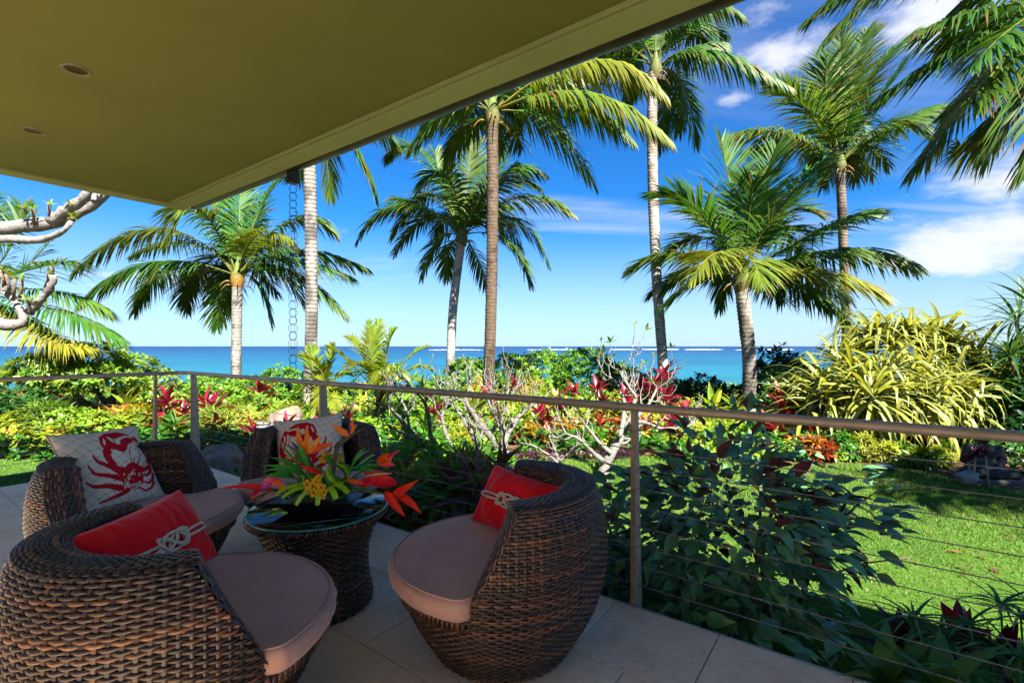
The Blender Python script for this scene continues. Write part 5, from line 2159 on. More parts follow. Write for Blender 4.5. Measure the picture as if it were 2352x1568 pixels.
# --- planted bed on the left ---------------------------------------------------------------
for (k, px, yt, d, w, lab) in (
    ('lime', 45, 950, 8.6, 130, 'yellow-green hedge shrub at the left edge over the lawn strip'),
    ('grassy', 110, 938, 8.8, 110, 'narrow-leaved clump in the left hedge'),
    ('lime', 165, 935, 8.8, 120, 'lime hedge shrub above the tilted crab pillow'),
    ('lime', 240, 945, 8.4, 120, 'lime hedge shrub right above the crab pillow corner'),
    ('croton', 275, 935, 9.0, 90, 'red and bronze croton in the left hedge'),
    ('croton', 325, 935, 8.8, 80, 'yellow croton left of the thin rail post'),
    ('mid', 335, 985, 7.9, 90, 'green shrub behind the crab pillow chair'),
    ('mid', 70, 1000, 7.8, 130, 'low green shrub over the strip of lawn'),
    ('mid', 190, 1000, 7.6, 130, 'low green shrub hidden behind the crab pillow'),
    ('croton', 345, 940, 8.6, 60, 'gold croton touching the thin rail post'),
    ('mid', 405, 955, 8.3, 90, 'green shrub between the two corner posts'),
    ('grassy', 510, 935, 8.4, 110, 'yellow strappy clump right of the corner post'),
    ('lime', 480, 985, 7.6, 90, 'lime shrub behind the boulder'),
    ('naupaka', 590, 912, 9.4, 110, 'shrub of broad bright leaves left of the planter post'),
    ('grassy', 560, 950, 8.4, 80, 'yellow strappy clump left of the stone pedestal'),
    ('lime', 535, 1000, 7.4, 80, 'lime shrub beside the boulder and back chair'),
    ('fern', 668, 925, 8.6, 80, 'fine-leaved olive shrub beside the boulder behind the back chair'),
    ('lime', 725, 930, 8.8, 90, 'lime shrub behind the middle rail post'),
    ('mid', 790, 945, 8.4, 90, 'green shrub right of the middle rail post'),
    ('lime', 850, 960, 8.0, 100, 'lime shrub above the bird-of-paradise flowers'),
    ('mid', 900, 930, 9.0, 110, 'green shrub under the yellow palm clump'),
    ('yellow', 920, 1000, 7.4, 90, 'yellow groundcover mound right of the crab pillow behind the table'),
    ('bright', 945, 1003, 5.0, 130, 'bright green leafy shrub right beside the back chair'),
    ('bright', 1020, 1028, 4.8, 120, 'bright green leafy shrub behind the red heliconia'),
    ('bright', 1085, 1042, 4.7, 110, 'bright green leafy shrub behind the red pillow of the railing chair'),
    ('bright', 1150, 1058, 4.7, 90, 'bright green leafy shrub seen over the arm of the railing chair'),
    ('bright', 980, 1070, 4.5, 110, 'low bright green shrub at the terrace edge right of the table'),
    ('bright', 890, 1030, 5.2, 90, 'bright green leafy shrub half hidden by the back chair'),
):
    shrub(k, px, yt, d, w, lab, 'garden_shrub', 'shrub', 'shrubs of the planted bed')

for (px, yt, d, w, lab) in ((905, 1105, 3.9, 70, 'bronze bromeliad clump just right of the glass table'), (960, 1115, 3.75, 80, 'bronze bromeliad clump behind the hanging heliconia'),
                            (1020, 1105, 3.65, 80, 'bronze bromeliad clump left of the railing chair'), (1075, 1095, 3.6, 80, 'bronze bromeliad clump behind the red pillow'),
                            (1085, 1050, 4.6, 80, 'purple-leaved bromeliad at the foot of the bare plumeria'), (1140, 1080, 4.2, 70, 'green and bronze bromeliad behind the railing chair')):
    shrub('brom', px, yt, d, w, lab, 'bromeliad', 'bromeliad', 'bromeliads along the terrace edge', stems=False, mult=2.2)


r_b = np.random.default_rng(12)
EDGE = [(1580, 1052), (1640, 1054), (1700, 1056), (1755, 1057), (1800, 1060), (1840, 1063), (1875, 1066), (1910, 1064), (1945, 1063), (1980, 1064), (2015, 1066), (2050, 1070), (2085, 1076), (2115, 1080), (2145, 1080), (1760, 1040), (1860, 1045), (1930, 1048), (2000, 1048), (2070, 1055)]
for k_, (bx, by) in enumerate(EDGE):
    d_ = 1.65 * FPX / (by - 2 - HY)
    hgt = r_b.uniform(.22, .42)
    kd_ = ['lime', 'mid', 'fern', 'grassy', 'yellow', 'mid', 'croton'][k_ % 7]
    nth_ = ['first', 'second', 'third', 'fourth', 'fifth', 'sixth', 'seventh', 'eighth', 'ninth', 'tenth', 'eleventh', 'twelfth', 'thirteenth', 'fourteenth', 'fifteenth'][k_ if k_ < 15 else k_ - 15]
    hue_ = dict(lime='lime', mid='green', fern='ferny', grassy='strappy', yellow='yellow', croton='orange')[kd_]
    shrub(kd_, bx, by - hgt / d_ * FPX, d_ + .12, 58, 'low %s plant, %s from the left in the %s row of the lawn border' % (hue_, nth_, 'front' if k_ < 15 else 'second'), 'border_plant', 'border plant', 'border plants along the lawn', stems=False, mult=1.3, lm=.8)


def ground_cover():
    r = np.random.default_rng(77)
    n = 10000
    P = np.column_stack([r.uniform(-15, 15, n), 7.0 + (r.uniform(0, 1, n) ** 1.4) * 11, np.zeros(n)])
    P = P[np.abs(P[:, 0]) < P[:, 1] * 1.12 + .5]
    keep = ~((P[:, 0] > 5.6) & (P[:, 1] < 7.6)) & ~((P[:, 1] < 7.35) & (np.abs(P[:, 0] - 1.3) < 2.0))
    P = P[keep]
    P[:, 2] = ground_z(P[:, 0], P[:, 1]) + r.uniform(.02, .30, len(P))
    zone = vnoise(P * np.array([1, 1, 0]), .55, 3)
    mb = MB()
    for k, lo, hi in (('lime', -9, -.3), ('mid', -.3, .25), ('yellow', .25, .55), ('croton', .55, 9)):
        q = P[(zone > lo) & (zone <= hi)]
        V0, F0, ids = ROS[k]
        scatter(mb, V0, F0, ids, q, np.column_stack([r.normal(0, .3, len(q)), r.normal(-.2, .3, len(q)), np.ones(len(q))]), KIND[k]['L'] * r.uniform(.9, 1.7, len(q)), KIND[k]['pal'], r)
    o = mb.build('ground_cover', M['leaf'])
    tag(o, 'mixed yellow, green and bronze ground cover filling the garden bed', 'ground cover', kind='stuff')
    # near the terrace, between deck and lawn
    n = 900
    q = np.array([dk(r.uniform(.3, 4.9), r.uniform(.12, 1.1)) for _ in range(n)])
    q[:, 2] = GZ + r.uniform(.02, .22, n)
    mb = MB()
    V0, F0, ids = ROS['mid']
    scatter(mb, V0, F0, ids, q, np.column_stack([r.normal(0, .3, n), r.normal(0, .3, n), np.ones(n)]), .12 * r.uniform(.8, 1.4, n), KIND['mid']['pal'] + KIND['brom']['pal'], r)
    o = mb.build('ground_cover', M['leaf'])
    tag(o, 'low mixed foliage between the terrace edge and the lawn', 'ground cover', kind='stuff')


ground_cover()

# --- round shore tree on the left ------------------------------------------------------------


def shore_tree():
    d = 10.8
    r = np.random.default_rng(31)
    b = on(255, 960)
    base = np.array(at(255, 950, d))
    base[2] = GZ - .1
    t = thing('shore_tree', 'round light green shore tree with twisting grey limbs at the left', 'tree', tuple(base))
    sm, fm = MB(), MB()
    limbs = [[(255, 965), (205, 930), (165, 900), (140, 870)], [(255, 960), (240, 920), (215, 890), (205, 850)], [(258, 960), (290, 915), (310, 885), (330, 860)], [(255, 955), (262, 900), (262, 860), (255, 830)],
             [(205, 930), (150, 915), (100, 890), (75, 870)], [(290, 915), (340, 905), (375, 890), (395, 875)], [(240, 920), (270, 905), (300, 870)], [(165, 900), (180, 865), (175, 835)]]
    for k, lb in enumerate(limbs):
        pts = [np.array(at(x, y, d + .5 * math.sin(k * 2.1) * i / 3)) for i, (x, y) in enumerate(lb)]
        tube(sm, pts, np.linspace(.075 if k < 4 else .04, .018, len(pts)), 7, (.22, .19, .15))
        for _ in range(5):
            e_ = pts[-1]
            tube(sm, [e_, e_ + r.normal(0, .22, 3) + np.array([0, 0, .12])], [.014, .004], 4, (.22, .19, .15))
    sm.build('limbs', M['bark'], t)
    for (x, y, w, h) in ((110, 850, 140, 70), (200, 825, 170, 70), (290, 850, 140, 75), (365, 880, 90, 60), (60, 865, 90, 50), (240, 870, 170, 60), (150, 880, 130, 50), (395, 905, 60, 45), (330, 905, 90, 40)):
        c = at(x, y, d + r.uniform(-.5, .5))
        foliage(fm, 'tree', c, w / 2 / FPX * d, w / 2.4 / FPX * d, h / 2 / FPX * d, r, int(x), mult=.85, low=-.7, leaf_mul=.95)
    fm.build('crown', M['leaf'], t)


shore_tree()

# --- plants built leaf by leaf -----------------------------------------------------------------


def leaf_meshes(tag_, n, L_, W, segs, droop, fold, shape, colf, mat, wave=0.0, seed=0):
    out = []
    r = np.random.default_rng(seed)
    for k in range(n):
        V, F = leaf(1.0, W / L_, segs, droop * r.uniform(.5, 1.5), fold, shape, wave, seed + k)
        V = V * L_
        mb = MB()
        mb.add(V, F, colf(V / L_, r))
        out.append(mb.mesh('leaf', mat))
    return out


def place_leaf(me, root, p, direction, upish, s, name='leaf'):
    x = unit(np.asarray(direction, dtype=float))
    z = np.asarray(upish, dtype=float)
    z = z - x * np.dot(z, x)
    z = unit(z)
    y = np.cross(z, x)
    return inst(name, me, root, mat4(np.stack([x, y, z], axis=1), np.asarray(p) - np.asarray(root.location), s))


def flatcol(*cs):
    cs = np.array(cs)

    def f(V, r):
        return np.tile(cs[r.integers(len(cs))] * r.uniform(.8, 1.2), (len(V), 1))
    return f


LANCE = (.25, .8, 1.0, .8, .45, .0)
TI = {
    'red': leaf_meshes('ti', 5, .32, .098, 5, .25, .5, LANCE, flatcol((.36, .010, .045), (.28, .008, .035), (.42, .02, .06)), M['ti_leaf'], seed=1),
    'pink': leaf_meshes('ti', 5, .32, .098, 5, .25, .5, LANCE, flatcol((.55, .035, .075), (.60, .06, .08), (.45, .02, .06)), M['ti_leaf'], seed=2),
    'dark': leaf_meshes('ti', 5, .32, .098, 5, .25, .5, LANCE, flatcol((.15, .008, .025), (.20, .012, .03), (.10, .01, .02)), M['ti_leaf'], seed=3),
    'rust': leaf_meshes('ti', 5, .32, .098, 5, .25, .5, LANCE, flatcol((.36, .06, .03), (.30, .03, .03), (.42, .12, .05)), M['ti_leaf'], seed=4),
    'lime': leaf_meshes('ti', 5, .32, .085, 5, .3, .5, LANCE, flatcol((.40, .52, .03), (.30, .46, .03), (.5, .55, .05)), M['leaf'], seed=5),
    'green': leaf_meshes('ti', 5, .32, .085, 5, .3, .5, LANCE, flatcol((.10, .30, .03), (.16, .36, .03)), M['leaf'], seed=6),
}


def ti_plant(px, py, d, size, kind, label, n=11, name='ti_plant', cat='ti plant', group='red and lime ti plants', ytip=1.3):
    """head of broad leaves centred at (px, py), on a bare cane"""
    r = np.random.default_rng(int(px * 3 + py))
    c = np.array(at(px, py + size * .12 / .32 * 0, d))
    t = thing(name, label, cat, (c[0], c[1], GZ), group)
    sm = MB()
    lean = r.normal(0, .06, 2)
    tube(sm, [(c[0] + lean[0], c[1] + lean[1], GZ - .03), (c[0] + lean[0] * .4, c[1] + lean[1] * .4, (GZ + c[2]) / 2), (c[0], c[1], c[2] - .02)], [.014, .012, .011], 6, (.28, .22, .15))
    sm.build('cane', M['stem'], t)
    s0 = size / .32
    for k in range(n):
        az = k * 2.39996 + r.normal(0, .2)
        el = R(78 - 75 * (k / n) + r.normal(0, 6))
        dv = np.array([math.cos(az) * math.cos(el), math.sin(az) * math.cos(el), math.sin(el)])
        p = c + np.array([0, 0, -.10 * size / .32 * (k / n)])
        place_leaf(TI[kind][int(r.integers(5))], t, p, dv, np.array([0, 0, 1.0]) + dv * .1 + r.normal(0, .15, 3), s0 * r.uniform(.75, 1.1))


for (px, py, d, s, k, lab) in (
    (382, 925, 8.6, .36, 'red', 'red ti plant seen between the thin rail post and the corner post'),
    (425, 950, 8.4, .36, 'red', 'red ti plant touching the left side of the corner post'),
    (372, 968, 8.2, .30, 'pink', 'pink-red ti plant low behind the thin rail post'),
    (474, 928, 8.6, .34, 'pink', 'pink ti plant just right of the corner post'),
    (492, 938, 8.5, .38, 'red', 'deep red ti plant right of the pink one by the corner post'),
    (500, 975, 8.0, .30, 'dark', 'dark red ti plant low right of the corner post'),
    (600, 903, 9.6, .38, 'red', 'red ti plant at the foot of the leftmost palm'),
    (580, 1000, 7.6, .34, 'red', 'red ti plant left of the stone pedestal'),
    (658, 985, 7.8, .34, 'pink', 'pink-red ti plant right of the stone pedestal'),
    (745, 972, 7.8, .34, 'pink', 'pink-red ti plant above the crab pillow behind the flowers'),
    (718, 895, 10.0, .26, 'dark', 'small dark red ti plant at the foot of the ringed palm'),
    (800, 960, 8.2, .26, 'dark', 'small bronze ti plant right of the middle rail post'),
    (980, 915, 9.0, .30, 'dark', 'dark red ti plant under the top rail above the bare branches'),
    (1000, 945, 8.6, .32, 'red', 'red ti plant among the bare branches over the table'),
    (1180, 885, 9.6, .28, 'red', 'red ti plant right of the brown palm foot'),
    (1145, 950, 8.4, .30, 'red', 'red ti plant behind the fork of the plumeria'),
    (1238, 950, 8.6, .36, 'red', 'red ti plant right of the forked plumeria'),
    (1262, 965, 8.4, .36, 'rust', 'rust ti plant right of the forked plumeria'),
    (1318, 900, 9.6, .30, 'red', 'red ti plant under the highest hedge mound'),
    (1372, 895, 9.4, .32, 'red', 'deep red ti plant above the rail left of the white palm foot'),
    (1385, 925, 9.0, .34, 'dark', 'dark red ti plant above the rail below the deep red one'),
    (1380, 970, 8.6, .34, 'rust', 'rust ti plant under the rail behind the leaning plumeria'),
    (1470, 890, 9.2, .32, 'dark', 'dark red ti plant left of the tall red group'),
    (1528, 860, 9.4, .40, 'red', 'topmost head of the tall red ti group by the white palm'),
    (1508, 888, 9.2, .38, 'red', 'left head of the tall red ti group by the white palm'),
    (1535, 912, 9.0, .38, 'red', 'lowest head of the tall red ti group by the white palm'),
    (1490, 905, 9.0, .30, 'dark', 'dark head beside the tall red ti group'),
    (1480, 985, 8.0, .38, 'rust', 'rust ti plant right of the near rail post top'),
    (1545, 978, 8.0, .40, 'red', 'broad wine red ti plant under the rail right of the near post'),
    (1262, 1000, 8.0, .26, 'rust', 'small rust ti plant above the purple border'),
    (1410, 1000, 7.8, .26, 'rust', 'small rust ti plant left of the leaning plumeria'),
    (1795, 930, 8.4, .46, 'pink', 'large pink-red ti plant at the left foot of the pandanus'),
    (1815, 950, 8.2, .40, 'red', 'red ti plant behind the rail at the left foot of the pandanus'),
    (1768, 985, 7.8, .38, 'rust', 'dusky red ti plant under the rail, left of three'),
    (1795, 1005, 7.6, .38, 'rust', 'dusky red ti plant under the rail, middle of three'),
    (1880, 1000, 7.7, .38, 'red', 'dusky red ti plant under the rail, right of three'),
    (2145, 985, 7.8, .30, 'red', 'red ti plant above the rail right of the pandanus'),
    (2118, 1008, 7.4, .34, 'pink', 'pink ti plant under the rail left of the statue'),
    (2140, 1025, 7.2, .30, 'red', 'red ti plant low on the left side of the statue'),
    (1640, 935, 9.2, .48, 'lime', 'large lime striped ti plant, left of the pair under the sea gap'),
    (1690, 935, 9.0, .46, 'lime', 'large lime striped ti plant, right of the pair under the sea gap'),
    (1110, 905, 9.0, .32, 'pink', 'pink-red ti plant left of the brown palm foot'),
    (1290, 925, 8.8, .34, 'pink', 'pink-red ti plant above the rail in the middle of the bed'),
    (1440, 915, 8.8, .34, 'pink', 'pink-red ti plant above the rail left of the near post'),
    (1575, 945, 8.6, .36, 'pink', 'pink-red ti plant behind the rail right of the near post'),
    (870, 935, 8.8, .30, 'red', 'red ti plant under the larger yellow clump palm'),
    (1350, 930, 9.2, .42, 'lime', 'lime strap-leaved plant behind the small bare plumeria'),
    (1280, 930, 9.2, .40, 'lime', 'lime strap-leaved plant under the left hedge mound'),
    (1090, 930, 8.8, .46, 'lime', 'lime strap-leaved plant behind the bare plumeria limbs'),
    (985, 985, 8.0, .44, 'green', 'green fan of strap leaves behind the bare limbs'),
    (105, 945, 9.2, .46, 'green', 'large green strap-leaved lily left of the shore tree foot'),
    (290, 930, 9.4, .46, 'lime', 'large lime lily right of the shore tree foot'),
    (400, 975, 8.0, .34, 'green', 'green leafy ti plant between the corner posts'),
    (2050, 1035, 7.4, .30, 'green', 'green ti plant on the lawn edge under the pandanus'),
):
    ti_plant(px, py, d, s, k, lab, n=12 if s > .3 else 10)

# --- striped pandanus ------------------------------------------------------------------------


def pandanus():
    d = 8.3
    r = np.random.default_rng(91)
    c = np.array(at(2060, 900, d))
    t = thing('pandanus', 'big pandanus with long arching yellow striped leaves behind the rail', 'pandanus', (c[0], c[1], GZ))

    def stripe(V, r_):
        y = np.abs(V[:, 1])
        rib = (y < 1e-6)
        C = np.tile(np.array([.10, .24, .03]) * r_.uniform(.8, 1.2), (len(V), 1))
        C[rib] = np.array([.62, .56, .10]) * r_.uniform(.8, 1.1)
        return C

    kinds = []
    for k in range(14):
        kink = k % 3
        # strap leaf: rises straight, then folds over and hangs
        n = 9
        s = np.linspace(0, 1, n)
        br = r.uniform(.50, .75)
        V, F, C = [], [], []
        x = z = 0.0
        ang = 0.0
        Lf = r.uniform(.95, 1.25)
        for i in range(n):
            w = np.interp(s[i], [0, .15, .7, 1], [.034, .040, .032, .002])
            V += [(x, w, z + .008), (x, w * .45, z), (x, -w * .45, z), (x, -w, z + .008)]
            g = np.array([.09, .24, .03]) * r.uniform(.85, 1.15)
            yc = np.array([.58, .56, .09]) * r.uniform(.85, 1.1) if k % 4 else np.array([.56, .58, .22])
            C += [g, yc, yc, g]
            if kink and s[i] >= br:
                ang = max(ang - 1.1, -1.65)
            else:
                ang -= .07 + .20 * s[i]
            x += Lf / (n - 1) * math.cos(ang)
            z += Lf / (n - 1) * math.sin(ang)
        for i in range(n - 1):
            for q in range(3):
                F.append((i * 4 + q, i * 4 + q + 1, i * 4 + 4 + q + 1, i * 4 + 4 + q))
        mb = MB()
        mb.add(np.array(V), [f[::-1] for f in F], np.array(C))
        kinds.append(mb)
    meshes = [m_.mesh('leaf', M['leaf']) for m_ in kinds]
    heads = [(1895, 860, -.2), (1930, 800, .2), (1985, 775, .5), (2050, 760, .2), (2120, 765, .4), (2180, 775, .5), (2230, 800, .3), (1960, 850, -.4), (2030, 835, -.5), (2110, 840, -.4), (2190, 850, -.3),
             (1900, 900, -.4), (1970, 910, -.6), (2050, 905, -.7), (2130, 905, -.6), (2200, 900, -.4), (2260, 840, .4), (2010, 740, .5), (2085, 735, .4), (2160, 745, .5), (1870, 880, .0), (2000, 880, -.9), (2090, 875, -.9), (2170, 880, -.7), (1850, 920, -.2)]
    bm_ = MB()
    base = np.array([c[0], d + .3, GZ])
    count = 0
    rest = MB()
    for hi, (hx, hy, dd) in enumerate(heads):
        h = np.array(at(hx, hy + 35, d + dd))
        mid = (h + base) / 2 + np.array([0, .1, .15])
        tube(bm_, [base + r.normal(0, .08, 3) * np.array([1, 1, 0]), mid, h], [.06, .045, .03], 7, (.22, .17, .12))
        out = unit((h - base) * np.array([1, 1.2, .35]) + np.array([0, -.35, .3]))
        nl = 46
        for k in range(nl):
            az = k * 2.39996 + r.uniform(0, .3)
            spread = R(18 + 72 * math.sqrt((k + .5) / nl))
            Rm = frame_from(out)
            dv = Rm @ np.array([math.sin(spread) * math.cos(az), math.sin(spread) * math.sin(az), math.cos(spread)])
            dv = unit(dv + np.array([0, 0, .30]))
            upv = np.array([0, 0, 1.0]) + .2 * r.normal(size=3) + out * .2
            s = r.uniform(.65, 1.0)
            ki = int(r.integers(14))
            if count < 300:
                place_leaf(meshes[ki], t, h, dv, upv, s)
            else:
                x = unit(dv)
                z = unit(upv - x * np.dot(upv, x))
                V = np.concatenate(kinds[ki].v) * s @ np.stack([x, np.cross(z, x), z], axis=1).T + h
                rest.add(V, kinds[ki].f[0], np.concatenate(kinds[ki].c))
            count += 1
    rest.build('leaves', M['leaf'], t, kind='stuff')
    bm_.build('branches', M['bark'], t)
    # withered brown leaves hanging underneath
    dm = leaf_meshes('dead', 3, .8, .05, 6, .5, .5, LANCE, flatcol((.32, .17, .08), (.22, .10, .06), (.40, .24, .12)), M['leaf'], seed=15)
    for k in range(22):
        p = np.array(at(r.uniform(2150, 2240), r.uniform(900, 935), d + r.uniform(-.5, .2)))
        place_leaf(dm[k % 3], t, p, (r.normal(0, .35), -.3, -1), (0, -1, .3), r.uniform(.6, .9))


pandanus()


def edge_pandanus():
    """dark strap-leaved plant at the right edge"""
    r = np.random.default_rng(17)
    d = 7.9
    base = np.array(at(2370, 900, d))
    base[2] = GZ
    t = thing('screw_pine', 'dark green strap-leaved screw pine cut off by the right edge', 'screw pine', tuple(base))
    ms = leaf_meshes('dp', 5, .9, .05, 7, .75, .5, LANCE, flatcol((.035, .12, .025), (.05, .16, .03), (.10, .20, .03)), M['leaf'], seed=33)
    sm = MB()
    for (hx, hy) in ((2335, 740), (2370, 700), (2390, 800), (2320, 820), (2350, 860), (2300, 880)):
        h = np.array(at(hx, hy, d + r.uniform(-.3, .3)))
        tube(sm, [base, (base + h) / 2 + np.array([.1, 0, 0]), h], [.06, .045, .03], 6, (.16, .12, .09))
        for k in range(26):
            az, el = k * 2.4, R(80 - 85 * k / 26)
            place_leaf(ms[k % 5], t, h, (math.cos(az) * math.cos(el), math.sin(az) * math.cos(el), math.sin(el)), np.array([0, 0, 1.0]) + r.normal(0, .2, 3), r.uniform(.6, 1.0))
    sm.build('branches', M['bark'], t)


edge_pandanus()

# --- purple-leaved bush by the near post --------------------------------------------------------


def purple_bush():
    r = np.random.default_rng(55)
    root = np.array([1.12, 2.72, GZ])
    t = thing('purple_leaved_bush', 'large bush of dark green and purple leaves right of the near rail post', 'bush', tuple(root))

    def two(V, r_):
        return np.tile(np.array([.085, .24, .085]) * r_.uniform(.65, 1.35), (len(V), 1))

    OV = (.12, .72, 1.0, .95, .66, .22, .0)
    ms = leaf_meshes('pb', 10, .118, .060, 7, .30, .38, OV, two, M['dark_leaf'], wave=.012, seed=60)
    sm = MB()
    tips = []
    # stems rise from the ground and fork into leafy shoots inside an uneven dome
    for k in range(9):
        b = root + np.array([r.uniform(-.55, .62), r.uniform(-.25, .25), -.03])
        a_ = math.atan2(b[1] - root[1], b[0] - root[0])
        top = root + np.array([(b[0] - root[0]) * 1.25 + r.normal(0, .12), (b[1] - root[1]) * 1.3 + r.normal(0, .15), r.uniform(.55, .95)])
        mid = (b + top) / 2 + r.normal(0, .05, 3)
        tube(sm, [b, mid, top], [.016, .012, .008], 6, (.10, .08, .05))
        for q in range(5):
            f = r.uniform(.35, 1)
            s = b + (top - b) * f
            e_ = s + np.array([r.normal(0, .26), r.normal(0, .22), r.uniform(-.02, .26)])
            tube(sm, [s, (s + e_) / 2 + np.array([0, 0, .03]), e_], [.007, .005, .003], 5, (.09, .06, .05))
            tips.append(e_)
    sm.build('stem', M['stem'], t)
    n = 0
    c = root + np.array([.03, -.02, .62])
    rest = MB()
    while n < 1600:
        if r.uniform() < .35:
            p = tips[int(r.integers(len(tips)))] + r.normal(0, .06, 3)
        else:
            dv = unit(r.normal(size=3))
            if dv[2] < -.75:
                continue
            p = c + dv * np.array([.84, .50, .62]) * r.uniform(.55, 1.0) * (1 + .16 * math.sin(dv[0] * 5 + 1) + .1 * math.sin(dv[2] * 7))
        # keep off the terrace
        rel = p[:2] - P2
        if np.dot(rel, N1) < .16 or p[2] < GZ + .12 or p[1] < 2.1 or p[0] > 2.05:
            continue
        o_ = unit((p - c) * np.array([1, 1, .4]) + 1e-6)
        dv = unit(o_ + r.normal(0, .35, 3) + np.array([.1, 0, .02]))
        upv = np.array([0, -.15, 1.0]) + r.normal(0, .35, 3)
        me = ms[int(r.integers(10))]
        s = r.uniform(.6, 1.2)
        if n < 290:
            place_leaf(me, t, p, dv, upv, s)
        else:
            x = unit(dv)
            z = unit(upv - x * np.dot(upv, x))
            V = np.array([tuple(v.co) for v in me.vertices]) * s @ np.stack([x, np.cross(z, x), z], axis=1).T + p
            rest.add(V, np.array([tuple(q.vertices) for q in me.polygons]), np.array([.085, .24, .085]) * r.uniform(.65, 1.35))
        n += 1
    rest.build('leaves', M['dark_leaf'], t, kind='stuff')
    # low broad leaves along the terrace edge
    for (x, y, dd) in ((1480, 1400, 2.45), (1570, 1330, 2.5), (1640, 1350, 2.3), (1700, 1390, 2.3), (1790, 1430, 2.2), (1840, 1440, 2.15), (1890, 1460, 2.1), (1560, 1400, 2.35), (1740, 1455, 2.1), (1830, 1500, 1.95), (1900, 1500, 1.95), (1420, 1350, 2.75), (1400, 1300, 2.9), (1620, 1420, 2.25)):
        p = np.array(at(x, y, dd))
        for q in range(3):
            az = r.uniform(0, 6.28)
            place_leaf(ms[int(r.integers(10))], t, p, (math.cos(az), math.sin(az), r.uniform(-.1, .5)), np.array([0, -.4, 1.0]) + r.normal(0, .3, 3), r.uniform(.8, 1.25))


purple_bush()

# --- umbrella sedge and broad-leaved plants at the lower right --------------------------------------


def sedge():
    r = np.random.default_rng(66)
    ms = leaf_meshes('ud', 6, .19, .013, 7, .62, .6, (.7, 1, .9, .7, .45, .0), flatcol((.11, .42, .08), (.15, .5, .09), (.08, .32, .08)), M['leaf'], seed=71)  # leaf colours raised to offset the house shade they stand in
    for (x, y, d, lab) in ((2099, 1422, 2.0, 'umbrella sedge stalk, leftmost head over the lawn'), (2223, 1437, 1.95, 'umbrella sedge stalk in the middle of the clump'), (2298, 1388, 2.0, 'tallest umbrella sedge stalk of the clump'),
                           (2345, 1420, 1.9, 'umbrella sedge stalk right of the tallest'), (2214, 1548, 1.72, 'lowest grey-green umbrella sedge head at the bottom edge'), (2365, 1385, 2.1, 'umbrella sedge stalk at the right edge'),
                           (2275, 1490, 1.85, 'umbrella sedge stalk at the lower right'), (2340, 1510, 1.75, 'umbrella sedge head in the bottom right corner'), (2160, 1455, 1.95, 'umbrella sedge stalk below the tallest head')):
        h = np.array(at(x, y, d))
        t = thing('umbrella_sedge', lab, 'sedge', (h[0] + .05, h[1], GZ), 'umbrella sedges at the lower right')
        sm = MB()
        tube(sm, [(h[0] + .05, h[1], GZ - .02), (h[0] + .02, h[1], (GZ + h[2]) / 2), tuple(h)], [.005, .0045, .0035], 6, (.06, .16, .03))
        sm.build('stalk', M['stem'], t)
        for k in range(19):
            az = k * 2.39996 + r.normal(0, .15)
            el = R(8 + 45 * (k % 5) / 5 + r.normal(0, 5))
            place_leaf(ms[k % 6], t, h, (math.cos(az) * math.cos(el), math.sin(az) * math.cos(el), math.sin(el)), (0, 0, 1.0), r.uniform(.7, 1.15))
    BR = (.3, .8, 1.0, .9, .6, .25, 0)

    def streak(V, r_):
        a_ = np.array([.15, .45, .08]) * r_.uniform(.8, 1.2)
        b_ = np.array([.36, .42, .05])
        m_ = (np.abs(V[:, 1]) < 1e-6)[:, None] * r_.uniform(.2, .8)
        return a_ * (1 - m_) + b_ * m_

    gm = leaf_meshes('dr', 5, .24, .075, 7, .55, .35, BR, streak, M['leaf'], wave=.008, seed=80)
    for (x, y, d, n, lab) in ((2035, 1545, 1.80, 9, 'green and yellow broad-leaved plant at the bottom edge, left'), (2105, 1535, 1.84, 9, 'green and yellow broad-leaved plant under the sedges'), (2170, 1572, 1.70, 8, 'broad green leaves at the bottom edge below the tallest sedge')):
        h = np.array(at(x, y, d))
        h[2] -= .05
        t = thing('broadleaf_plant', lab, 'plant', (h[0], h[1], GZ), 'broad-leaved plants at the lower right')
        sm = MB()
        tube(sm, [(h[0], h[1], GZ - .02), tuple(h)], [.012, .01], 6, (.10, .16, .05))
        sm.build('stalk', M['stem'], t)
        for k in range(n):
            az = k * 2.39996
            el = R(75 - 60 * k / n)
            place_leaf(gm[k % 5], t, h, (math.cos(az) * math.cos(el), math.sin(az) * math.cos(el), math.sin(el)), (0, 0, 1.0), r.uniform(.75, 1.1))
    for (x, y, d, s, lab) in ((2080, 1500, 1.98, .2, 'dark red ti plant under the leftmost sedge head'), (2214, 1482, 1.98, .2, 'crimson ti plant in the middle of the sedges'), (2300, 1520, 1.85, .18, 'dark ti plant low among the sedges')):
        ti_plant(x, y, d, s, 'dark' if s < .2 or x < 2100 else 'red', lab, n=9)


sedge()

# --- yellow clump palms -------------------------------------------------------------------------


def areca(px, py, d, fr, label, seed):
    r = np.random.default_rng(seed)
    b = np.array(at(px, py, d))
    b[2] = GZ
    t = thing('yellow_clump_palm', label, 'palm', tuple(b), 'yellow clump palms behind the railing')
    sm = MB()
    for k in range(6):
        a_ = r.uniform(0, 6.28)
        p = b + np.array([math.cos(a_) * .15, math.sin(a_) * .15, 0])
        tube(sm, [p, p + np.array([r.normal(0, .06), 0, .5]), p + np.array([r.normal(0, .1), 0, .9])], [.022, .018, .012], 6, (.40, .40, .08))
    sm.build('cane', M['stem'], t)
    for k, (mx, my, tx, ty, dd, y_) in enumerate(fr):
        p0 = b + np.array([r.normal(0, .06), r.normal(0, .06), .75])
        mb = frond_mesh(p0, at(mx, my, d + dd * .5), at(tx, ty, d + dd), llen=.34, hang=.35, col=(.16, .36, .02), npairs=26, seed=seed * 50 + k, rr=.012, yellow=y_, wid=.045)
        # broad leaflets
        mb.build('frond', M['frond_broad'], t)


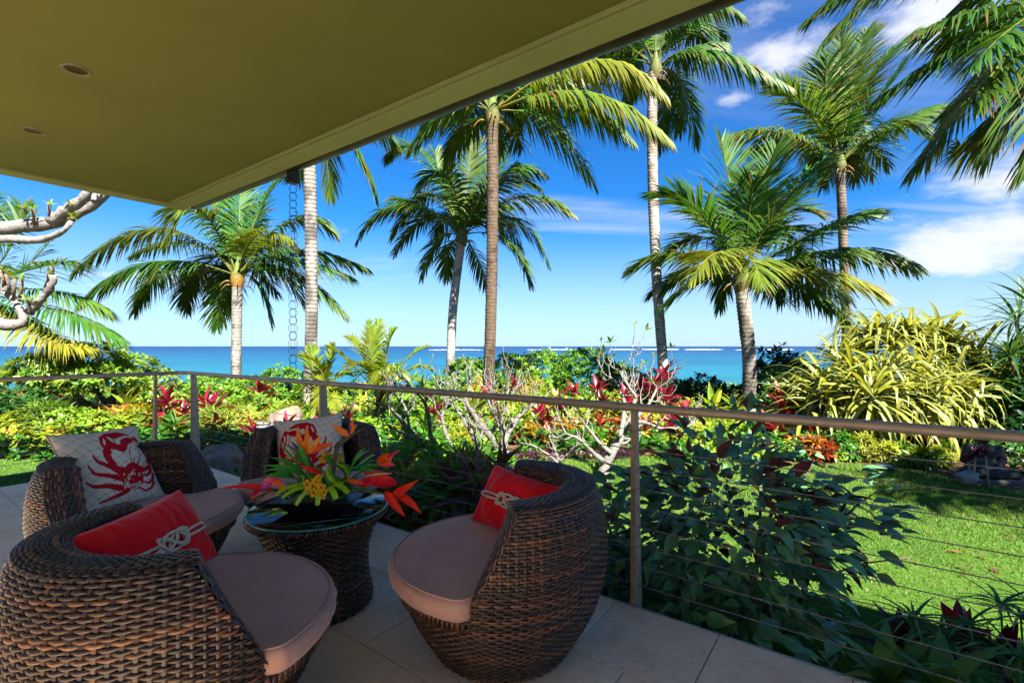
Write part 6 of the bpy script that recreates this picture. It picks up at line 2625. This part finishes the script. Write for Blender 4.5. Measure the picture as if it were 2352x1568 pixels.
M['frond_broad'] = leaf_mat('frond_broad', .45, .4, .3, var=.2, vscale=6)
areca(875, 920, 8.8, [(855, 830, 845, 742, .2, .45), (890, 810, 905, 760, .1, .35), (800, 830, 758, 800, -.2, .6), (830, 815, 800, 775, .3, .5), (925, 835, 978, 798, .2, .55), (940, 850, 990, 850, .1, .4), (835, 840, 790, 860, -.6, .7),
                      (905, 850, 880, 880, -.7, .7), (890, 840, 940, 880, -.5, .3), (860, 800, 870, 740, .5, .3), (850, 850, 810, 880, -.4, .25), (930, 870, 985, 890, -.2, .2), (880, 845, 850, 900, -.7, .5)], 'larger yellow-fronded clump palm behind the middle of the railing', 41)
areca(735, 935, 8.8, [(735, 845, 690, 818, -.2, .85), (755, 850, 765, 795, .1, .4), (720, 880, 690, 900, -.3, .3), (770, 870, 800, 860, .1, .5), (760, 900, 770, 945, -.6, .6), (720, 850, 715, 800, .3, .3), (745, 880, 720, 960, -.6, .6), (780, 890, 820, 900, -.3, .3)],
      'smaller yellow-fronded clump palm in front of the ringed trunk', 42)

# ------------------------------------------------------------------ plumerias with bare pale limbs


def plumeria(label, d, limbs, r0, seed, base_xy, twigs=True, tuft=.3, col=(.44, .42, .39), gen=2, tw_len=.32):
    """limbs: (list of points as seen, radius at start, radius at end, depth shift)"""
    r = np.random.default_rng(seed)
    b = np.array(at(base_xy[0], base_xy[1], d))
    t = thing('plumeria_tree', label, 'tree', (b[0], b[1], GZ), 'bare plumeria trees')
    bm_, lm = MB(), MB()
    ends = []

    def wob(pts, n=14, amp=.012):
        P = np.array(pts)
        L_ = np.concatenate([[0], np.cumsum(np.linalg.norm(np.diff(P, axis=0), axis=1))])
        s = np.linspace(0, L_[-1], n)
        Q = np.stack([np.interp(s, L_, P[:, k]) for k in range(3)], -1)
        for k in range(3):
            Q[:, k] = np.convolve(np.pad(Q[:, k], 2, mode='edge'), np.ones(5) / 5, 'valid')
        Q[0], Q[-1] = P[0], P[-1]
        return Q + r.normal(0, amp, Q.shape) * np.linspace(0, 1, n)[:, None]

    def limb(P, ra, rb, depth):
        Q = wob(P, 16, .004 + .1 * rb)
        rad = np.linspace(ra, rb, len(Q)) * (1 + .10 * r.normal(size=len(Q)))
        vn = .5 + .5 * vnoise(Q * 9, 1, seed)
        C = np.array(col)[None] * (1 - .35 * vn[:, None]) + 0 * Q
        tube(bm_, Q, rad, 8, C)
        if depth > 0 and twigs:
            for m_ in ([len(Q) - 1, len(Q) - 1] + [int(r.integers(5, 14)) for _ in range(2)]):
                dirv = unit(Q[m_] - Q[max(m_ - 3, 0)])
                side = unit(np.cross(dirv, r.normal(size=3)))
                ln = tw_len * r.uniform(.5, 1.1) * (.75 if depth == 1 else 1)
                e1 = Q[m_] + unit(dirv * .6 + side * .8) * ln * .5
                e2 = e1 + unit(dirv * .5 + side * .35 + np.array([0, 0, .75])) * ln * .6
                limb([Q[m_], e1, e2], rb * .72, rb * .5, depth - 1)
        else:
            ends.append((Q[-1], unit(Q[-1] - Q[-3]), rb))

    for (pts, ra, rb, sh) in limbs:
        n = len(pts)
        P = [np.array(at(x, y, d + sh * i / max(n - 1, 1))) for i, (x, y) in enumerate(pts)]
        limb(P, ra, rb, gen)
    bm_.build('branches', M['pale_bark'], t)
    V0, F0, ids = rosette(5, .36, .2, .25, (15, 70), seed)
    sel = [e_ for e_ in ends if r.uniform() < tuft]
    if sel:
        pos = np.array([e_[0] for e_ in sel])
        ax = np.array([e_[1] for e_ in sel]) + np.array([0, 0, .4])
        for pp, aa in zip(pos, ax):
            mb = MB()
            scatter(mb, V0, F0, ids, pp[None], aa[None], np.array([r.uniform(.05, .11)]), [(.22, .42, .04), (.34, .46, .05), (.12, .30, .03)], r)
            mb.build('leaf_tuft', M['leaf'], t)
    return t


plumeria('forked bare plumeria with mottled white trunks behind the railing chair', 6.3,
         [([(1150, 1095), (1150, 1050), (1140, 1020), (1125, 1000), (1091, 958), (1070, 918)], .065, .022, -.3), ([(1120, 1095), (1121, 1056), (1097, 1019), (1077, 980), (1040, 930)], .05, .018, .3),
          ([(1150, 1040), (1158, 1010), (1180, 972), (1196, 950), (1224, 928)], .05, .018, .2), ([(1152, 1035), (1166, 1015), (1140, 960), (1119, 915)], .045, .016, .6), ([(1180, 972), (1160, 930), (1168, 895)], .025, .012, .3),
          ([(1125, 1000), (1150, 960), (1140, 900)], .03, .013, -.4)], .06, 5, (1150, 1095), tw_len=.36, col=(.30, .285, .26))
plumeria('bare plumeria with long low limbs right behind the flower arrangement', 4.9,
         [([(1050, 1130), (1010, 1055), (975, 1020), (940, 985), (910, 955), (890, 930)], .045, .014, .2), ([(1010, 1055), (985, 990), (985, 940), (960, 905)], .03, .012, -.3), ([(1050, 1130), (1060, 1060), (1030, 1010), (1010, 960), (1030, 915)], .035, .013, .3),
          ([(940, 985), (935, 945), (920, 915)], .018, .010, .1), ([(1060, 1060), (1095, 1020), (1110, 990)], .022, .010, .2), ([(975, 1020), (930, 1000), (890, 975)], .018, .009, -.2)], .04, 6, (1050, 1130), tw_len=.26, col=(.28, .265, .24))
plumeria('leaning bare plumeria with a thick mottled trunk left of the near rail post', 5.9,
         [([(1384, 1112), (1385, 1064), (1409, 1040), (1423, 1003), (1446, 974), (1462, 914)], .075, .024, .2), ([(1423, 1003), (1434, 960), (1433, 910), (1411, 872)], .035, .014, .4), ([(1446, 974), (1480, 965), (1513, 987), (1572, 980)], .03, .013, -.2),
          ([(1387, 1060), (1355, 1034), (1335, 1010), (1300, 995)], .035, .013, -.1), ([(1446, 974), (1490, 930), (1510, 890)], .03, .013, .3), ([(1405, 1042), (1375, 1015), (1352, 985), (1335, 960)], .028, .012, .3), ([(1462, 914), (1440, 880), (1425, 850)], .02, .011, .2)],
         .07, 7, (1384, 1112), tw_len=.32, col=(.32, .305, .28))
plumeria('little bare plumeria stump with thin branches on the lawn', 6.3,
         [([(1286, 1085), (1285, 1062), (1272, 1028), (1262, 1000)], .032, .011, .1), ([(1285, 1060), (1310, 1035), (1325, 1020)], .02, .01, -.1), ([(1284, 1064), (1255, 1040), (1225, 1022), (1195, 1016)], .018, .009, .1)], .03, 8, (1286, 1085), tw_len=.2, gen=1, col=(.30, .28, .26))
plumeria('thick white plumeria limbs reaching in from the left edge below the eave', 5.6,
         [([(-160, 560), (-20, 524), (66, 520), (124, 516), (177, 498), (231, 455), (275, 415)], .105, .058, .2), ([(118, 510), (146, 485), (177, 467), (200, 452), (208, 405)], .065, .045, -.1), ([(-160, 575), (-20, 548), (66, 551), (139, 553), (147, 530), (164, 510)], .072, .026, -.2),
          ([(-200, 720), (-20, 738), (26, 748), (66, 762), (67, 714), (40, 696), (9, 668)], .085, .04, .1), ([(66, 716), (97, 683), (120, 664), (122, 632)], .055, .03, -.1), ([(9, 668), (12, 640), (4, 620)], .035, .026, .0), ([(-200, 720), (-230, 900), (-240, 1120)], .13, .15, .0), ([(-160, 560), (-200, 640), (-200, 720)], .12, .13, .0)],
         .1, 9, (-240, 1120), twigs=False, col=(.42, .40, .37))


def plumeria_stubs():
    """short leafy stubs on the near limbs belong to that tree"""
    t = [o for o in bpy.data.objects if o.get('label', '').startswith('thick white plumeria')][0]
    r = np.random.default_rng(4)
    V0, F0, ids = rosette(7, .36, .15, .25, (25, 80), 3)
    for (x, y, x2, y2) in ((115, 515, 113, 470), (78, 515, 74, 480), (60, 490, 52, 478), (160, 480, 163, 470), (122, 640, 120, 612), (104, 660, 112, 628), (30, 690, 34, 640), (44, 690, 50, 640), (66, 712, 64, 690), (8, 668, 6, 622), (20, 672, 14, 630), (165, 512, 168, 500)):
        a_, b_ = np.array(at(x, y, 5.6)), np.array(at(x2, y2, 5.5))
        mb = MB()
        tube(mb, [a_, (a_ + b_) / 2 + r.normal(0, .01, 3), b_], [.017, .015, .019], 7, (.30, .22, .17))
        st = mb.build('stub', M['pale_bark'], t)
        lm = MB()
        scatter(lm, V0, F0, ids, b_[None], np.array([(r.normal(0, .2), r.normal(0, .2), 1)]), np.array([r.uniform(.07, .12)]), [(.34, .48, .05), (.22, .42, .04)], r)
        sub(lm, 'leaf_tuft', M['leaf'], st)


plumeria_stubs()

# ------------------------------------------------------------------ boulders


def boulder(label, x, y, d, sx, sy, sz, seed, col=(.36, .28, .20)):
    bm = bmesh.new()
    bmesh.ops.create_icosphere(bm, subdivisions=4, radius=1)
    V = np.array([tuple(v.co) for v in bm.verts])
    F = np.array([[v.index for v in f.verts] for f in bm.faces])
    bm.free()
    n = vnoise(V, 1.6, seed) * .22 + vnoise(V, 4, seed + 1) * .07 + vnoise(V, 11, seed + 2) * .025
    V = V * (1 + n)[:, None]
    # flat cleaved faces
    r = np.random.default_rng(seed)
    for k in range(7):
        nv = unit(r.normal(size=3))
        h = r.uniform(.62, .85)
        dd = V @ nv
        V = V - np.maximum(dd - h, 0)[:, None] * nv * .85
    V = V * np.array([sx, sy, sz])
    c = np.array(at(x, y, d))
    mb = MB()
    mott = (.5 + .5 * vnoise(V, 5, seed + 4))[:, None]
    C = np.array(col) * (1 - mott) + np.array([.36, .31, .25]) * mott
    C = np.where((vnoise(V, 7, seed + 8) > .55)[:, None], np.array([.50, .27, .14]), C)
    mb.add(V + c, F, C)
    tag(mb.build('boulder', M['stone']), label, 'boulder', 'boulders in the garden')


boulder('pale tan boulder against the terrace left of the back chair', 505, 1072, 6.3, .30, .32, .36, 3)
boulder('pale grey boulder behind the stone pedestal and back chair', 652, 968, 8.4, .34, .3, .30, 4, (.26, .24, .22))

# ------------------------------------------------------------------ stone pedestal with bromeliad, lamps, statue


def pedestal():
    p = np.array(at(606, 975, 7.6))
    t = thing('stone_pedestal', 'weathered carved stone pedestal holding a yellow bromeliad behind the back chair', 'pedestal', (p[0], p[1], GZ))
    mb = MB()
    prof = [(.13, GZ - .02), (.13, GZ + .10), (.10, GZ + .12), (.09, GZ + .30)]
    z = GZ + .30
    top = p[2] + .05
    for f, rr in ((.0, .055), (.15, .075), (.3, .098), (.42, .072), (.5, .104), (.62, .112), (.72, .075), (.8, .10), (.95, .105), (1.0, .085)):
        prof.append((rr, z + (top - z) * f))
    lathe(mb, prof, 20, (.30, .31, .28), (p[0], p[1], 0), closed_top=True)
    mb.v[-1] += (vnoise(mb.v[-1], 22, 3) * .006)[:, None]
    mb.build('carved_shaft', M['stone'], t)
    ms = leaf_meshes('yb', 4, .15, .04, 5, .35, .4, LANCE, flatcol((.62, .46, .05), (.55, .30, .06), (.50, .46, .06)), M['leaf'], seed=7)
    r = np.random.default_rng(2)
    for k in range(14):
        az, el = k * 2.4, R(75 - 70 * k / 14)
        place_leaf(ms[k % 4], t, (p[0], p[1], top + .01), (math.cos(az) * math.cos(el), math.sin(az) * math.cos(el), math.sin(el)), (0, 0, 1), r.uniform(.7, 1.1), 'bromeliad_leaf')


pedestal()


def garden_light(x, y, label, col=(.02, .022, .025)):
    p = np.array(on(x, y))
    t = thing('garden_spotlight', label, 'spotlight', (p[0], p[1], GZ), 'garden spotlights on the lawn edge')
    mb = MB()
    lathe(mb, [(.10, -.01), (.115, .05), (.11, .075), (.09, .082)], 24, col, (p[0], p[1], GZ), closed_top=True)
    mb.build('housing', M['plain'], t)
    mb = MB()
    lathe(mb, [(.088, .084), (.06, .092), (.002, .096)], 24, (.18, .22, .26), (p[0], p[1], GZ))
    mb.build('lens', M['plain'], t)
    mb = MB()
    tube(mb, [(p[0] - .1, p[1], GZ + .08), (p[0], p[1], GZ + .12), (p[0] + .1, p[1], GZ + .08)], .006, 6, col)
    mb.build('guard', M['plain'], t)


garden_light(2030, 1082, 'black garden spotlight on the lawn edge below the pandanus')
garden_light(1162, 1052, 'grey garden spotlight at the foot of the forked plumeria', (.10, .11, .12))
garden_light(382, 1030, 'grey garden spotlight behind the crab pillow chair', (.16, .17, .18))


def statue():
    d = 6.05
    c = np.array(at(2258, 1090, d))
    gz = GZ + .04
    bm = bmesh.new()

    def blob(p, s, sub_=3):
        r_ = bmesh.ops.create_icosphere(bm, subdivisions=sub_, radius=1)
        for v in r_['verts']:
            v.co = Vector((v.co.x * s[0] + p[0], v.co.y * s[1] + p[1], v.co.z * s[2] + p[2]))

    def limb(a_, b_, ra, rb):
        for q in np.linspace(0, 1, 7):
            rr = ra + (rb - ra) * q
            blob([a_[k] + (b_[k] - a_[k]) * q for k in range(3)], (rr,) * 3, 2)

    blob((0, 0, .09), (.24, .20, .10))            # hips
    blob((0, .01, .22), (.145, .115, .16))        # waist
    blob((0, .01, .36), (.185, .12, .13))         # chest
    blob((0, 0, .49), (.05, .05, .07))            # neck
    blob((0, -.005, .59), (.080, .088, .105))     # head
    blob((0, .0, .685), (.038, .04, .035))        # topknot
    for s in (-1, 1):
        limb((s * .18, .0, .42), (s * .235, .0, .23), .065, .052)      # upper arm
        limb((s * .235, 0, .23), (s * .05, -.17, .155), .05, .036)     # forearm to the lap
        limb((s * .13, -.03, .09), (s * .30, -.13, .075), .10, .075)   # thigh
        limb((s * .30, -.13, .075), (-s * .06, -.20, .07), .065, .05)  # folded shin
        blob((s * .082, .005, .585), (.014, .025, .045), 2)            # ears
    blob((0, -.185, .15), (.08, .05, .028))       # hands in the lap
    blob((0, -.092, .585), (.014, .02, .022), 2)  # nose
    me = bpy.data.meshes.new('stone_statue')
    bm.to_mesh(me)
    bm.free()
    me.materials.append(M['dark_stone'])
    o = bpy.data.objects.new('stone_statue', me)
    o.location = (c[0], c[1], gz)
    o.rotation_euler = (0, 0, R(-14))
    o.scale = (.85, .85, .85)
    COL.objects.link(o)
    md = o.modifiers.new('fuse', 'REMESH')
    md.mode = 'VOXEL'
    md.voxel_size = .013
    md.use_smooth_shade = True
    sm = o.modifiers.new('soften', 'SMOOTH')
    sm.factor = .6
    sm.iterations = 4
    tag(o, 'dark stone seated meditating statue beside the sandy path', 'statue')
    # base slab
    mb = MB()
    box(mb, (c[0], c[1], GZ + .0), (.56, .43, .10), frame_from((0, 0, 1), (math.cos(R(-14)), math.sin(R(-14)), 0)), (.16, .15, .14), bev=.02)
    tag(mb.build('plinth', M['stone'], smooth=False), 'low stone plinth under the seated statue', 'plinth')


m, N, L, B = new_mat('dark_stone')
n = noise(N, L, 14, 7, .65)
rp = ramp(N, L, n.outputs[0], [(.3, (.010, .009, .009)), (.6, (.024, .023, .022)), (.8, (.06, .057, .054))])
L.new(rp.outputs[0], B.inputs['Base Color'])
B.inputs['Roughness'].default_value = .85
bump(N, L, n.outputs[0], B, .6, .02)
M['dark_stone'] = m
statue()
boulder('speckled pale rock on the sand in front of the seated statue', 2222, 1098, 5.75, .12, .11, .09, 12, (.55, .55, .55))
for (x, y, d, lab) in ((2240, 1045, 5.7, 'small red ti seedling left in front of the statue'), (2264, 1042, 5.65, 'small red ti seedling in front of the statue chest'), (2224, 1055, 5.75, 'small dark ti seedling left of the statue')):
    ti_plant(x, y, d, .15, 'dark', lab, n=8)

# ------------------------------------------------------------------ bathers far out in the shallows


def bather(x, y, d, label, shirt, seed):
    c = np.array(at(x, y, d))
    z0 = -4.25
    me = bpy.data.meshes.new('person')
    P = [(0, 0, 0), (0, 0, .25), (0, 0, .52), (0, 0, .62), (0, 0, .78), (-.2, 0, .50), (-.26, -.05, .25), (-.18, -.2, .08), (.2, 0, .50), (.30, -.08, .34), (.20, -.20, .52), (-.1, 0, -.3), (.1, 0, -.3)]
    E = [(0, 1), (1, 2), (2, 3), (3, 4), (2, 5), (5, 6), (6, 7), (2, 8), (8, 9), (9, 10), (0, 11), (0, 12)]
    me.from_pydata(P, E, [])
    o = bpy.data.objects.new('person', me)
    COL.objects.link(o)
    o.location = (c[0], c[1], c[2])
    sk = o.modifiers.new('skin', 'SKIN')
    rad = [.15, .15, .17, .06, .11, .06, .05, .035, .06, .05, .035, .09, .09]
    for v, q in zip(me.skin_vertices[0].data, rad):
        v.radius = (q, q * .8)
    me.skin_vertices[0].data[0].use_root = True
    ss = o.modifiers.new('smooth', 'SUBSURF')
    ss.levels = ss.render_levels = 2
    m, N, L, B = new_mat('bather_' + str(seed))
    g = N.new('ShaderNodeTexCoord')
    s = N.new('ShaderNodeSeparateXYZ')
    L.new(g.outputs['Object'], s.inputs[0])
    rp = ramp(N, L, s.outputs[2], [(.0, shirt), (.55, shirt), (.56, (.45, .25, .16)), (.82, (.45, .25, .16)), (.83, (.06, .04, .03))])
    rp.color_ramp.interpolation = 'CONSTANT'
    L.new(rp.outputs[0], B.inputs['Base Color'])
    B.inputs['Roughness'].default_value = .7
    me.materials.append(m)
    tag(o, label, 'person', 'bathers in the shallows')


bather(452, 878, 64, 'person in a blue-grey shirt wading in the sea beside the corner post', (.30, .36, .50), 1)
bather(479, 868, 72, 'person with a pink top out in the shallows right of the wader', (.62, .30, .28), 2)

# ------------------------------------------------------------------ palm beside the house whose shadow falls on the lawn


def side_palm():
    r = np.random.default_rng(14)
    c = np.array([8.0, .4, 4.3])
    t = thing('coconut_palm', 'coconut palm beside the house whose shadow falls across the lawn', 'palm tree', (8.3, .3, GZ), 'coconut palms between the terrace and the sea')
    mb = MB()
    tube(mb, [(8.3, .3, GZ - .1), (8.2, .35, 2.0), tuple(c)], [.16, .13, .12], 12, (.40, .36, .31))
    mb.build('trunk', M['bark'], t)
    for k in range(17):
        az = k * 2.39996
        el = R(70 - 75 * k / 17)
        dv = np.array([math.cos(az) * math.cos(el), math.sin(az) * math.cos(el), math.sin(el)])
        pm = c + dv * 1.3 + np.array([0, 0, .1])
        pt = c + dv * 2.3 + np.array([0, 0, -.9 + .3 * math.sin(el)])
        frond_mesh(c, pm, pt, llen=.85, hang=.9, col=(.05, .15, .02), npairs=56, seed=900 + k, yellow=.1).build('frond', M['frond'], t)


side_palm()


def fallen_leaves():
    r = np.random.default_rng(44)
    mb = MB()
    V0, F0 = leaf_cheap(.4, .2, .3)
    for k in range(90):
        p = np.array(on(r.uniform(1250, 2340), r.uniform(1062, 1330)))
        a_ = r.uniform(0, 6.28)
        Rm = frame_from((r.normal(0, .2), r.normal(0, .2), 1), (math.cos(a_), math.sin(a_), 0))
        mb.add((V0 * r.uniform(.04, .11)) @ Rm.T + p + np.array([0, 0, .035]), F0, np.array([(.30, .17, .07), (.38, .28, .10), (.20, .10, .05)][k % 3]))
    tag(mb.build('fallen_leaves', M['leaf']), 'scattered small brown leaves lying on the lawn', 'fallen leaves', kind='stuff')


fallen_leaves()
